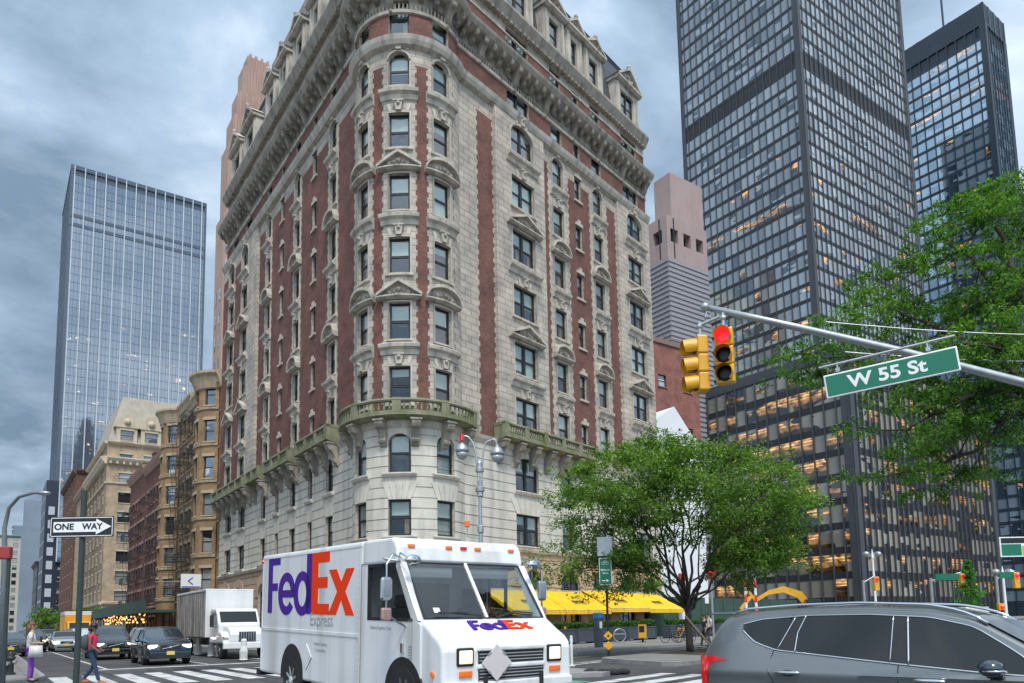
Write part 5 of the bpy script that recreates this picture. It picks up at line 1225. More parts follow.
mb = MB(); mb.quad([(1.62, -.92, 2.38), (1.62, .92, 2.38), (1.99, .92, 1.82), (1.99, -.92, 1.82)]); q = mb.build('windscreen', DGLASS, r, fix=False)
for s in (-1, 1):
    mb = MB(); mb.prism([(.55, 1.7), (1.75, 1.7), (1.45, 2.38), (.55, 2.38)], lambda a, c, h: Vector((a, h, c)), s*1.05, s*1.062); mb.build('side_window', DGLASS, r)
    mb = MB(); mb.bx(1.75, 1.83, s*1.32-.09, s*1.32+.09, 1.6, 2.2); mb.tube((1.8, s*1.05, 2.2), (1.8, s*1.32, 2.25), .02); mb.tube((1.8, s*1.05, 1.6), (1.8, s*1.32, 1.6), .02); mb.build('mirror', PLASTB, r, bevel=.02)
    mb = MB(); mb.box((3.25, s*.98, 1.0), (.16, .26, .14)); mb.build('headlight', CHROME, r, bevel=.03); mb = MB(); mb.box((3.25, s*1.1, 1.08), (.2, .08, .06)); mb.build('turn_signal', AMBL, r)
    wheel(r, 2.65, s*.98, .46, .28, s, 6, TWHITE); wheel(r, -5.2, s*.95, .46, .4, s, 6, TWHITE)
mb = MB(); mb.bx(-7, 2.2, -.5, .5, .6, 1.05); mb.build('chassis', PLASTB, r)
# ================================================================== white parcel delivery van
TH = rad(37.5); fwT = Vector((sin(TH), -cos(TH), 0)); lfT = Vector((cos(TH), sin(TH), 0)); c0 = at(392, 537, 12.2)
van = thing('delivery_van', 'white walk in delivery van with purple and orange lettering turning out of the side street', 'van', Vector((c0.x, c0.y, 0))+lfT*1.3)
PIT = rad(1.8); van.rotation_euler = (0, PIT, math.atan2(-cos(TH), sin(TH)))
VW = mat('van_white', (.80, .81, .81), .34, .04, .7, coat=.4, streak=((.38, .36, .32), .55), bump=.04, bscale=4)
VGREY = mat('van_grey_trim', (.30, .31, .32), .5, .1, 2)
PURP = mat('letter_purple', (.075, .028, .27), .75, .04, 1, spec=.1); ORNG = mat('letter_orange', (.85, .055, .012), .75, .04, 1, spec=.1); GRYL = mat('letter_grey', (.35, .36, .38), .5, .05)
W = 1.3; sidef = lambda y: (lambda a, c, h: Vector((a, h, c)))
mb = MB(); mb.bx(-6.4, -1.18, -W, W, .36, 3.03); q = mb.build('cargo_body', VW, van, bevel=.055, seg=3)
mb = MB()
for s in (-1, 1): mb.bx(-6.3, -1.3, s*W-.012, s*W+.012, 1.32, 1.385); mb.bx(-6.38, -1.2, s*W-.008, s*W+.008, 2.93, 2.95); mb.bx(-1.28, -1.24, s*W-.006, s*W+.006, .4, 2.98)
for s in (-1, 1):
    for k in range(40): mb.ball((-6.28+k*.127, s*(W+.002), 2.975), .009, 5)
    for k in range(24): mb.ball((-1.335, s*(W+.002), .45+k*.105), .009, 5); mb.ball((-6.2, s*(W+.002), .45+k*.105), .009, 5)
mb.bx(-6.36, -6.30, -W-.008, W+.008, .4, 2.95); mb.build('rub_rail', VW, q, bevel=.006)
mb = MB(); mb.prism([(-1.18, 2.6), (.10, 2.6), (.11, 2.66), (.07, 2.86), (.0, 2.97), (-.1, 3.025), (-1.18, 3.03)], lambda a, c, h: Vector((a, h, c)), -W, W); mb.build('cab_roof', VW, van, bevel=.05, seg=3, angle=35)
for s in (-1, 1):
    mb = MB(); y0, y1 = (s*(W-.07), s*W)
    mb.prism([(-1.18, .5), (.86, .5), (.86, 1.6), (.72, 1.66), (-1.18, 1.66)], lambda a, c, h: Vector((a, h, c)), y0, y1)
    mb.prism([(-1.18, 1.66), (-.93, 1.66), (-.93, 2.61), (-1.18, 2.61)], lambda a, c, h: Vector((a, h, c)), y0, y1)
    mb.prism([(.58, 1.655), (.80, 1.655), (.17, 2.61), (-.0, 2.61)], lambda a, c, h: Vector((a, h, c)), s*(W-.13), y1)
    q = mb.build('side_door', VW, van, bevel=.008)
    mb = MB(); mb.bx(-.95, -.90, s*(W-.05), s*(W+.006), 1.66, 2.6); mb.bx(-.40, -.36, s*(W-.05), s*(W+.006), 1.66, 2.6); mb.bx(-.95, .06, s*(W-.05), s*(W+.006), 2.54, 2.6); mb.bx(-.95, .62, s*(W-.05), s*(W+.006), 1.64, 1.69); mb.build('window_frame', PLASTB, q)
    mb = MB(); mb.quad([(-.93, s*(W-.03), 1.66), (.64, s*(W-.03), 1.66), (.05, s*(W-.03), 2.6), (-.93, s*(W-.03), 2.6)]); mb.build('side_window', SGLASS, van, fix=False)
    mb = MB(); mb.bx(-1.22, -1.20, s*W-.004, s*W+.004, .5, 2.6); mb.bx(-1.2, .2, s*W-.004, s*W+.006, 2.6, 2.625); mb.bx(.6, .615, s*W-.003, s*W+.003, .6, 1.62); mb.build('door_seam', VGREY, van)
    mb = MB(); mb.box((.33, s*(W+.02), 1.22), (.06, .05, .16)); mb.build('door_handle', CHROME, van, bevel=.01)
    mb = MB()
    for k in range(8): mb.bx(.5, .6, s*W-.003, s*W+.004, .92+k*.045, .945+k*.045)
    mb.build('vent_louvre', VGREY, van)
mb = MB(); mb.prism([(.72, 1.68), (.86, 1.68), (1.15, 1.50), (1.34, 1.40), (1.44, 1.31), (1.47, 1.2), (1.48, .66), (.72, .6)], lambda a, c, h: Vector((a, h, c)), -W+.03, W-.03); q = mb.build('hood', VW, van, bevel=.07, seg=3, angle=25)
mb = MB(); mb.bx(1.46, 1.53, -1.24, 1.24, .60, .74); mb.bx(1.46, 1.52, -.66, .66, 1.2, 1.27); mb.bx(1.46, 1.52, -.66, .66, .93, 1.0); mb.build('bumper', VW, van, bevel=.02)
mb = MB(); mb.bx(1.47, 1.492, -.64, .64, .70, 1.24); q = mb.build('grille', PLASTB, van); mb = MB()
for k in range(9): mb.bx(1.492, 1.50, -.63, .63, .745+k*.05, .762+k*.05)
mb.build('grille_slat', VGREY, q)
mb = MB()
for y in (-.55, .55): mb.tube((1.55, y, .58), (1.55, y, .82), .035)
mb.build('tow_hook', PLASTB, van)
for s in (-1, 1):
    mb = MB(); mb.box((1.475, s*.88, 1.12), (.05, .31, .28)); q = mb.build('headlight', PLASTB, van, bevel=.03); mb = MB(); mb.box((1.50, s*.88, 1.12), (.03, .235, .2)); mb.build('lens', HEADL, q, bevel=.02)
    mb = MB(); mb.box((1.495, s*.88, .87), (.03, .24, .09)); mb.build('turn_signal', AMBL, van, bevel=.015)
    mb = MB()
    for z, x in ((.86, 1.2), (.68, 1.2)): mb.tube((x, s*(W-.05), z), (x, s*(W+.0), z), .045 if z > .8 else .035)
    mb.build('side_marker', AMBL, van)
for y, m_ in ((-1.03, AMBL), (-.29, AMBL), (.01, REDL), (.31, AMBL), (1.05, AMBL)): mb = MB(); mb.box((.075, y, 2.885), (.05, .13, .055)); mb.build('marker_light', m_, van, bevel=.012)
for s in (-1, 1): mb = MB(); mb.ball((-6.33, s*(W+.005), 2.88), .045, 8); mb.build('marker_light', REDL, van)
# windscreen: two panes and a centre bar, wipers, surround
for s in (-1, 1):
    mb = MB(); mb.quad([(.80, s*.02, 1.69), (.80, s*1.18, 1.69), (.13, s*1.16, 2.61), (.13, s*.02, 2.61)]); mb.build('windscreen', SGLASS, van, fix=False)
mb = MB(); mb.tube((.81, 0, 1.69), (.14, 0, 2.61), .03, n=8); mb.build('windscreen_bar', VW, van); mb = MB()
mb.path([(.815, -1.19, 1.68), (.815, 1.19, 1.68)], .02, 6); mb.path([(.13, -1.17, 2.6), (.13, 1.17, 2.6)], .02, 6)
for s in (-1, 1): mb.path([(.815, s*1.19, 1.68), (.13, s*1.17, 2.6)], .022, 6)
mb.build('windscreen_seal', PLASTB, van); mb = MB()
for y0, y1 in ((-.95, -.12), (.15, .95)): mb.path([(.86, y1 if y0 < 0 else y0, 1.70), (.85, (y0+y1)/2, 1.79), (.835, y0 if y0 < 0 else y1, 1.76)], .014, 6); mb.path([(.82, y0, 1.79), (.82, y1, 1.73)], .012, 5)
mb.build('wiper', PLASTB, van)
# cabin
mb = MB(); mb.bx(-1.16, -1.1, -1.22, 1.22, .6, 2.6); mb.bx(-1.1, .8, -1.22, 1.22, .55, .62); mb.build('cab_bulkhead', VGREY, van)
mb = MB(); mb.bx(.38, .82, -1.2, 1.2, 1.2, 1.62); mb.build('dashboard', INTER, van, bevel=.06)
for y in (-.75, .7):
    mb = MB(); mb.bx(-.75, -.25, y-.25, y+.25, .95, 1.12); mb.bx(-.82, -.68, y-.25, y+.25, 1.1, 1.85); mb.bx(-.8, -.7, y-.13, y+.13, 1.85, 2.08); mb.bx(-.6, -.4, y-.1, y+.1, .6, .95); mb.build('seat', INTER, van, bevel=.05)
mb = MB(); rot = Matrix.Rotation(rad(-55), 3, 'Y'); n = 24
mb.path([Vector((.22, .70, 1.62))+rot @ Vector((.23*cos(2*pi*k/n), .23*sin(2*pi*k/n), 0)) for k in range(n+1)], .018, 6); mb.tube((.24, .7, 1.6), (.5, .7, 1.4), .03); mb.tube(Vector((.22, .7, 1.62))+rot @ Vector((0, -.22, 0)), Vector((.22, .7, 1.62))+rot @ Vector((0, .22, 0)), .016); mb.build('steering_wheel', PLASTB, van)
mb = MB()
for y in (-.6, .6): mb.bx(-.02, .03, y-.42, y+.42, 2.36, 2.54)
mb.build('sun_visor', VGREY, van, bevel=.02)
mb = MB(); mb.quad([(.745, -.98, 1.78), (.745, -.86, 1.78), (.69, -.86, 1.86), (.69, -.98, 1.86)]); mb.bx(.5, .75, -.4, -.1, 1.63, 1.66); mb.bx(.48, .72, .05, .3, 1.63, 1.65); mb.build('papers', WHTPL_, van)
mb = MB(); mb.bx(-1.09, -1.06, -.45, .45, .62, 2.3); mb.bx(-1.05, -.9, .75, 1.2, 1.3, 2.2); mb.build('bulkhead_door', INTER, van)
# driver's-side mirrors on tubular arms
for s in (-1, 1):
    Y = s*(W+.30); mb = MB()
    mb.path([(.22, s*W, 2.66), (.28, s*(W+.18), 2.72), (.3, Y, 2.55), (.3, Y, 1.78), (.34, s*(W+.1), 1.62), (.42, s*(W-.02), 1.55)], .018, 6); mb.path([(.1, s*W, 2.63), (-.02, Y-.1*s, 2.66), (.3, Y, 2.62)], .015, 6)
    q = mb.build('mirror_arm', CHROME, van); mb = MB(); mb.box((.3, Y, 2.16), (.08, .2, .37)); mb.build('mirror', CHROME, q, bevel=.04); mb = MB(); mb.box((.3, Y, 1.76), (.08, .18, .2)); mb.build('mirror', mat('mirror_pink', (.55, .36, .30), .2, .1, 3, metal=.6), q, bevel=.03)
    mb = MB(); mb.ball((.52, s*(W-.06), 2.62), .125, 14, 0, (.55, 1.15, .7)); mb.path([(.52, s*(W-.06), 2.62), (.3, s*(W+.06), 2.74), (.12, s*(W-.02), 2.68)], .014, 6); mb.build('convex_mirror', CHROME, van, smooth=True)
# placards
mb = MB(); D = Matrix.Rotation(rad(45), 3, 'X'); mb.box((1.535, -.33, 1.02), (.012, .40, .40), 0, D); q = mb.build('placard', mat('placard_pinkish', (.66, .60, .60), .4, .05), van); mb = MB()
for k in range(4): a = rad(45+90*k); mb.box((1.545, -.33+.2*cos(a), 1.02+.2*sin(a)), (.012, .03, .07), 0, Matrix.Rotation(-a+rad(90), 3, 'X'))
mb.build('placard_clip', VGREY, q)
for s in (-1, 1):
    mb = MB(); D2 = Matrix.Rotation(rad(45), 3, 'Y'); mb.box((-3.62, s*(W+.012), .86), (.36, .012, .36), 0, D2); mb.build('placard', VW, van)
    mb = MB(); x = -4.43
    for xx, nm in ((-4.43, 'rear'), (.33, 'front')):
        a_ = MB(); P = [(xx+.62*cos(a), .46+.62*sin(a)) for a in [pi*k/20 for k in range(21)]]; a_.prism(P+[(xx-.62, .33), (xx+.62, .33)], lambda u, c, h: Vector((u, h, c)), s*(W-.25), s*(W+.004)); a_.build('wheel_arch', PLASTB, van)
        zc = .47+.0314*xx; wheel(van, xx, s*(W-.13), .47, .28, s, 8, TWHITE, zc)
mb = MB(); mb.bx(-6.3, 1.2, -.9, .9, .3, .6); mb.build('chassis', PLASTB, van); mb = MB(); mb.bx(-6.62, -6.38, -W, W, .28, .42); mb.build('rear_step', PLASTB, van)
# lettering on both flanks and the hood, drawn as outlines in metres
def glyph_F(x, z, w, h, t): return [[(x, z), (x+t, z), (x+t, z+h*.40), (x+w*.82, z+h*.40), (x+w*.82, z+h*.40+t*.62), (x+t, z+h*.40+t*.62), (x+t, z+h-t*.62), (x+w, z+h-t*.62), (x+w, z+h), (x, z+h)]]
def ring(cx, cz, rx, rz, tx, tz, a0, a1, n=22): 
    o = [(cx+rx*cos(rad(a0+(a1-a0)*k/n)), cz+rz*sin(rad(a0+(a1-a0)*k/n))) for k in range(n+1)]; i = [(cx+(rx-tx)*cos(rad(a0+(a1-a0)*k/n)), cz+(rz-tz)*sin(rad(a0+(a1-a0)*k/n))) for k in range(n+1)]
    return [[o[k], o[k+1], i[k+1], i[k]] for k in range(n)]
def logo(fn, lo, hi, x0, z0, sx, sz, parent, swap=False, nm='lettering'):
    """unit logo: width 4.47, cap height 1.23"""
    p, o = MB(), MB()
    def add(mb_, polys): [mb_.prism([(x0+a*sx, z0+c*sz) for a, c in q], fn, lo, hi) for q in polys]
    add(p, glyph_F(0, 0, .74, 1.23, .27))
    e = ring(1.14, .42, .50, .46, .25, .19, 8, 322)+[[(.86, .34), (1.62, .34), (1.64, .50), (.86, .50)]]; add(p, e)
    d = ring(2.02, .42, .47, .46, .25, .19, 0, 360, 28)+[[(2.25, 0), (2.53, 0), (2.53, 1.23), (2.25, 1.23)]]; add(p, d)
    add(o, [[(2.53, 0), (3.38, 0), (3.38, .21), (2.84, .21), (2.84, .52), (3.3, .52), (3.3, .73), (2.84, .73), (2.84, 1.02), (3.38, 1.02), (3.38, 1.23), (2.53, 1.23)]])
    add(o, [[(3.34, 0), (3.70, 0), (3.92, .28), (4.13, 0), (4.49, 0), (4.10, .44), (4.47, .86), (4.12, .86), (3.92, .62), (3.71, .86), (3.35, .86), (3.74, .44)]])
    a = p.build(nm, PURP, parent, fix=False); b_ = o.build(nm, ORNG, parent, fix=False); return a, b_
fR = lambda a, c, h: Vector((a, -W-h, c)); fL = lambda a, c, h: Vector((-7.43-a, W+h, c))
logo(fR, -.004, .006, -5.96, 1.71, 1.0, 1.0, van); logo(fL, -.004, .006, -5.96, 1.71, 1.0, 1.0, van)
n_ = Vector((.54, 0, .84)).normalized(); u_ = Vector((.84, 0, -.54)).normalized()
hb = Vector((1.02, 0, 1.60))
logo(lambda a, c, h: hb+Vector((0, a, 0))-u_*c+n_*h, -.01, .012, -.50, -.16, .27, .20, van)
text_mesh('lettering', 'Express', .36, GRYL, van, (-2.93, -W-.004, 1.60), (rad(90), 0, 0), .002, .0)
for txt, x, z, s in (('Federal Express', -2.95, 1.14, .10), ('Corporation', -2.95, 1.02, .10), ('Federal Express Corp', -.45, 1.52, .085)): text_mesh('lettering', txt, s, GRYL, van, (x, -W-.004, z), (rad(90), 0, 0), .001)
# ================================================================== street furniture
SIGY = mat('signal_yellow', (.72, .36, .015), .4, .1, 4, coat=.3)
GALV = mat('galvanised_steel', (.40, .42, .43), .42, .15, 5, metal=.7)
PAINTGRY = mat('pole_grey', (.16, .18, .19), .45, .15, 3)
DGREEN = mat('pole_dark_green', (.03, .045, .04), .5, .15, 3)
SIGNG = mat('sign_green', (.004, .16, .085), .4, .06, 3)
SIGNW = mat('sign_white', (.80, .81, .80), .45, .04, 3)
SIGNK = mat('sign_black', (.012, .012, .013), .45, .1, 3)
LENSK = mat('lens_unlit', (.006, .006, .006), .35, .1, 3)
LENSR = mat('lens_red_lit', (.75, .02, .02), .2, .1, 8, emit=(1, .015, .02), estr=.75)
ORNGP = mat('orange_plastic', (.85, .16, .03), .45, .08, 4)
WHTPL = mat('white_plastic', (.72, .72, .70), .5, .08, 3, streak=((.35, .34, .32), .5))
def signal_head(name, label, top, yaw, red_on=True, group=None):
    """three stacked sections hung from the arm; local -y faces the traffic"""
    r = thing(name, label, 'traffic light', top, yaw, group)
    mb = MB()
    for k in range(3): mb.box((0, .02, -.27-.355*k), (.34, .2, .345))
    mb.build('housing', SIGY, r, bevel=.03)
    for k in range(3):
        z = -.27-.355*k; mb = MB(); rot = Matrix.Rotation(rad(90), 3, 'X'); n = 20
        for ring_ in range(1):
            for j in range(n):     # hooded visor, open underneath
                a0, a1 = rad(-50)+rad(280)*j/n, rad(-50)+rad(280)*(j+1)/n
                for R in (.155, .148): mb.quad([(R*cos(a0), -.08, z+R*sin(a0)), (R*cos(a1), -.08, z+R*sin(a1)), (R*.97*cos(a1), -.34+.05*abs(sin(a1) if sin(a1) < 0 else 0), z-.03+R*.97*sin(a1)), (R*.97*cos(a0), -.34+.05*abs(sin(a0) if sin(a0) < 0 else 0), z-.03+R*.97*sin(a0))])
        mb.build('visor', SIGY, r, smooth=True, fix=False)
        mb = MB(); mb.lathe([(.001, .0), (.08, .012), (.145, 0), (.148, -.02), (.001, -.02)], (0, -.09, z), 20, 0, rot); mb.build('lens', LENSR if (k == 0 and red_on) else LENSK, r, smooth=True)
    mb = MB(); mb.tube((0, .02, -.1), (0, .02, .22), .035); mb.box((0, .02, -.08), (.16, .16, .05)); mb.ball((0, .02, .12), .06, 8); mb.build('hanger', GALV, r)
    return r
tip = at(705, 307, 13.5); base_r = at(1190, 640, 12.6)
armE = at(1060, 392, 12.8)
arm = thing('signal_mast', 'grey mast arm reaching in from the right above the street', 'mast arm', (armE.x+1.5, armE.y-.1, 0))
def rel(o, p): return Vector(p)-o.location
mb = MB(); pts = [tip, at(800, 328, 13.4), at(900, 351, 13.2), at(1024, 383, 12.95), armE, Vector((armE.x+.9, armE.y-.05, armE.z-.55))]
p_ = [rel(arm, p) for p in pts]+[Vector((0, 0, armE.z-1.7)), ]
mb.path(p_, [.058, .068, .075, .085, .09, .095, .11], 12); mb.ball(rel(arm, tip), .085, 10); mb.build('arm', GALV, arm, smooth=True)
mb = MB(); mb.tube((0, 0, 0), (0, 0, 6.2), .15, .12, 14); mb.lathe([(.28, 0), (.26, .5), (.18, .8), (.15, .9)], (0, 0, 0), 12); mb.build('post', GALV, arm)
sA = at(720, 327, 13.3); sB = at(699, 336, 13.45)
signal_head('traffic_light', 'yellow traffic light showing red that faces the camera on mast arm', (sA.x+.06, sA.y, sA.z+.06), rad(-24), True, 'traffic lights on the mast arm')
signal_head('traffic_light', 'yellow traffic light turned away to the left on the mast arm', (sB.x, sB.y, sB.z+.06), rad(-88), False, 'traffic lights on the mast arm')
mb = MB(); c_ = at(710, 316, 13.4); mb.tube(at(706, 309, 13.5)-c_, at(706, 309, 13.5)-c_+ZV*-.28, .02); mb.tube(sA-c_+ZV*.2, sB-c_+ZV*.2, .03); mb.ball(at(706, 309, 13.5)-c_+ZV*-.16, .05, 8)
o = mb.build('signal_bracket', GALV); o.location = c_; tag(o, 'short steel bracket holding both yellow lights under the arm tip', 'bracket')
# the street name blade
a_, b_ = at(825, 387.5, 12.85), at(959, 358, 11.95); mid = (a_+b_)/2; dv = (b_-a_); ln_ = dv.length; yaw = math.atan2(dv.y, dv.x); tilt = math.atan2(dv.z, dv.xy.length)
sg = thing('street_sign', 'green street name sign lettered W 55 St hanging from the mast arm', 'street sign', mid); sg.rotation_euler = (0, -tilt, yaw)
hh = .215; mb = MB(); mb.box((0, 0, 0), (ln_, .03, hh*2)); q = mb.build('panel', SIGNW, sg, bevel=.02)
mb = MB(); mb.box((0, -.017, 0), (ln_-.06, .006, hh*2-.06)); mb.box((0, .017, 0), (ln_-.06, .006, hh*2-.06)); mb.build('face', SIGNG, sg, bevel=.004)
text_mesh('lettering', 'W 55 St', .315, SIGNW, sg, (-.05, -.0215, -.005), (rad(90), 0, 0), .002, .009, 1.14)
mb = MB(); mb.tube((-ln_/2-.05, 0, hh+.16), (ln_/2+.0, 0, hh+.18), .022); mb.tube((-ln_*.38, 0, hh), (-ln_*.38, 0, hh+.17), .018); mb.tube((ln_*.3, 0, hh), (ln_*.3, 0, hh+.17), .018)
for x in (-ln_*.38, ln_*.3): mb.box((x, 0, hh+.05), (.07, .05, .07))
mb.tube((ln_*.02, 0, hh+.16), (ln_*.02, .5, hh+.22), .03); mb.build('hanger_bar', GALV, sg)
# overhead wires
for k, (p, q, lab) in enumerate(((at(826, 322, 14), at(1090, 336, 13), 'upper thin overhead cable running right past the mast arm'), (at(845, 352, 15), at(1090, 362, 14), 'lower thin overhead cable behind the street name sign'))):
    mb = MB(); mb.path([p.lerp(q, t/8)-p-ZV*.06*sin(pi*t/8) for t in range(9)], .011, 5); o = mb.build('overhead_cable', GALV); o.location = p; tag(o, lab, 'cable')
# ONE WAY sign
g = at(77, 660, 10.7); ow = thing('one_way_sign', 'black and white arrow sign reading one way on a dark pole', 'road sign', (g.x, g.y, 0))
mb = MB(); mb.tube((0, 0, 0), (0, 0, 3.62), .042, n=10); mb.build('pole', DGREEN, ow); sz = at(77, 527.5, 10.7).z
mb = MB(); mb.box((0.02, -.06, sz), (.93, .006, .30)); q = mb.build('panel', SIGNK, ow, bevel=.002)
mb = MB(); fn = lambda a, c, h: Vector((.02+a, h, sz+c))
for x0, x1, z0, z1 in ((-.45, .45, .128, .138), (-.45, .45, -.138, -.128), (-.45, -.44, -.138, .138), (.44, .45, -.138, .138)): mb.prism([(x0, z0), (x1, z0), (x1, z1), (x0, z1)], fn, -.066, -.0645)
mb.prism([(-.41, -.075), (.21, -.075), (.21, -.115), (.43, 0), (.21, .115), (.21, .075), (-.41, .075)], fn, -.066, -.0645); mb.build('arrow', SIGNW, q)
text_mesh('lettering', 'ONE', .125, SIGNK, q, (-.235, -.0675, sz), (rad(90), 0, 0), .001, .004, 1.08); text_mesh('lettering', 'WAY', .125, SIGNK, q, (.175, -.0675, sz), (rad(90), 0, 0), .001, .004, 1.0)
mb = MB(); mb.box((0, -.045, sz), (.05, .03, .2)); mb.build('clamp', GALV, ow)
# cobra-head lamp and the walk signal at the left kerb
lp = at(4, 640, 21); lamp = thing('street_lamp', 'grey street lamp with long curved arm at left edge', 'street lamp', (lp.x, lp.y, .14)); R0 = lambda p: Vector(p)-lamp.location
mb = MB(); mb.path([(0, 0, 0), R0(at(4.5, 560, 21)), R0(at(4.5, 528, 21)), R0(at(9, 508, 21)), R0(at(19, 497, 20.8)), R0(at(33, 493, 20.6)), R0(at(46, 492.5, 20.4))], [.09, .075, .06, .05, .045, .04, .035], 10); mb.build('post', PAINTGRY, lamp, smooth=True)
mb = MB(); mb.ball(R0(at(44, 493.2, 20.4)), .13, 10, 0, (1.5, .9, .5)); mb.build('lamp_head', GALV, lamp, smooth=True)
sgp = at(3, 553, 20); ped = thing('pedestrian_signal', 'orange red backed pedestrian signal box at the left edge', 'signal', sgp, rad(10)); mb = MB(); mb.box((0, 0, 0), (.42, .2, .34)); mb.build('housing', mat('signal_red_box', (.30, .03, .03), .5), ped, bevel=.03); mb = MB(); mb.tube((.16, 0, -.1), (.16, .05, -sgp.z+.14), .05); mb.build('post', DGREEN, ped)
# fire hydrant
h_ = at(10, 668, 25); hy = thing('fire_hydrant', 'black fire hydrant at the kerb beside the woman in purple trousers', 'hydrant', (h_.x, h_.y, .14))
mb = MB(); mb.lathe([(.17, 0), (.17, .06), (.11, .09), (.11, .5), (.15, .52), (.15, .57), (.13, .6), (.11, .7), (.06, .76), (.03, .78), (.03, .83), (.001, .83)], n=16); mb.build('barrel', PLASTB, hy, smooth=False)
mb = MB(); mb.tube((-.2, 0, .42), (.2, 0, .42), .055); mb.tube((0, -.2, .38), (0, 0, .38), .07); mb.build('nozzle', GALV, hy)
# ornate twin lamp at the corner
l0 = at(481, 560, 26); tl = thing('twin_street_lamp', 'silver double headed ornamental street lamp in front of the corner building', 'street lamp', (l0.x, l0.y, .14)); R1 = lambda p: Vector(p)-tl.location
zt_ = at(481, 478, 26).z-.14
mb = MB(); mb.lathe([(.28, 0), (.27, .5), (.2, .7), (.13, 1.0), (.09, 2.2), (.07, zt_-2.0), (.11, zt_-1.95), (.11, zt_-1.75), (.065, zt_-1.7), (.06, zt_-.7), (.12, zt_-.66), (.12, zt_-.52), (.16, zt_-.48), (.16, zt_-.36), (.08, zt_-.3), (.06, zt_-.1)], n=16)
for k in range(4): a = pi/2*k; mb.tube((.09*cos(a), .09*sin(a), zt_-.35), (.09*cos(a), .09*sin(a), zt_+.25), .022)
mb.lathe([(.15, zt_+.22), (.15, zt_+.34), (.09, zt_+.4), (.09, zt_+.55), (.05, zt_+.62), (.001, zt_+.66)], n=14); mb.build('post', GALV, tl, smooth=False)
for (ax, ay, s) in ((462, 449, -1), (497, 452, 1)):
    h = R1(at(ax, ay, 26)); z0 = zt_+.35; mb = MB()
    arc = [Vector((s*.08, 0, z0)), Vector((s*.13, 0, z0+.5)), Vector((s*.22, h.y*.4, z0+.9)), Vector((h.x*.62, h.y*.7, h.z+.42)), Vector((h.x*.86, h.y*.9, h.z+.46)), Vector((h.x, h.y, h.z+.3))]
    fine = []
    for k in range(len(arc)-1):
        p0, p1, p2, p3 = arc[max(k-1, 0)], arc[k], arc[k+1], arc[min(k+2, len(arc)-1)]
        for j in range(5): t = j/5; fine.append(.5*((2*p1)+(p2-p0)*t+(2*p0-5*p1+4*p2-p3)*t*t+(3*p1-p0-3*p2+p3)*t**3))
    fine.append(arc[-1]); mb.path(fine, .035, 8); q = mb.build('lamp_arm', GALV, tl, smooth=True)
    mb = MB(); mb.lathe([(.04, .3), (.06, .2), (.17, .13), (.24, -.02), (.25, -.10), (.2, -.12)], h, 18); mb.build('lamp_head', GALV, q, smooth=True)
    mb = MB(); mb.lathe([(.22, -.14), (.2, -.25), (.12, -.36), (.001, -.4)], h, 16); mb.build('globe', mat('prism_glass', (.35, .36, .36), .15, .2, 9, spec=.8), q, smooth=True)
mb = MB(); h = R1(at(462, 449, 26)); mb.lathe([(.09, .3), (.08, .52), (.03, .56)], h, 10); mb.build('fire_alarm_light', REDL, tl)
mb = MB(); q = R1(at(467, 524, 26)); mb.box(q, (.17, .17, .22)); mb.build('sensor_box', ORNGP, tl, bevel=.02); mb = MB(); mb.path([q+ZV*-.1, q+ZV*-.45+Vector((.02, 0, 0)), q+ZV*-.5+Vector((.3, 0, 0)), Vector((0, 0, q.z-.5))], .02, 6); mb.build('sensor_bracket', GALV, tl)
# bike-route sign on the median tip
s0 = gnd(609, 659.5); bs = thing('bike_sign', 'green cycle route sign with white arrow and yellow diamonds on a slim black pole', 'road sign', (s0.x, s0.y, .15), rad(-6)); D_ = s0.y
z_ = lambda y: at(609, y, D_).z-.15
mb = MB(); mb.tube((0, 0, 0), (0, 0, z_(520)), .05); mb.build('pole', SIGNK, bs)
mb = MB(); mb.box((-.02, -.06, (z_(537)+z_(556))/2), (.62, .012, z_(537)-z_(556))); mb.build('sign_back', GALV, bs, bevel=.004)
zc = (z_(558)+z_(585))/2; hz = (z_(558)-z_(585)); mb = MB(); mb.box((-.03, -.065, zc), (.5, .012, hz)); q = mb.build('panel', SIGNW, bs, bevel=.004); mb = MB(); mb.box((-.03, -.073, zc), (.45, .006, hz-.05)); mb.build('face', SIGNG, q)
mb = MB(); zb_ = zc+hz*.33
for dx in (-.085, .085): mb.path([(-.03+dx+.06*cos(2*pi*k/14), -.078, zb_-.03+.06*sin(2*pi*k/14)) for k in range(15)], .008, 5)
mb.path([(-.115, -.078, zb_-.03), (-.06, -.078, zb_+.07), (.02, -.078, zb_+.06), (.055, -.078, zb_-.03)], .008, 5); mb.path([(-.06, -.078, zb_+.07), (-.03, -.078, zb_-.03), (.02, -.078, zb_+.06)], .008, 5)
fn = lambda a, c, h: Vector((-.03+a, h, zc-hz*.34+c)); mb.prism([(-.15, -.025), (.02, -.025), (.02, -.07), (.14, 0), (.02, .07), (.02, .025), (-.15, .025)], fn, -.08, -.077); mb.build('symbol', SIGNW, q)
text_mesh('lettering', 'Midtown', .105, SIGNW, q, (-.03, -.078, zc+.06), (rad(90), 0, 0), .001, .002); text_mesh('lettering', 'West', .105, SIGNW, q, (-.03, -.078, zc-.07), (rad(90), 0, 0), .001, .002)
for y0, nm in ((635.5, 'a'), (645.5, 'b')):
    mb = MB(); zz_ = z_(y0); mb.box((0, -.06, zz_), (.26, .01, .26), 0, Matrix.Rotation(rad(45), 3, 'Y')); q = mb.build('diamond_plate', SIGY, bs)
    if nm == 'a': mb = MB(); mb.prism([(-.06, -.06), (.06, -.06), (0, .07)], lambda a, c, h: Vector((a, h, zz_+c)), -.068, -.064); mb.build('symbol', SIGNK, q)
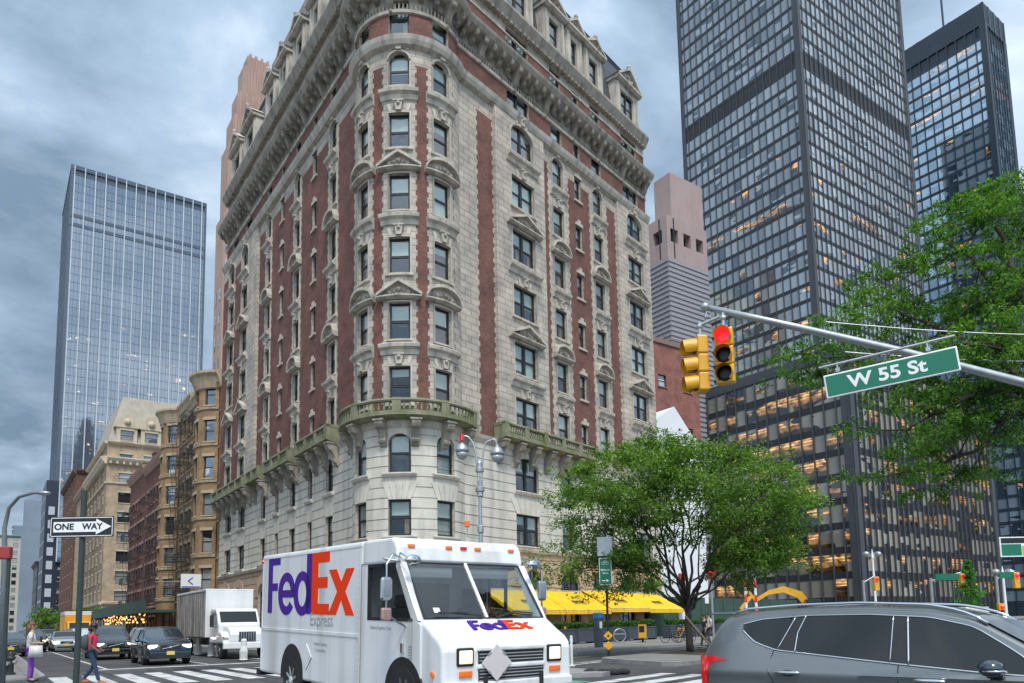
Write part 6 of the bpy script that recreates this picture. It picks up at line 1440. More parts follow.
# flexible white post on the little island, white barrels along the parked truck
def flex_post(label, p, h, r, group=None, pin=False):
    t = thing('delineator_post', label, 'bollard', p, 0, group); mb = MB()
    if pin: mb.lathe([(.2, 0), (.2, .06), (.17, .1), (.19, .45), (.12, .7), (.13, .95), (.1, 1.02), (.001, 1.04)], n=14)
    else: mb.lathe([(.11, 0), (.11, .03), (r, .05), (r, h-.02), (r*.7, h), (.001, h)], n=14)
    mb.build('body', WHTPL, t, smooth=False); mb = MB()
    if pin: mb.lathe([(.185, .0), (.24, .0), (.24, .05), (.185, .06)], n=14)
    else: mb.lathe([(r+.004, h*.62), (r+.004, h*.72)], n=14); mb.lathe([(r+.004, h*.8), (r+.004, h*.9)], n=14)
    mb.build('base_ring' if pin else 'reflective_band', PLASTB if pin else SIGNW, t)
p = gnd(572, 670); flex_post('slim white flexible post on the kerb right of the delivery van', (p.x, p.y, .12), .98, .045)
for (x, y, lab) in ((198, 655.5, 'white pin shaped bollard nearest the navy suv'), (211, 657, 'second white pin shaped bollard counted from the navy suv'), (219, 657.5, 'third white pin shaped bollard beside the box truck wheel'), (243.5, 661, 'white pin shaped bollard in front of the box truck bumper')):
    flex_post(lab, gnd(x, y), 1, .1, 'white bollards beside the parked box truck', True)
# rubble-like rubber kerb lump
p = gnd(607, 675); mb = MB(); rr = random.Random(2)
for k in range(9): mb.ball((rr.uniform(-.55, .5), rr.uniform(-.15, .15), .08), rr.uniform(.1, .18), 7, 0, (1.5, 1, .7))
o = mb.build('asphalt_lump', mat('black_rubble', (.028, .028, .028), .95, .3, 8, bump=.8)); o.location = p; tag(o, 'low black asphalt lump at the end of the small kerb island', 'rubble')
# planters with hedges along the awnings
PLN = mat('planter_slate', (.055, .068, .085), .55, .15, 1.5); HEDGE = leaf_mat('hedge_leaf', (.03, .085, .012), (.10, .22, .03), .25)
def hedge_mesh(L_, w, h, n, seed):
    mb = MB(); r = random.Random(seed)
    for _ in range(n):
        x, y = r.uniform(-L_/2, L_/2), r.uniform(-w/2, w/2); z = h*(.25+.75*math.sqrt(r.random()))*(1+.12*sin(x*7)+.08*sin(x*17+1)); s = r.uniform(.05, .1)
        a = Vector((r.gauss(0, 1), r.gauss(0, 1), r.gauss(0, 1))).normalized(); b = a.orthogonal().normalized(); c = a.cross(b); p = Vector((x, y, z)); mb.quad([p-b*s, p+c*s*.5, p+b*s, p-c*s*.5])
    return mb.mesh('hedge', HEDGE, fix=False)
hm = hedge_mesh(1.75, .5, .42, 1500, 1); bm_ = MB(); bm_.bx(-.9, .9, -.3, .3, .1, .92); bm_.bx(-.93, .93, -.33, .33, .86, .94)
for x in (-.88, .88): bm_.bx(x-.05, x+.05, -.34, .34, 0, .9)
boxme = bm_.mesh('planter_box', PLN); yB = math.atan2(dB.y, dB.x)
pl = [(1.6+k*1.95, 4.6) for k in range(8)]+[(18.6+k*1.95, 4.9) for k in range(5)]
ords = ['nearest', 'second', 'third', 'fourth', 'fifth', 'sixth', 'seventh', 'last']; pl_l = []
for k, (t, o) in enumerate(pl):
    lab = ('%s slate planter of the row before the doorway gap, counted from the van' % ords[k]) if k < 8 else ('%s slate planter of the short row past the gap' % ords[k-8 if k < 12 else 7])
    r = thing('planter', lab, 'planter', WB(t, o, .142), yB, 'planters with clipped hedges under the awnings'); link('planter_box', boxme, r); q = link('hedge', hm, r); q.location = (0, 0, .88); q.scale = (1, 1, .85+.3*((k*37) % 10)/10)
# parking meter kiosk, newspaper boxes, bike stand
p = gnd(599, 650); r = thing('parking_kiosk', 'tall dark parking kiosk with blue top among the planters', 'parking meter', (p.x, p.y, .142), yB)
mb = MB(); mb.bx(-.2, .2, -.16, .16, 0, 1.5); mb.build('cabinet', PLN, r, bevel=.03); mb = MB(); mb.bx(-.22, .22, -.18, .18, 1.5, 1.82); mb.build('top_panel', mat('kiosk_blue', (.03, .16, .42), .4), r, bevel=.03); mb = MB(); mb.bx(-.12, .12, -.17, -.162, 1.0, 1.35); mb.build('screen', SIGNW, r)
for px_, lab, o_ in ((563, 'yellow newspaper box next to the delivery van', 0), (643, 'yellow newspaper box at the gap between the planters', 0)):
    p = gnd(px_, 647 if px_ < 600 else 644.5); r = thing('newspaper_box', lab, 'newspaper box', (p.x, p.y, .142), yB-pi/2+.3, 'yellow newspaper boxes')
    mb = MB(); mb.bx(-.22, .22, -.2, .2, .25, 1.12); mb.build('cabinet', SIGY, r, bevel=.03); mb = MB(); mb.bx(-.17, .17, -.21, -.2, .62, 1.02); mb.build('window', SIGNK, r); mb = MB(); mb.bx(-.06, .06, -.06, .06, 0, .25); mb.bx(-.18, .18, -.18, .18, 0, .03); mb.bx(-.23, .23, -.21, .21, 1.12, 1.16); mb.build('stand', SIGNK, r)
p = gnd(620, 645.5); r = thing('bike_stand', 'round grey hoop cycle stand beside the green sign pole', 'bike rack', (p.x, p.y, .142), yB-.6); mb = MB(); mb.path([(.4*cos(a), 0, .47+.4*sin(a)) for a in [2*pi*k/24 for k in range(25)]], .03, 8); mb.tube((-.38, 0, .55), (.38, 0, .55), .025); mb.build('hoop', GALV, r); mb = MB(); mb.tube((0, 0, 0), (0, 0, .1), .07); mb.build('foot', GALV, r)
def bicycle(label, p, yaw, m, group):
    r = thing('bicycle', label, 'bicycle', p, yaw, group)
    for x in (-.52, .52):
        mb = MB(); mb.path([(x+.33*cos(a), 0, .34+.33*sin(a)) for a in [2*pi*k/24 for k in range(25)]], .02, 6)
        for k in range(8): a = pi*k/8*2; mb.tube((x, 0, .34), (x+.32*cos(a), 0, .34+.32*sin(a)), .004, n=4)
        mb.build('wheel', TYRE, r)
    mb = MB(); A, B_2, C_, D_2, E_ = (-.52, 0, .34), (-.05, 0, .3), (-.2, 0, .8), (.34, 0, .82), (.52, 0, .34)
    for a, b in ((A, B_2), (A, C_), (B_2, C_), (C_, D_2), (B_2, D_2), (D_2, E_), (D_2, (.31, 0, 1.0)), (C_, (-.22, 0, .92))): mb.tube(a, b, .018, n=6)
    mb.build('frame', m, r); mb = MB(); mb.ball((-.24, 0, .95), .1, 8, 0, (1.3, .7, .35)); mb.build('saddle', PLASTB, r); mb = MB(); mb.path([(.36, -.28, 1.0), (.31, 0, 1.02), (.36, .28, 1.0)], .016, 6); mb.build('handlebar', PLASTB, r)
p = gnd(673, 645); bicycle('black bicycle leaning by the planters left of the tree trunk', (p.x, p.y, .142), rad(20), SIGNK, 'parked bicycles'); p = gnd(681, 644); bicycle('bicycle with yellow frame behind the tree trunk', (p.x+.1, p.y+.4, .142), rad(35), SIGY, 'parked bicycles')
p = gnd(690, 645.3); bicycle('bicycle parked right behind the median tree trunk', (p.x-.1, p.y+.8, .142), rad(28), PLASTB, 'parked bicycles')
p = gnd(705, 664); r = thing('a_frame_barrier', 'pale timber barrier leaning against the foot of the median tree', 'barrier', (7.75, 31.6, .17), rad(18)); WOOD = mat('weathered_timber', (.33, .26, .18), .85, .3, 4)
mb = MB(); mb.path([(-.5, 0, 1.5), (.75, -.1, .05)], .05, 6); mb.path([(-.35, .1, 1.35), (.9, .1, .05)], .05, 6); mb.build('leg', WOOD, r); mb = MB(); mb.box((.15, 0, .75), (.5, .06, .12), 0, Matrix.Rotation(rad(48), 3, 'Y')); mb.build('rail', WOOD, r)
# small things far right beyond the suv
def far_lamp(label, px_, D, top):
    p = at(px_, 620, D); r = thing('twin_street_lamp', label, 'street lamp', (p.x, p.y, 0), .3, 'white twin lamps far down the avenue'); z = at(px_, top, D).z
    mb = MB(); mb.lathe([(.3, 0), (.28, .8), (.12, 1.2), (.09, z-1.0), (.14, z-.9), (.1, z-.5), (.02, z)], n=10); mb.build('post', SIGNW, r)
    for s in (-1, 1): mb = MB(); mb.path([(0, 0, z-1), (s*.35, 0, z-.3), (s*.75, 0, z-.25)], .04, 6); mb.ball((s*.75, 0, z-.5), .3, 8, 0, (1, 1, .9)); mb.build('lamp_head', GALV, r)
far_lamp('white twin headed lamp before the lit office block corner', 877, 72, 549); far_lamp('white twin headed lamp at the far right beside traffic signals', 1007, 60, 566)
def far_signal(label, x0, y0, D, w_, sgn, arrow=False):
    p = at(x0, 620, D); r = thing('traffic_signal_post', label, 'traffic light', (p.x, p.y, 0), 0, 'distant traffic signals beyond the suv'); z = at(x0, y0, D).z
    mb = MB(); mb.tube((0, 0, 0), (0, 0, z), .09); mb.tube((0, 0, z-.2), (w_, 0, z+.3), .06); mb.build('post', GALV, r)
    mb = MB(); mb.box((w_, -.1, z-.3), (.36, .3, 1.05)); mb.box((0, -.2, z-2.0), (.4, .3, .45)); mb.build('housing', SIGY, r, bevel=.04); mb = MB(); mb.ball((w_, -.27, z+.02), .15, 8); mb.ball((0, -.36, z-2.0), .14, 8); mb.build('lens', LENSR, r); 
    if sgn: mb = MB(); mb.box((w_*.5, -.12, z+.05), (abs(w_)*.75, .03, .4)); mb.build('sign_blade', SIGNG, r)
far_signal('distant traffic signal with green blade in front of the lit office block', 934, 578, 46, 1.9, True); far_signal('distant traffic signal beside the twin lamp at far right', 1000, 576, 48, 1.2, True); far_signal('distant yellow traffic signal by the white twin lamp', 866, 580, 55, .9, False)
p = at(1007, 620, 40); r = thing('guide_sign', 'green and yellow direction sign with white edge cut by right frame', 'road sign', (p.x+1.3, p.y, 0)); zt2 = at(1007, 537, 40).z; zb2 = at(1007, 557, 40).z
mb = MB(); mb.bx(-1.35, 1.5, -.05, 0, zb2, zt2); mb.build('panel', SIGNW, r); mb = MB(); mb.bx(-1.28, 1.43, -.06, -.052, zt2-.35, zt2-.06); mb.build('header', SIGNK, r); mb = MB(); mb.bx(-1.28, -.2, -.06, -.052, zb2+.07, zt2-.4); mb.build('face', SIGNG, r); mb = MB(); mb.bx(-.16, 1.43, -.06, -.052, zb2+.07, zt2-.5); mb.build('yellow_plate', SIGY, r); mb = MB(); mb.tube((.8, .05, 0), (.8, .05, zt2), .08); mb.build('post', GALV, r)
# excavator boom and red-white barriers at the site
p = at(790, 615, 60); r = thing('excavator', 'yellow excavator with curved boom working beyond the foreground suv', 'excavator', (p.x, p.y, 0), rad(170))
mb = MB(); mb.path([(-1.6, 0, 2.2), (-.8, 0, 3.3), (.4, 0, 3.75), (1.6, 0, 3.5)], [.34, .42, .36, .24], 4); mb.build('boom', SIGY, r); mb = MB(); mb.path([(1.4, 0, 3.6), (2.6, 0, 2.9), (3.2, 0, 3.7)], [.22, .22, .18], 4); mb.path([(2.9, 0, 3.3), (3.8, 0, 2.2)], .2, 4); mb.build('dipper', SIGY, r)
mb = MB(); mb.bx(-3.6, -1.0, -1.1, 1.1, 1.1, 2.2); mb.build('house', SIGY, r, bevel=.1); mb = MB(); mb.bx(-2.2, -1.1, .1, 1.05, 1.6, 2.9); mb.build('cab', DGLASS, r, bevel=.08); mb = MB(); mb.bx(-3.9, -.4, -1.25, -.75, .0, .9); mb.bx(-3.9, -.4, .75, 1.25, .0, .9); mb.build('track', PLASTB, r, bevel=.2)
for k, (px_, lab) in enumerate(((747, 'red and white striped site post left of the excavator'), (757, 'second red and white site post closer to the excavator'))):
    p = at(px_, 620, 56); r = thing('site_post', lab, 'post', (p.x, p.y, 0), 0, 'striped posts at the building site'); z = at(px_, 578, 56).z
    mb = MB(); mb.tube((0, 0, 0), (0, 0, z), .1); mb.build('pole', SIGNW, r); 
    for j in range(4): mb = MB(); mb.tube((0, 0, .4+j*z/4), (0, 0, .4+j*z/4+z/8), .107); mb.build('stripe', REDL, r)
p = at(711, 572, 48); r = thing('red_signal', 'red pedestrian signal lamp on a pole behind the tree', 'signal', (p.x, p.y, 0)); mb = MB(); mb.box((0, 0, p.z), (.6, .3, .75)); mb.box((-1.9, 0, p.z-.3), (.45, .3, .5)); mb.build('housing', mat('signal_red_box', (.3, .03, .03)), r, bevel=.05); mb = MB(); mb.ball((0, -.15, p.z+.1), .22, 8); mb.build('lens', LENSR, r); mb = MB(); mb.tube((0, .1, 0), (0, .1, p.z), .07); mb.tube((-1.9, .1, p.z-.4), (0, .1, p.z-.4), .05); mb.build('post', GALV, r)
# projecting sign board and lit festoon under the scaffold on the side street
p = at(191, 581, 66); r = thing('arrow_board', 'square white sign board with blue arrow above the box truck', 'sign', p, yawA+pi/2); mb = MB(); mb.box((0, 0, 0), (1.7, .12, 1.25)); mb.build('panel', SIGNW, r); mb = MB()
for s in (-1, 1): mb.box((-.05, -.07, s*.16), (.5, .03, .09), 0, Matrix.Rotation(s*rad(-38), 3, 'Y'))
mb.box((0, -.07, -.53), (1.6, .03, .1)); mb.build('arrow', mat('sign_blue', (.05, .10, .45), .4), r); mb = MB(); mb.tube((0, .1, 0), (-2.5, 2.5, 0), .05); mb.build('bracket', GALV, r)
sh = thing('pavement_shed', 'dark scaffold shed over the pavement along the brick walk ups', 'scaffold', WA(70, 2, 0)); P = loc_frame(sh, WA(0, 0), dA, nA)
mb = MB(); mb.tb(P, 48, 120, .4, 4.3, 3.3, 3.6); mb.tb(P, 48, 120, 4.2, 4.3, 3.6, 4.7); mb.build('deck', HGR, sh); mb = MB()
for k in range(25): 
    for o in (.6, 4.1): mb.tube(P(48.5+k*3, o, .14), P(48.5+k*3, o, 3.3), .06, n=5)
tag(mb.build('standard', STEELB, sh), kind='stuff')
WARM = mat('warm_bulb', (1, .5, .15), .3, .05, 3, emit=(1, .38, .08), estr=2.2); rr = random.Random(8); mb = MB()
for _ in range(80): mb.ball(P(rr.uniform(50, 82), rr.choice([3.6, 4.1, 4.4]), rr.uniform(2.2, 3.25)), rr.uniform(.05, .09), 5)
tag(mb.build('lit_bulb', WARM, sh), kind='stuff')
# a hydrant-side litter bin and the steel drum lamp far behind are left to the blur of the street
# ================================================================== trees
BARK = mat('bark', (.055, .045, .037), .9, .35, 5, bump=.8, bscale=18)
LEAF1 = leaf_mat('zelkova_leaf', (.030, .088, .017), (.20, .33, .06), .4); LEAF2 = leaf_mat('honey_locust_leaf', (.016, .062, .012), (.145, .30, .04), .38)
def limb_tree(root, trunks, tips, leafmat, leaf, nleaf, seed, droop=.35, clump=.75, flat=.6, trunk_mat=BARK, long_=1.9):
    """trunks: list of polylines [(pos, radius)...]; tips: list of (pos, radius of the spray); leaves fill sprays"""
    tb_ = MB()
    for pl in trunks: tb_.path([p for p, _ in pl], [r for _, r in pl], 8)
    tb_.build('trunk', trunk_mat, root, smooth=True)
    mb = MB(); r = random.Random(seed); per = nleaf//len(tips); V, Fc = mb.v, mb.f
    for c, rad_ in tips:
        c = Vector(c); subs = [c+Vector((r.gauss(0, 1), r.gauss(0, 1), r.gauss(0, flat)))*rad_*.62 for _ in range(7)]
        for _ in range(per):
            s = r.choice(subs); q = Vector((r.gauss(0, 1), r.gauss(0, 1), r.gauss(0, .62)))*rad_*.27*clump
            p = s+q; p.z -= droop*q.xy.length*.6
            d = Vector((q.x+r.gauss(0, .5), q.y+r.gauss(0, .5), -.25+r.gauss(0, .45))); d.normalize()
            up = Vector((r.gauss(0, .5), r.gauss(0, .5), 1)).normalized(); sdv = d.cross(up).normalized(); L_ = leaf*r.uniform(.6, 1.3); w_ = L_/long_*.5
            i = len(V); V.extend([tuple(p), tuple(p+d*L_*.5+sdv*w_), tuple(p+d*L_), tuple(p+d*L_*.5-sdv*w_)]); Fc.append((i, i+1, i+2, i+3)); mb.m.append(0); mb.uv.append(None)
    o = mb.build('crown', leafmat, root, fix=False); tag(o, kind='stuff'); return o
def curve(p0, p1, r0, r1, rnd, n=6, wob=.12, up=.0):
    p0, p1 = Vector(p0), Vector(p1); L_ = (p1-p0).length; out = []
    for k in range(n+1):
        t = k/n; p = p0.lerp(p1, t)+Vector((rnd.gauss(0, 1), rnd.gauss(0, 1), rnd.gauss(0, 1)))*wob*L_*.12*(1 if 0 < k < n else 0)+ZV*up*L_*sin(pi*t)
        out.append((p, r0+(r1-r0)*t))
    return out
# the median tree: vase of limbs from a low fork, wide flat-bottomed crown
tr0 = Vector((7.45, 31.6, .16)); tree = thing('street_tree', 'broad leafy green tree with forked trunk standing on the median', 'tree', tr0); rr = random.Random(11)
trunks = [curve((0, 0, 0), (-.05, 0, 1.9), .165, .13, rr, 5, .12)]; tips = []
def loc(px_, py_, dY): return at(px_, py_, 31.6+dY)-tr0
mains = [(588, 520, 1.0), (606, 482, -1.2), (632, 462, .8), (662, 456, -1.5), (690, 456, 1.4), (722, 464, -.6), (752, 472, 1.5), (776, 502, -.8), (580, 548, -.8), (792, 530, .6), (620, 505, -2.3), (665, 490, 2.4), (710, 495, -2.6), (745, 515, 2.6), (680, 470, 0), (650, 470, -3), (770, 545, -1.6), (615, 560, 1.5), (722, 552, 2.0), (590, 500, 2.6), (765, 495, -2.8)]
for k, (a, b, d) in enumerate(mains):
    p = loc(a, b, d); f = Vector((-.05+rr.uniform(-.1, .1), rr.uniform(-.1, .1), 1.7+rr.uniform(0, .5))); mid = f.lerp(p, .5)+ZV*.5
    tk = .075 if k % 2 == 0 else .045; seg = curve(f, mid, tk, tk*.55, rr, 4, .35)+curve(mid, p, tk*.55, .012, rr, 4, .4)[1:]; trunks.append(seg)
    for j in range(3): q = p+Vector((rr.gauss(0, .9), rr.gauss(0, .9), rr.gauss(0, .5))); trunks.append(curve(seg[4][0], q, .03, .008, rr, 3, .3)); tips.append((q, rr.uniform(.7, 1.15)))
    tips.append((p, 1.1))
for a, b in [(x, y) for x, y in ((572, 520), (566, 505), (570, 575), (585, 470), (604, 452), (640, 448), (665, 444), (690, 445), (720, 452), (748, 460), (780, 470), (795, 492), (800, 515), (782, 552), (755, 572), (630, 585), (600, 590), (735, 580))]: tips.append((loc(a, b, rr.uniform(-2.5, 2.5)), rr.uniform(.55, .9)))
for k in range(85):
    a = rr.uniform(0, 2*pi); q = math.sqrt(rr.random()); x, y = 684+114*q*cos(a), 516+76*q*sin(a)
    if y > 560 and abs(x-684) < 22: continue
    tips.append((loc(x, y, rr.uniform(-3.2, 3.2)*math.sqrt(max(0, 1-q*q))), rr.uniform(.6, .95)))
limb_tree(tree, trunks, tips, LEAF1, .14, 88000, 3, .35, .82, .5)
# the big tree at the right: trunk just outside the frame, limbs reaching in
t2 = Vector((13.4, 15.2, 0)); tree2 = thing('street_tree', 'large feathery green tree overhanging the mast arm from the right', 'tree', t2); rr = random.Random(21)
def loc2(px_, py_, Y): return at(px_, py_, Y)-t2
trunks = [curve((0, 0, 0), (-.3, .2, 4.6), .32, .26, rr, 6, .08)]; tips = []; f0 = Vector((-.3, .2, 4.4))
arms = [((1012, 384, 15.0), (960, 402, 14.6), (905, 430, 15.4)), ((1000, 360, 15.4), (940, 330, 16), (880, 300, 16.8)), ((1015, 330, 15.5), (980, 270, 16), (940, 235, 17)), ((1024, 300, 15.5), (1005, 240, 16), (985, 200, 16.6)), ((1016, 400, 15), (985, 445, 15), (930, 470, 15.6)), ((1005, 395, 16.5), (900, 370, 17), (800, 352, 17.4)), ((1020, 350, 14.5), (970, 345, 14.2), (915, 350, 15.8)), ((1040, 300, 16), (1030, 230, 16), (1020, 190, 16.4))]
for a, b, c in arms:
    P1, P2, P3 = loc2(*a), loc2(*b), loc2(*c); s1 = curve(f0+Vector((0, 0, rr.uniform(-.5, 1))), P1, .15, .09, rr, 5, .25); s2 = curve(P1, P2, .09, .045, rr, 4, .3); s3 = curve(P2, P3, .045, .014, rr, 4, .3); trunks.append(s1+s2[1:]+s3[1:])
    for base_p in (P1, P2, P3, P1.lerp(P2, .5), P2.lerp(P3, .5)):
        for j in range(3): q = base_p+Vector((rr.gauss(0, .75), rr.gauss(0, .8), rr.gauss(0, .45))); trunks.append(curve(base_p, q, .022, .006, rr, 3, .3)); tips.append((q, rr.uniform(.35, .6)))
for k in range(58):
    x, y = rr.uniform(880, 1040), rr.uniform(185, 480)
    if x < 1010-(y-180)*1.05 if y < 300 else False: continue
    if rr.random() < (.55 if x < 930 else .15): continue
    tips.append((loc2(x, y, rr.uniform(14.6, 17.4)), rr.uniform(.35, .6)))
for x, y in ((782, 362), (800, 348), (822, 342), (850, 330), (872, 318), (868, 300), (884, 276), (905, 262), (920, 240), (948, 222), (965, 205), (985, 190), (1008, 185), (815, 372), (840, 352), (896, 470), (880, 455), (910, 490), (950, 492), (980, 470), (860, 282), (900, 300), (790, 378), (836, 315), (1005, 205), (1020, 185)): tips.append((loc2(x, y, rr.uniform(15.5, 17.5)), rr.uniform(.3, .48)))
limb_tree(tree2, trunks, tips, LEAF2, .105, 58000, 5, .55, .66, .4, BARK, 2.8)
# small conical tree, roof-garden shrubs
p = at(972, 612, 44); t3 = thing('conical_tree', 'small bright green conical evergreen far right beyond the suv', 'tree', (p.x, p.y, 0)); h = at(972, 559, 44).z; rr = random.Random(3)
tips = [(Vector((rr.gauss(0, .22)*(1-k/26), rr.gauss(0, .22)*(1-k/26), .8+(h-.8)*k/26)), .62*(1-k/27)+.08) for k in range(26)]
limb_tree(t3, [curve((0, 0, 0), (0, 0, h*.8), .07, .02, rr, 4, .02)], tips, leaf_mat('cypress_leaf', (.03, .14, .015), (.11, .32, .05), .3), .12, 6000, 9, .2, .9, .8)
p = at(968, 605, 43); r = thing('white_planter', 'white square planter box before the conical evergreen', 'planter', (p.x-.4, p.y-1, 0)); mb = MB(); mb.box((0, 0, .95), (1.3, 1.0, 1.9)); mb.build('box', WHTPL, r, bevel=.04); mb = MB(); mb.box((0, 0, 1.92), (1.1, .8, .06)); mb.build('soil', SOIL, r)
for k, (px_, py_, D, s, lab) in enumerate(((826, 346, 128, 2.6, 'roof garden shrub nearest the corner of the office block terrace'), (808, 352, 132, 2.0, 'roof garden shrub second from the terrace corner'), (792, 358, 136, 1.7, 'low roof garden shrub midway along the terrace'), (743, 372, 143, 2.6, 'roof garden shrub at the far end of the terrace by the signal'))):
    p = at(px_, py_, D); p.z = 46.4; t4 = thing('terrace_shrub', lab, 'shrub', p, 0, 'shrubs on the office block terrace'); rr = random.Random(40+k)
    limb_tree(t4, [curve((0, 0, 0), (0, 0, s*.8), .1, .03, rr, 3, .1)], [(Vector((rr.gauss(0, s*.5), rr.gauss(0, s*.4), s*rr.uniform(.3, 1.0))), s*.4) for _ in range(9)], LEAF1, .4, 1600, 60+k, .2, 1, .7)
rr = random.Random(77)
p = at(62, 612, 95); t5 = thing('street_tree', 'small dark tree far up the side street beyond the queue', 'tree', (p.x, p.y, 0)); limb_tree(t5, [curve((0, 0, 0), (0, 0, 2.2), .14, .08, rr, 4, .1)], [(Vector((rr.gauss(0, 1.6), rr.gauss(0, 1.6), 3+rr.gauss(0, .6))), .9) for _ in range(12)], LEAF1, .3, 3000, 70)
p = at(42, 610, 105); t6 = thing('street_tree', 'second small dark tree far up the side street at left', 'tree', (p.x, p.y, 0)); limb_tree(t6, [curve((0, 0, 0), (0, 0, 2.2), .14, .08, rr, 4, .1)], [(Vector((rr.gauss(0, 1.6), rr.gauss(0, 1.6), 3+rr.gauss(0, .6))), .9) for _ in range(12)], LEAF1, .3, 3000, 71)
# ================================================================== people
SKINM = {'light': mat('skin_light', (.52, .33, .24), .55, .05, 8), 'brown': mat('skin_brown', (.17, .085, .05), .55, .05, 8)}
def skin_mesh(pts, edges, sub=2, root=0):
    me = bpy.data.meshes.new('sk'); me.from_pydata([p[:3] for p in pts], edges, []); o = bpy.data.objects.new('sk', me); COL.objects.link(o)
    md = o.modifiers.new('s', 'SKIN'); md.use_smooth_shade = True; ms = o.modifiers.new('u', 'SUBSURF'); ms.levels = sub; ms.render_levels = sub
    for i, v in enumerate(me.skin_vertices[0].data): r = pts[i][3]; v.radius = (r, r) if not isinstance(r, tuple) else r; v.use_root = (i == root)
    bpy.context.view_layer.update(); dg = bpy.context.evaluated_depsgraph_get(); m2 = bpy.data.meshes.new_from_object(o.evaluated_get(dg)); bpy.data.objects.remove(o); bpy.data.meshes.remove(me)
    m2.polygons.foreach_set('use_smooth', [True]*len(m2.polygons)); return m2
def add_mesh_to(me, mb):
    bm = bmesh.new(); bm.from_mesh(me); t = mb.mesh('t', []); t.polygons.foreach_set('use_smooth', [True]*len(t.polygons)); bm.from_mesh(t); bm.to_mesh(me); bm.free(); bpy.data.meshes.remove(t)
def person(label, loc_, yaw, H, skin, shirt, trous, hair, pose, hairlen=.2, cap=None, sleeve=.5, shoes=None, female=True):
    """local +x is the walking direction; pose gives knees, feet, elbows and hands (metres at 1.7 m height)"""
    r = thing('person', label, 'person', loc_, yaw); k = H/1.7; S_ = .165 if female else .19; hw = .088
    P = lambda x, y, z: (x*k, y*k, z*k)
    J = dict(pel=(0, 0, .95), bel=(0, 0, 1.08), che=(.01, 0, 1.28), nk0=(0, 0, 1.42), nk=(.01, 0, 1.49), hd=(.025, 0, 1.56), hd2=(.02, 0, 1.64))
    J.update({'shR': (0, -S_, 1.39), 'shL': (0, S_, 1.39), 'hpR': (0, -hw, .90), 'hpL': (0, hw, .90)}); J.update(pose)
    R = dict(pel=.115, bel=.105, che=.118, nk0=.07, nk=.048, hd=.072, hd2=.088, shR=.055, shL=.055, hpR=.085, hpL=.085, elR=.037, elL=.037, haR=.026, haL=.026, knR=.052, knL=.052, anR=.036, anL=.036, toR=.03, toL=.03)
    names = list(J); idx = {n: i for i, n in enumerate(names)}
    pts = [P(*J[n])+(R[n]*k*(.93 if female else 1),) for n in names]
    E = [('pel', 'bel'), ('bel', 'che'), ('che', 'nk0'), ('nk0', 'nk'), ('nk', 'hd'), ('hd', 'hd2'), ('nk0', 'shR'), ('nk0', 'shL'), ('pel', 'hpR'), ('pel', 'hpL'), ('shR', 'elR'), ('elR', 'haR'), ('shL', 'elL'), ('elL', 'haL'), ('hpR', 'knR'), ('knR', 'anR'), ('anR', 'toR'), ('hpL', 'knL'), ('knL', 'anL'), ('anL', 'toL')]
    ed = [(idx[a], idx[b]) for a, b in E]
    for s in ('R', 'L'):     # palm, four fingers and a thumb
        h = Vector(J['ha'+s]); e = Vector(J['el'+s]); d = (h-e).normalized(); sd_ = d.orthogonal().normalized(); n2 = d.cross(sd_)
        ip = len(pts); q = h+d*.05; pts.append(P(*q)+(.026*k,)); ed.append((idx['ha'+s], ip))
        for j in range(4):
            o1 = q+d*(.045)+sd_*(j-1.5)*.019; o2 = o1+d*(.03-.004*abs(j-1))+n2*.02; i1 = len(pts); pts += [P(*o1)+(.009*k,), P(*o2)+(.0075*k,)]; ed += [(ip, i1), (i1, i1+1)]
        o1 = h+d*.04-sd_*.035; o2 = o1+d*.035-sd_*.012; i1 = len(pts); pts += [P(*o1)+(.010*k,), P(*o2)+(.008*k,)]; ed += [(ip, i1), (i1, i1+1)]
    me = skin_mesh(pts, ed, 2, 0); f = MB(); hz = J['hd2']; hx = hz[0]
    f.ball(P(hx+.092, hz[1], hz[2]-.035), .018*k, 6, 0, (1, .8, 1.4)); f.ball(P(hx+.078, hz[1], hz[2]-.075), .022*k, 6, 0, (.6, 1.2, .4))
    for s in (-1, 1): f.ball(P(hx+.078, hz[1]+s*.032, hz[2]-.01), .012*k, 6); f.ball(P(hx, hz[1]+s*.088, hz[2]-.03), .024*k, 6, 0, (.8, .35, 1.3))
    add_mesh_to(me, f); me.materials.append(SKINM[skin]); link('body', me, r)
    def garment(nm, chain, grow, m, sub=2, upto=None):
        nn = []; [nn.append(x) for c in chain for x in c if x not in nn]; pt = []
        for n in nn:
            j = J[n]; pt.append(P(*j)+(R[n]*k*grow.get(n, 1.18),))
        e2 = [(nn.index(a), nn.index(b)) for c in chain for a, b in zip(c, c[1:])]
        if upto:
            for n, (a, t) in upto.items():
                i = len(pt); q = Vector(J[a]).lerp(Vector(J[n]), t); pt.append(P(*q)+((R[a]+(R[n]-R[a])*t)*k*1.32,)); e2.append((nn.index(a), i))
        mm = skin_mesh(pt, e2, sub, 0); mm.materials.append(m); return link(nm, mm, r)
    garment('top', [['pel', 'bel', 'che', 'nk0'], ['nk0', 'shR'], ['nk0', 'shL']], {'pel': 1.14, 'bel': 1.16, 'che': 1.12, 'nk0': 1.0, 'shR': 1.2, 'shL': 1.2}, shirt, 2, {'elR': ('shR', sleeve), 'elL': ('shL', sleeve)})
    garment('trousers', [['pel', 'hpR', 'knR', 'anR'], ['pel', 'hpL', 'knL', 'anL']], {'pel': 1.1, 'hpR': 1.14, 'hpL': 1.14, 'knR': 1.25, 'knL': 1.25, 'anR': 1.5, 'anL': 1.5}, trous)
    sh_ = MB()
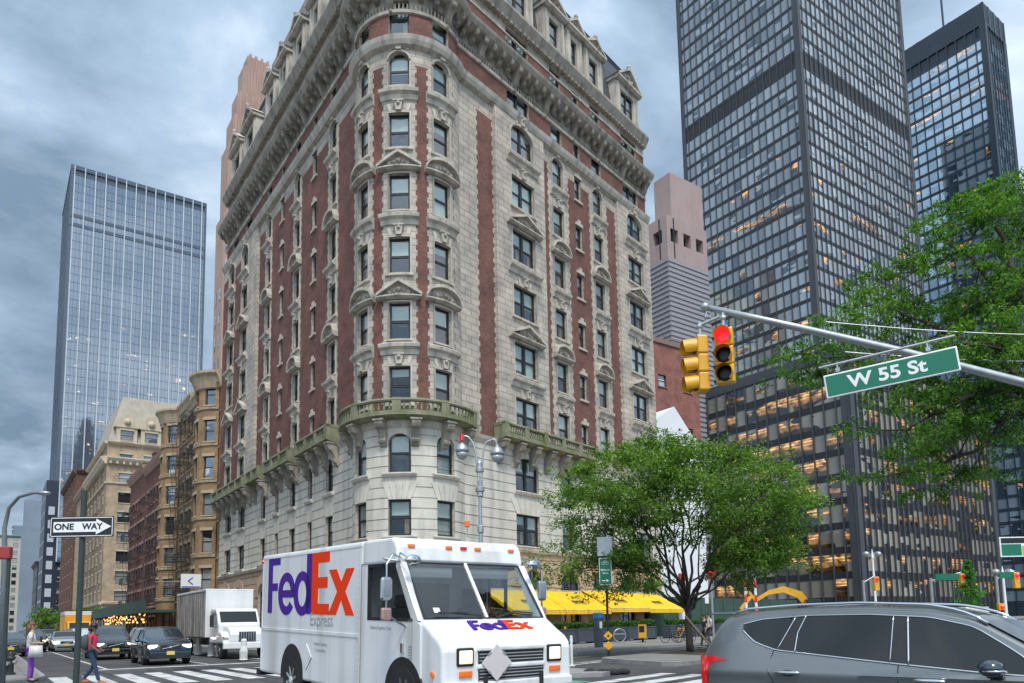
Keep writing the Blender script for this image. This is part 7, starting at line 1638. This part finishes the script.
    for s in ('R', 'L'):
        a, t = Vector(J['an'+s]), Vector(J['to'+s]); c = a.lerp(t, .55); sh_.ball(P(c.x, c.y, c.z-.03), .055*k, 8, 0, (2.2, .85, .75))
    sh_.build('shoes', shoes or PLASTB, r, smooth=True)
    hb_ = MB(); hb_.ball(P(hx-.018, hz[1], hz[2]+.02), .098*k, 12, 0, (1.02, .98, 1.05))
    if hairlen > .1: hb_.path([P(hx-.05, hz[1], hz[2]+.02), P(hx-.085, hz[1], hz[2]-.1), P(hx-.09, hz[1], hz[2]-hairlen)], [.085*k, .085*k, .05*k], 10)
    hb_.build('hair', hair, r, smooth=True)
    if cap:
        c = MB(); c.ball(P(hx-.005, hz[1], hz[2]+.045), .103*k, 12, 0, (1.05, 1, .82)); c.ball(P(hx+.12, hz[1], hz[2]+.03), .07*k, 10, 0, (1.1, 1, .18)); c.build('cap', cap, r, smooth=True)
    return r, P
HB = mat('hair_dark', (.02, .014, .01), .6, .2, 12); HG = mat('hair_ginger_brown', (.19, .075, .03), .55, .2, 12)
MAG = mat('shirt_magenta', (.62, .02, .11), .8, .08, 5); JEAN = mat('jeans_dark_blue', (.02, .045, .085), .85, .2, 8); PUR = mat('trousers_purple', (.26, .07, .42), .8, .1, 5); WHS = mat('top_pale', (.62, .60, .60), .8, .06, 5); NAVS = mat('shirt_navy', (.02, .03, .07), .8, .1, 5); GRYT = mat('trousers_charcoal', (.05, .055, .065), .85, .1, 5); TANSHOE = mat('shoes_tan', (.45, .14, .06), .6, .1)
g = gnd(91, 684); yw = math.atan2(dC.y, dC.x)
r, P = person('woman in bright magenta top dark cap and jeans striding across the crossing', (g.x, g.y, 0), rad(8), 1.72, 'brown', MAG, JEAN, HB, {'knR': (.12, -.08, .50), 'anR': (.24, -.08, .09), 'toR': (.40, -.08, .05), 'knL': (.02, .09, .50), 'anL': (-.24, .09, .16), 'toL': (-.14, .09, .06), 'elR': (.02, -.24, 1.12), 'haR': (.22, -.22, .98), 'elL': (-.05, .23, 1.12), 'haL': (.14, .22, 1.0)}, .12, SIGNK, .45, TANSHOE)
bp = MB(); bp.ball((-.2, 0, 1.22), .18, 12, 0, (.75, .85, 1.3)); o = bp.build('backpack', mat('backpack_grey', (.06, .075, .085), .8, .2), None, smooth=True); o.location = r.location; o.rotation_euler = r.rotation_euler; tag(o, 'dark grey backpack worn by the woman in the magenta top', 'backpack')
g = gnd(29, 682, .14)
r, P = person('woman in pale top and purple trousers standing on the left kerb', (g.x, g.y, .14), rad(28), 1.66, 'light', WHS, PUR, HG, {'knR': (.02, -.09, .50), 'anR': (.0, -.09, .09), 'toR': (.15, -.1, .05), 'knL': (.05, .09, .50), 'anL': (.03, .1, .09), 'toL': (.18, .11, .05), 'elR': (.0, -.24, 1.13), 'haR': (.2, -.17, 1.13), 'elL': (.02, .23, 1.13), 'haL': (.24, .12, 1.16)}, .34, None, .6)
bg_ = MB(); bg_.prism([(-.03, .70), (.33, .70), (.30, 1.03), (0, 1.03)], lambda a, c, h: Vector((a, h, c)), -.31, -.22); bg_.path([(.05, -.25, 1.02), (.08, -.2, 1.38), (.18, -.26, 1.02)], .012, 6); o = bg_.build('shoulder_bag', WHTPL, None, smooth=True); o.location = r.location; o.rotation_euler = r.rotation_euler; tag(o, 'white bag carried by the woman in purple trousers', 'bag')
pb = MB(); pb.box((.25, -.02, 1.18), (.05, .26, .2)); o = pb.build('dark_folder', SIGNK, None, bevel=.01); o.location = r.location; o.rotation_euler = r.rotation_euler; tag(o, 'black folder held by the woman in purple trousers', 'folder')
g = gnd(705.5, 648); r, P = person('man in navy shirt and dark trousers walking beyond the suv', (g.x, g.y, 0), rad(200), 1.72, 'light', NAVS, GRYT, HB, {'knR': (.1, -.09, .5), 'anR': (.2, -.09, .09), 'toR': (.35, -.09, .05), 'knL': (.03, .09, .5), 'anL': (-.2, .09, .14), 'toL': (-.08, .09, .05), 'elR': (-.06, -.25, 1.13), 'haR': (-.02, -.26, .9), 'elL': (.04, .25, 1.13), 'haL': (.12, .25, .92)}, .0, None, .5, None, False)
g = gnd(710, 645.5); r, P = person('man in white shirt just behind the navy shirted man', (g.x, g.y, .0), rad(195), 1.8, 'light', WHS, GRYT, HB, {'knR': (.02, -.09, .5), 'anR': (-.1, -.09, .1), 'toR': (.05, -.09, .05), 'knL': (.1, .09, .5), 'anL': (.14, .09, .09), 'toL': (.3, .09, .05), 'elR': (.0, -.26, 1.13), 'haR': (.1, -.26, .92), 'elL': (.0, .26, 1.13), 'haL': (.16, .2, 1.0)}, .0, None, .55, None, False)
# the other side of the side street: just outside the frame, mirrored in paint and glass
w_, h = 70, 19; root = thing('opposite_block', 'long low brown brick block lining the hydrant side of the side street', 'building', WA(24, 33), rotz(-nA)); mb = MB(); zs = [3+k*3.6 for k in range(4)]; ts = [2.5+k*3.4 for k in range(19)]
P = lambda t, o, z: Vector((-w_/2+t, 8+o, z)); facade(root, P, Vector((0, 1, 0)), 0, w_, 0, h, ts, zs, 1.5, 2.1, BROWN, simple_win(1.5, 2.1, 'opp', WGL, FRAME, lintel=.3)); side_box(root, P, 0, w_, 14, h, BROWN)
# ------------------------------------------------------------------ sky and sun
w = bpy.data.worlds.new('World'); sc.world = w; w.use_nodes = True
nt = w.node_tree; nt.nodes.clear(); L = nt.links.new
out = nt.nodes.new('ShaderNodeOutputWorld'); bg = nt.nodes.new('ShaderNodeBackground'); L(bg.outputs[0], out.inputs[0]); bg.inputs[1].default_value = .066
SUN_EL, SUN_AZ = 58.0, 168.0      # azimuth clockwise from +Y: behind the camera, to the right
sky = nt.nodes.new('ShaderNodeTexSky'); sky.sky_type = 'NISHITA'; sky.sun_disc = False; sky.sun_elevation = rad(SUN_EL); sky.sun_rotation = rad(SUN_AZ); sky.air_density = 1.2; sky.dust_density = 2.5
tc = nt.nodes.new('ShaderNodeTexCoord'); sx = nt.nodes.new('ShaderNodeSeparateXYZ'); L(tc.outputs['Generated'], sx.inputs[0])
def M(op, a, b=None, c=None):
    n = nt.nodes.new('ShaderNodeMath'); n.operation = op
    for i, v in enumerate((a, b, c)):
        if v is None: continue
        if isinstance(v, (int, float)): n.inputs[i].default_value = v
        else: L(v, n.inputs[i])
    return n.outputs[0]
zz = M('ADD', M('MAXIMUM', sx.outputs[2], 0.0), .22)
cx = nt.nodes.new('ShaderNodeCombineXYZ'); L(M('DIVIDE', sx.outputs[0], zz), cx.inputs[0]); L(M('DIVIDE', sx.outputs[1], zz), cx.inputs[1])
def noise(scale, det, rough, loc, dist=.0):
    mp = nt.nodes.new('ShaderNodeMapping'); mp.inputs['Location'].default_value = loc; mp.inputs['Scale'].default_value = (1, 1, 1); L(cx.outputs[0], mp.inputs[0])
    n = nt.nodes.new('ShaderNodeTexNoise'); n.inputs['Scale'].default_value = scale; n.inputs['Detail'].default_value = det; n.inputs['Roughness'].default_value = rough; n.inputs['Distortion'].default_value = dist; L(mp.outputs[0], n.inputs['Vector']); return n.outputs[0]
n1 = noise(1.5, 7, .54, (5.6, 2.3, 0), .4); n2 = noise(3.6, 6, .55, (9, 4, 2), .3)
f = M('ADD', M('MULTIPLY', n1, .72), M('MULTIPLY', n2, .28))
ramp = nt.nodes.new('ShaderNodeValToRGB'); e = ramp.color_ramp.elements
e[0].position = .38; e[0].color = (1.3, 1.9, 2.6, 1); e[1].position = .64; e[1].color = (5.8, 6.6, 7.4, 1)
k = e.new(.5); k.color = (2.75, 3.6, 4.6, 1)
L(f, ramp.inputs[0])
# the cloud sheet is thinner, so brighter, overhead and behind the camera where the sun stands
br = M('ADD', 1.0, M('ADD', M('MULTIPLY', M('MAXIMUM', sx.outputs[2], 0.0), .9), M('MULTIPLY', M('MAXIMUM', M('MULTIPLY', sx.outputs[1], -1.0), 0.0), 1.6)))
mul = nt.nodes.new('ShaderNodeMix'); mul.data_type = 'RGBA'; mul.blend_type = 'MULTIPLY'; mul.inputs[0].default_value = 1; L(ramp.outputs[0], mul.inputs[6])
cb = nt.nodes.new('ShaderNodeCombineColor'); [L(br, cb.inputs[i]) for i in range(3)]; L(cb.outputs[0], mul.inputs[7])
mx = nt.nodes.new('ShaderNodeMix'); mx.data_type = 'RGBA'; mx.inputs[0].default_value = .92; L(sky.outputs[0], mx.inputs[6]); L(mul.outputs[2], mx.inputs[7]); L(mx.outputs[2], bg.inputs[0])
sl = bpy.data.lights.new('sun', 'SUN'); sl.energy = 1.5; sl.angle = rad(13); sl.color = (1, .95, .88)
so = bpy.data.objects.new('sun', sl); COL.objects.link(so)
az, el = rad(SUN_AZ), rad(SUN_EL); sd = Vector((sin(az)*cos(el), cos(az)*cos(el), sin(el)))
so.rotation_euler = (-sd).to_track_quat('-Z', 'Y').to_euler()
vs = sc.view_settings; vs.view_transform = 'Standard'; vs.look = 'None'; vs.exposure = .95; vs.gamma = 1.0; vs.use_curve_mapping = False
sc.cycles.max_bounces = 6; sc.cycles.transparent_max_bounces = 12; sc.cycles.use_denoising = True
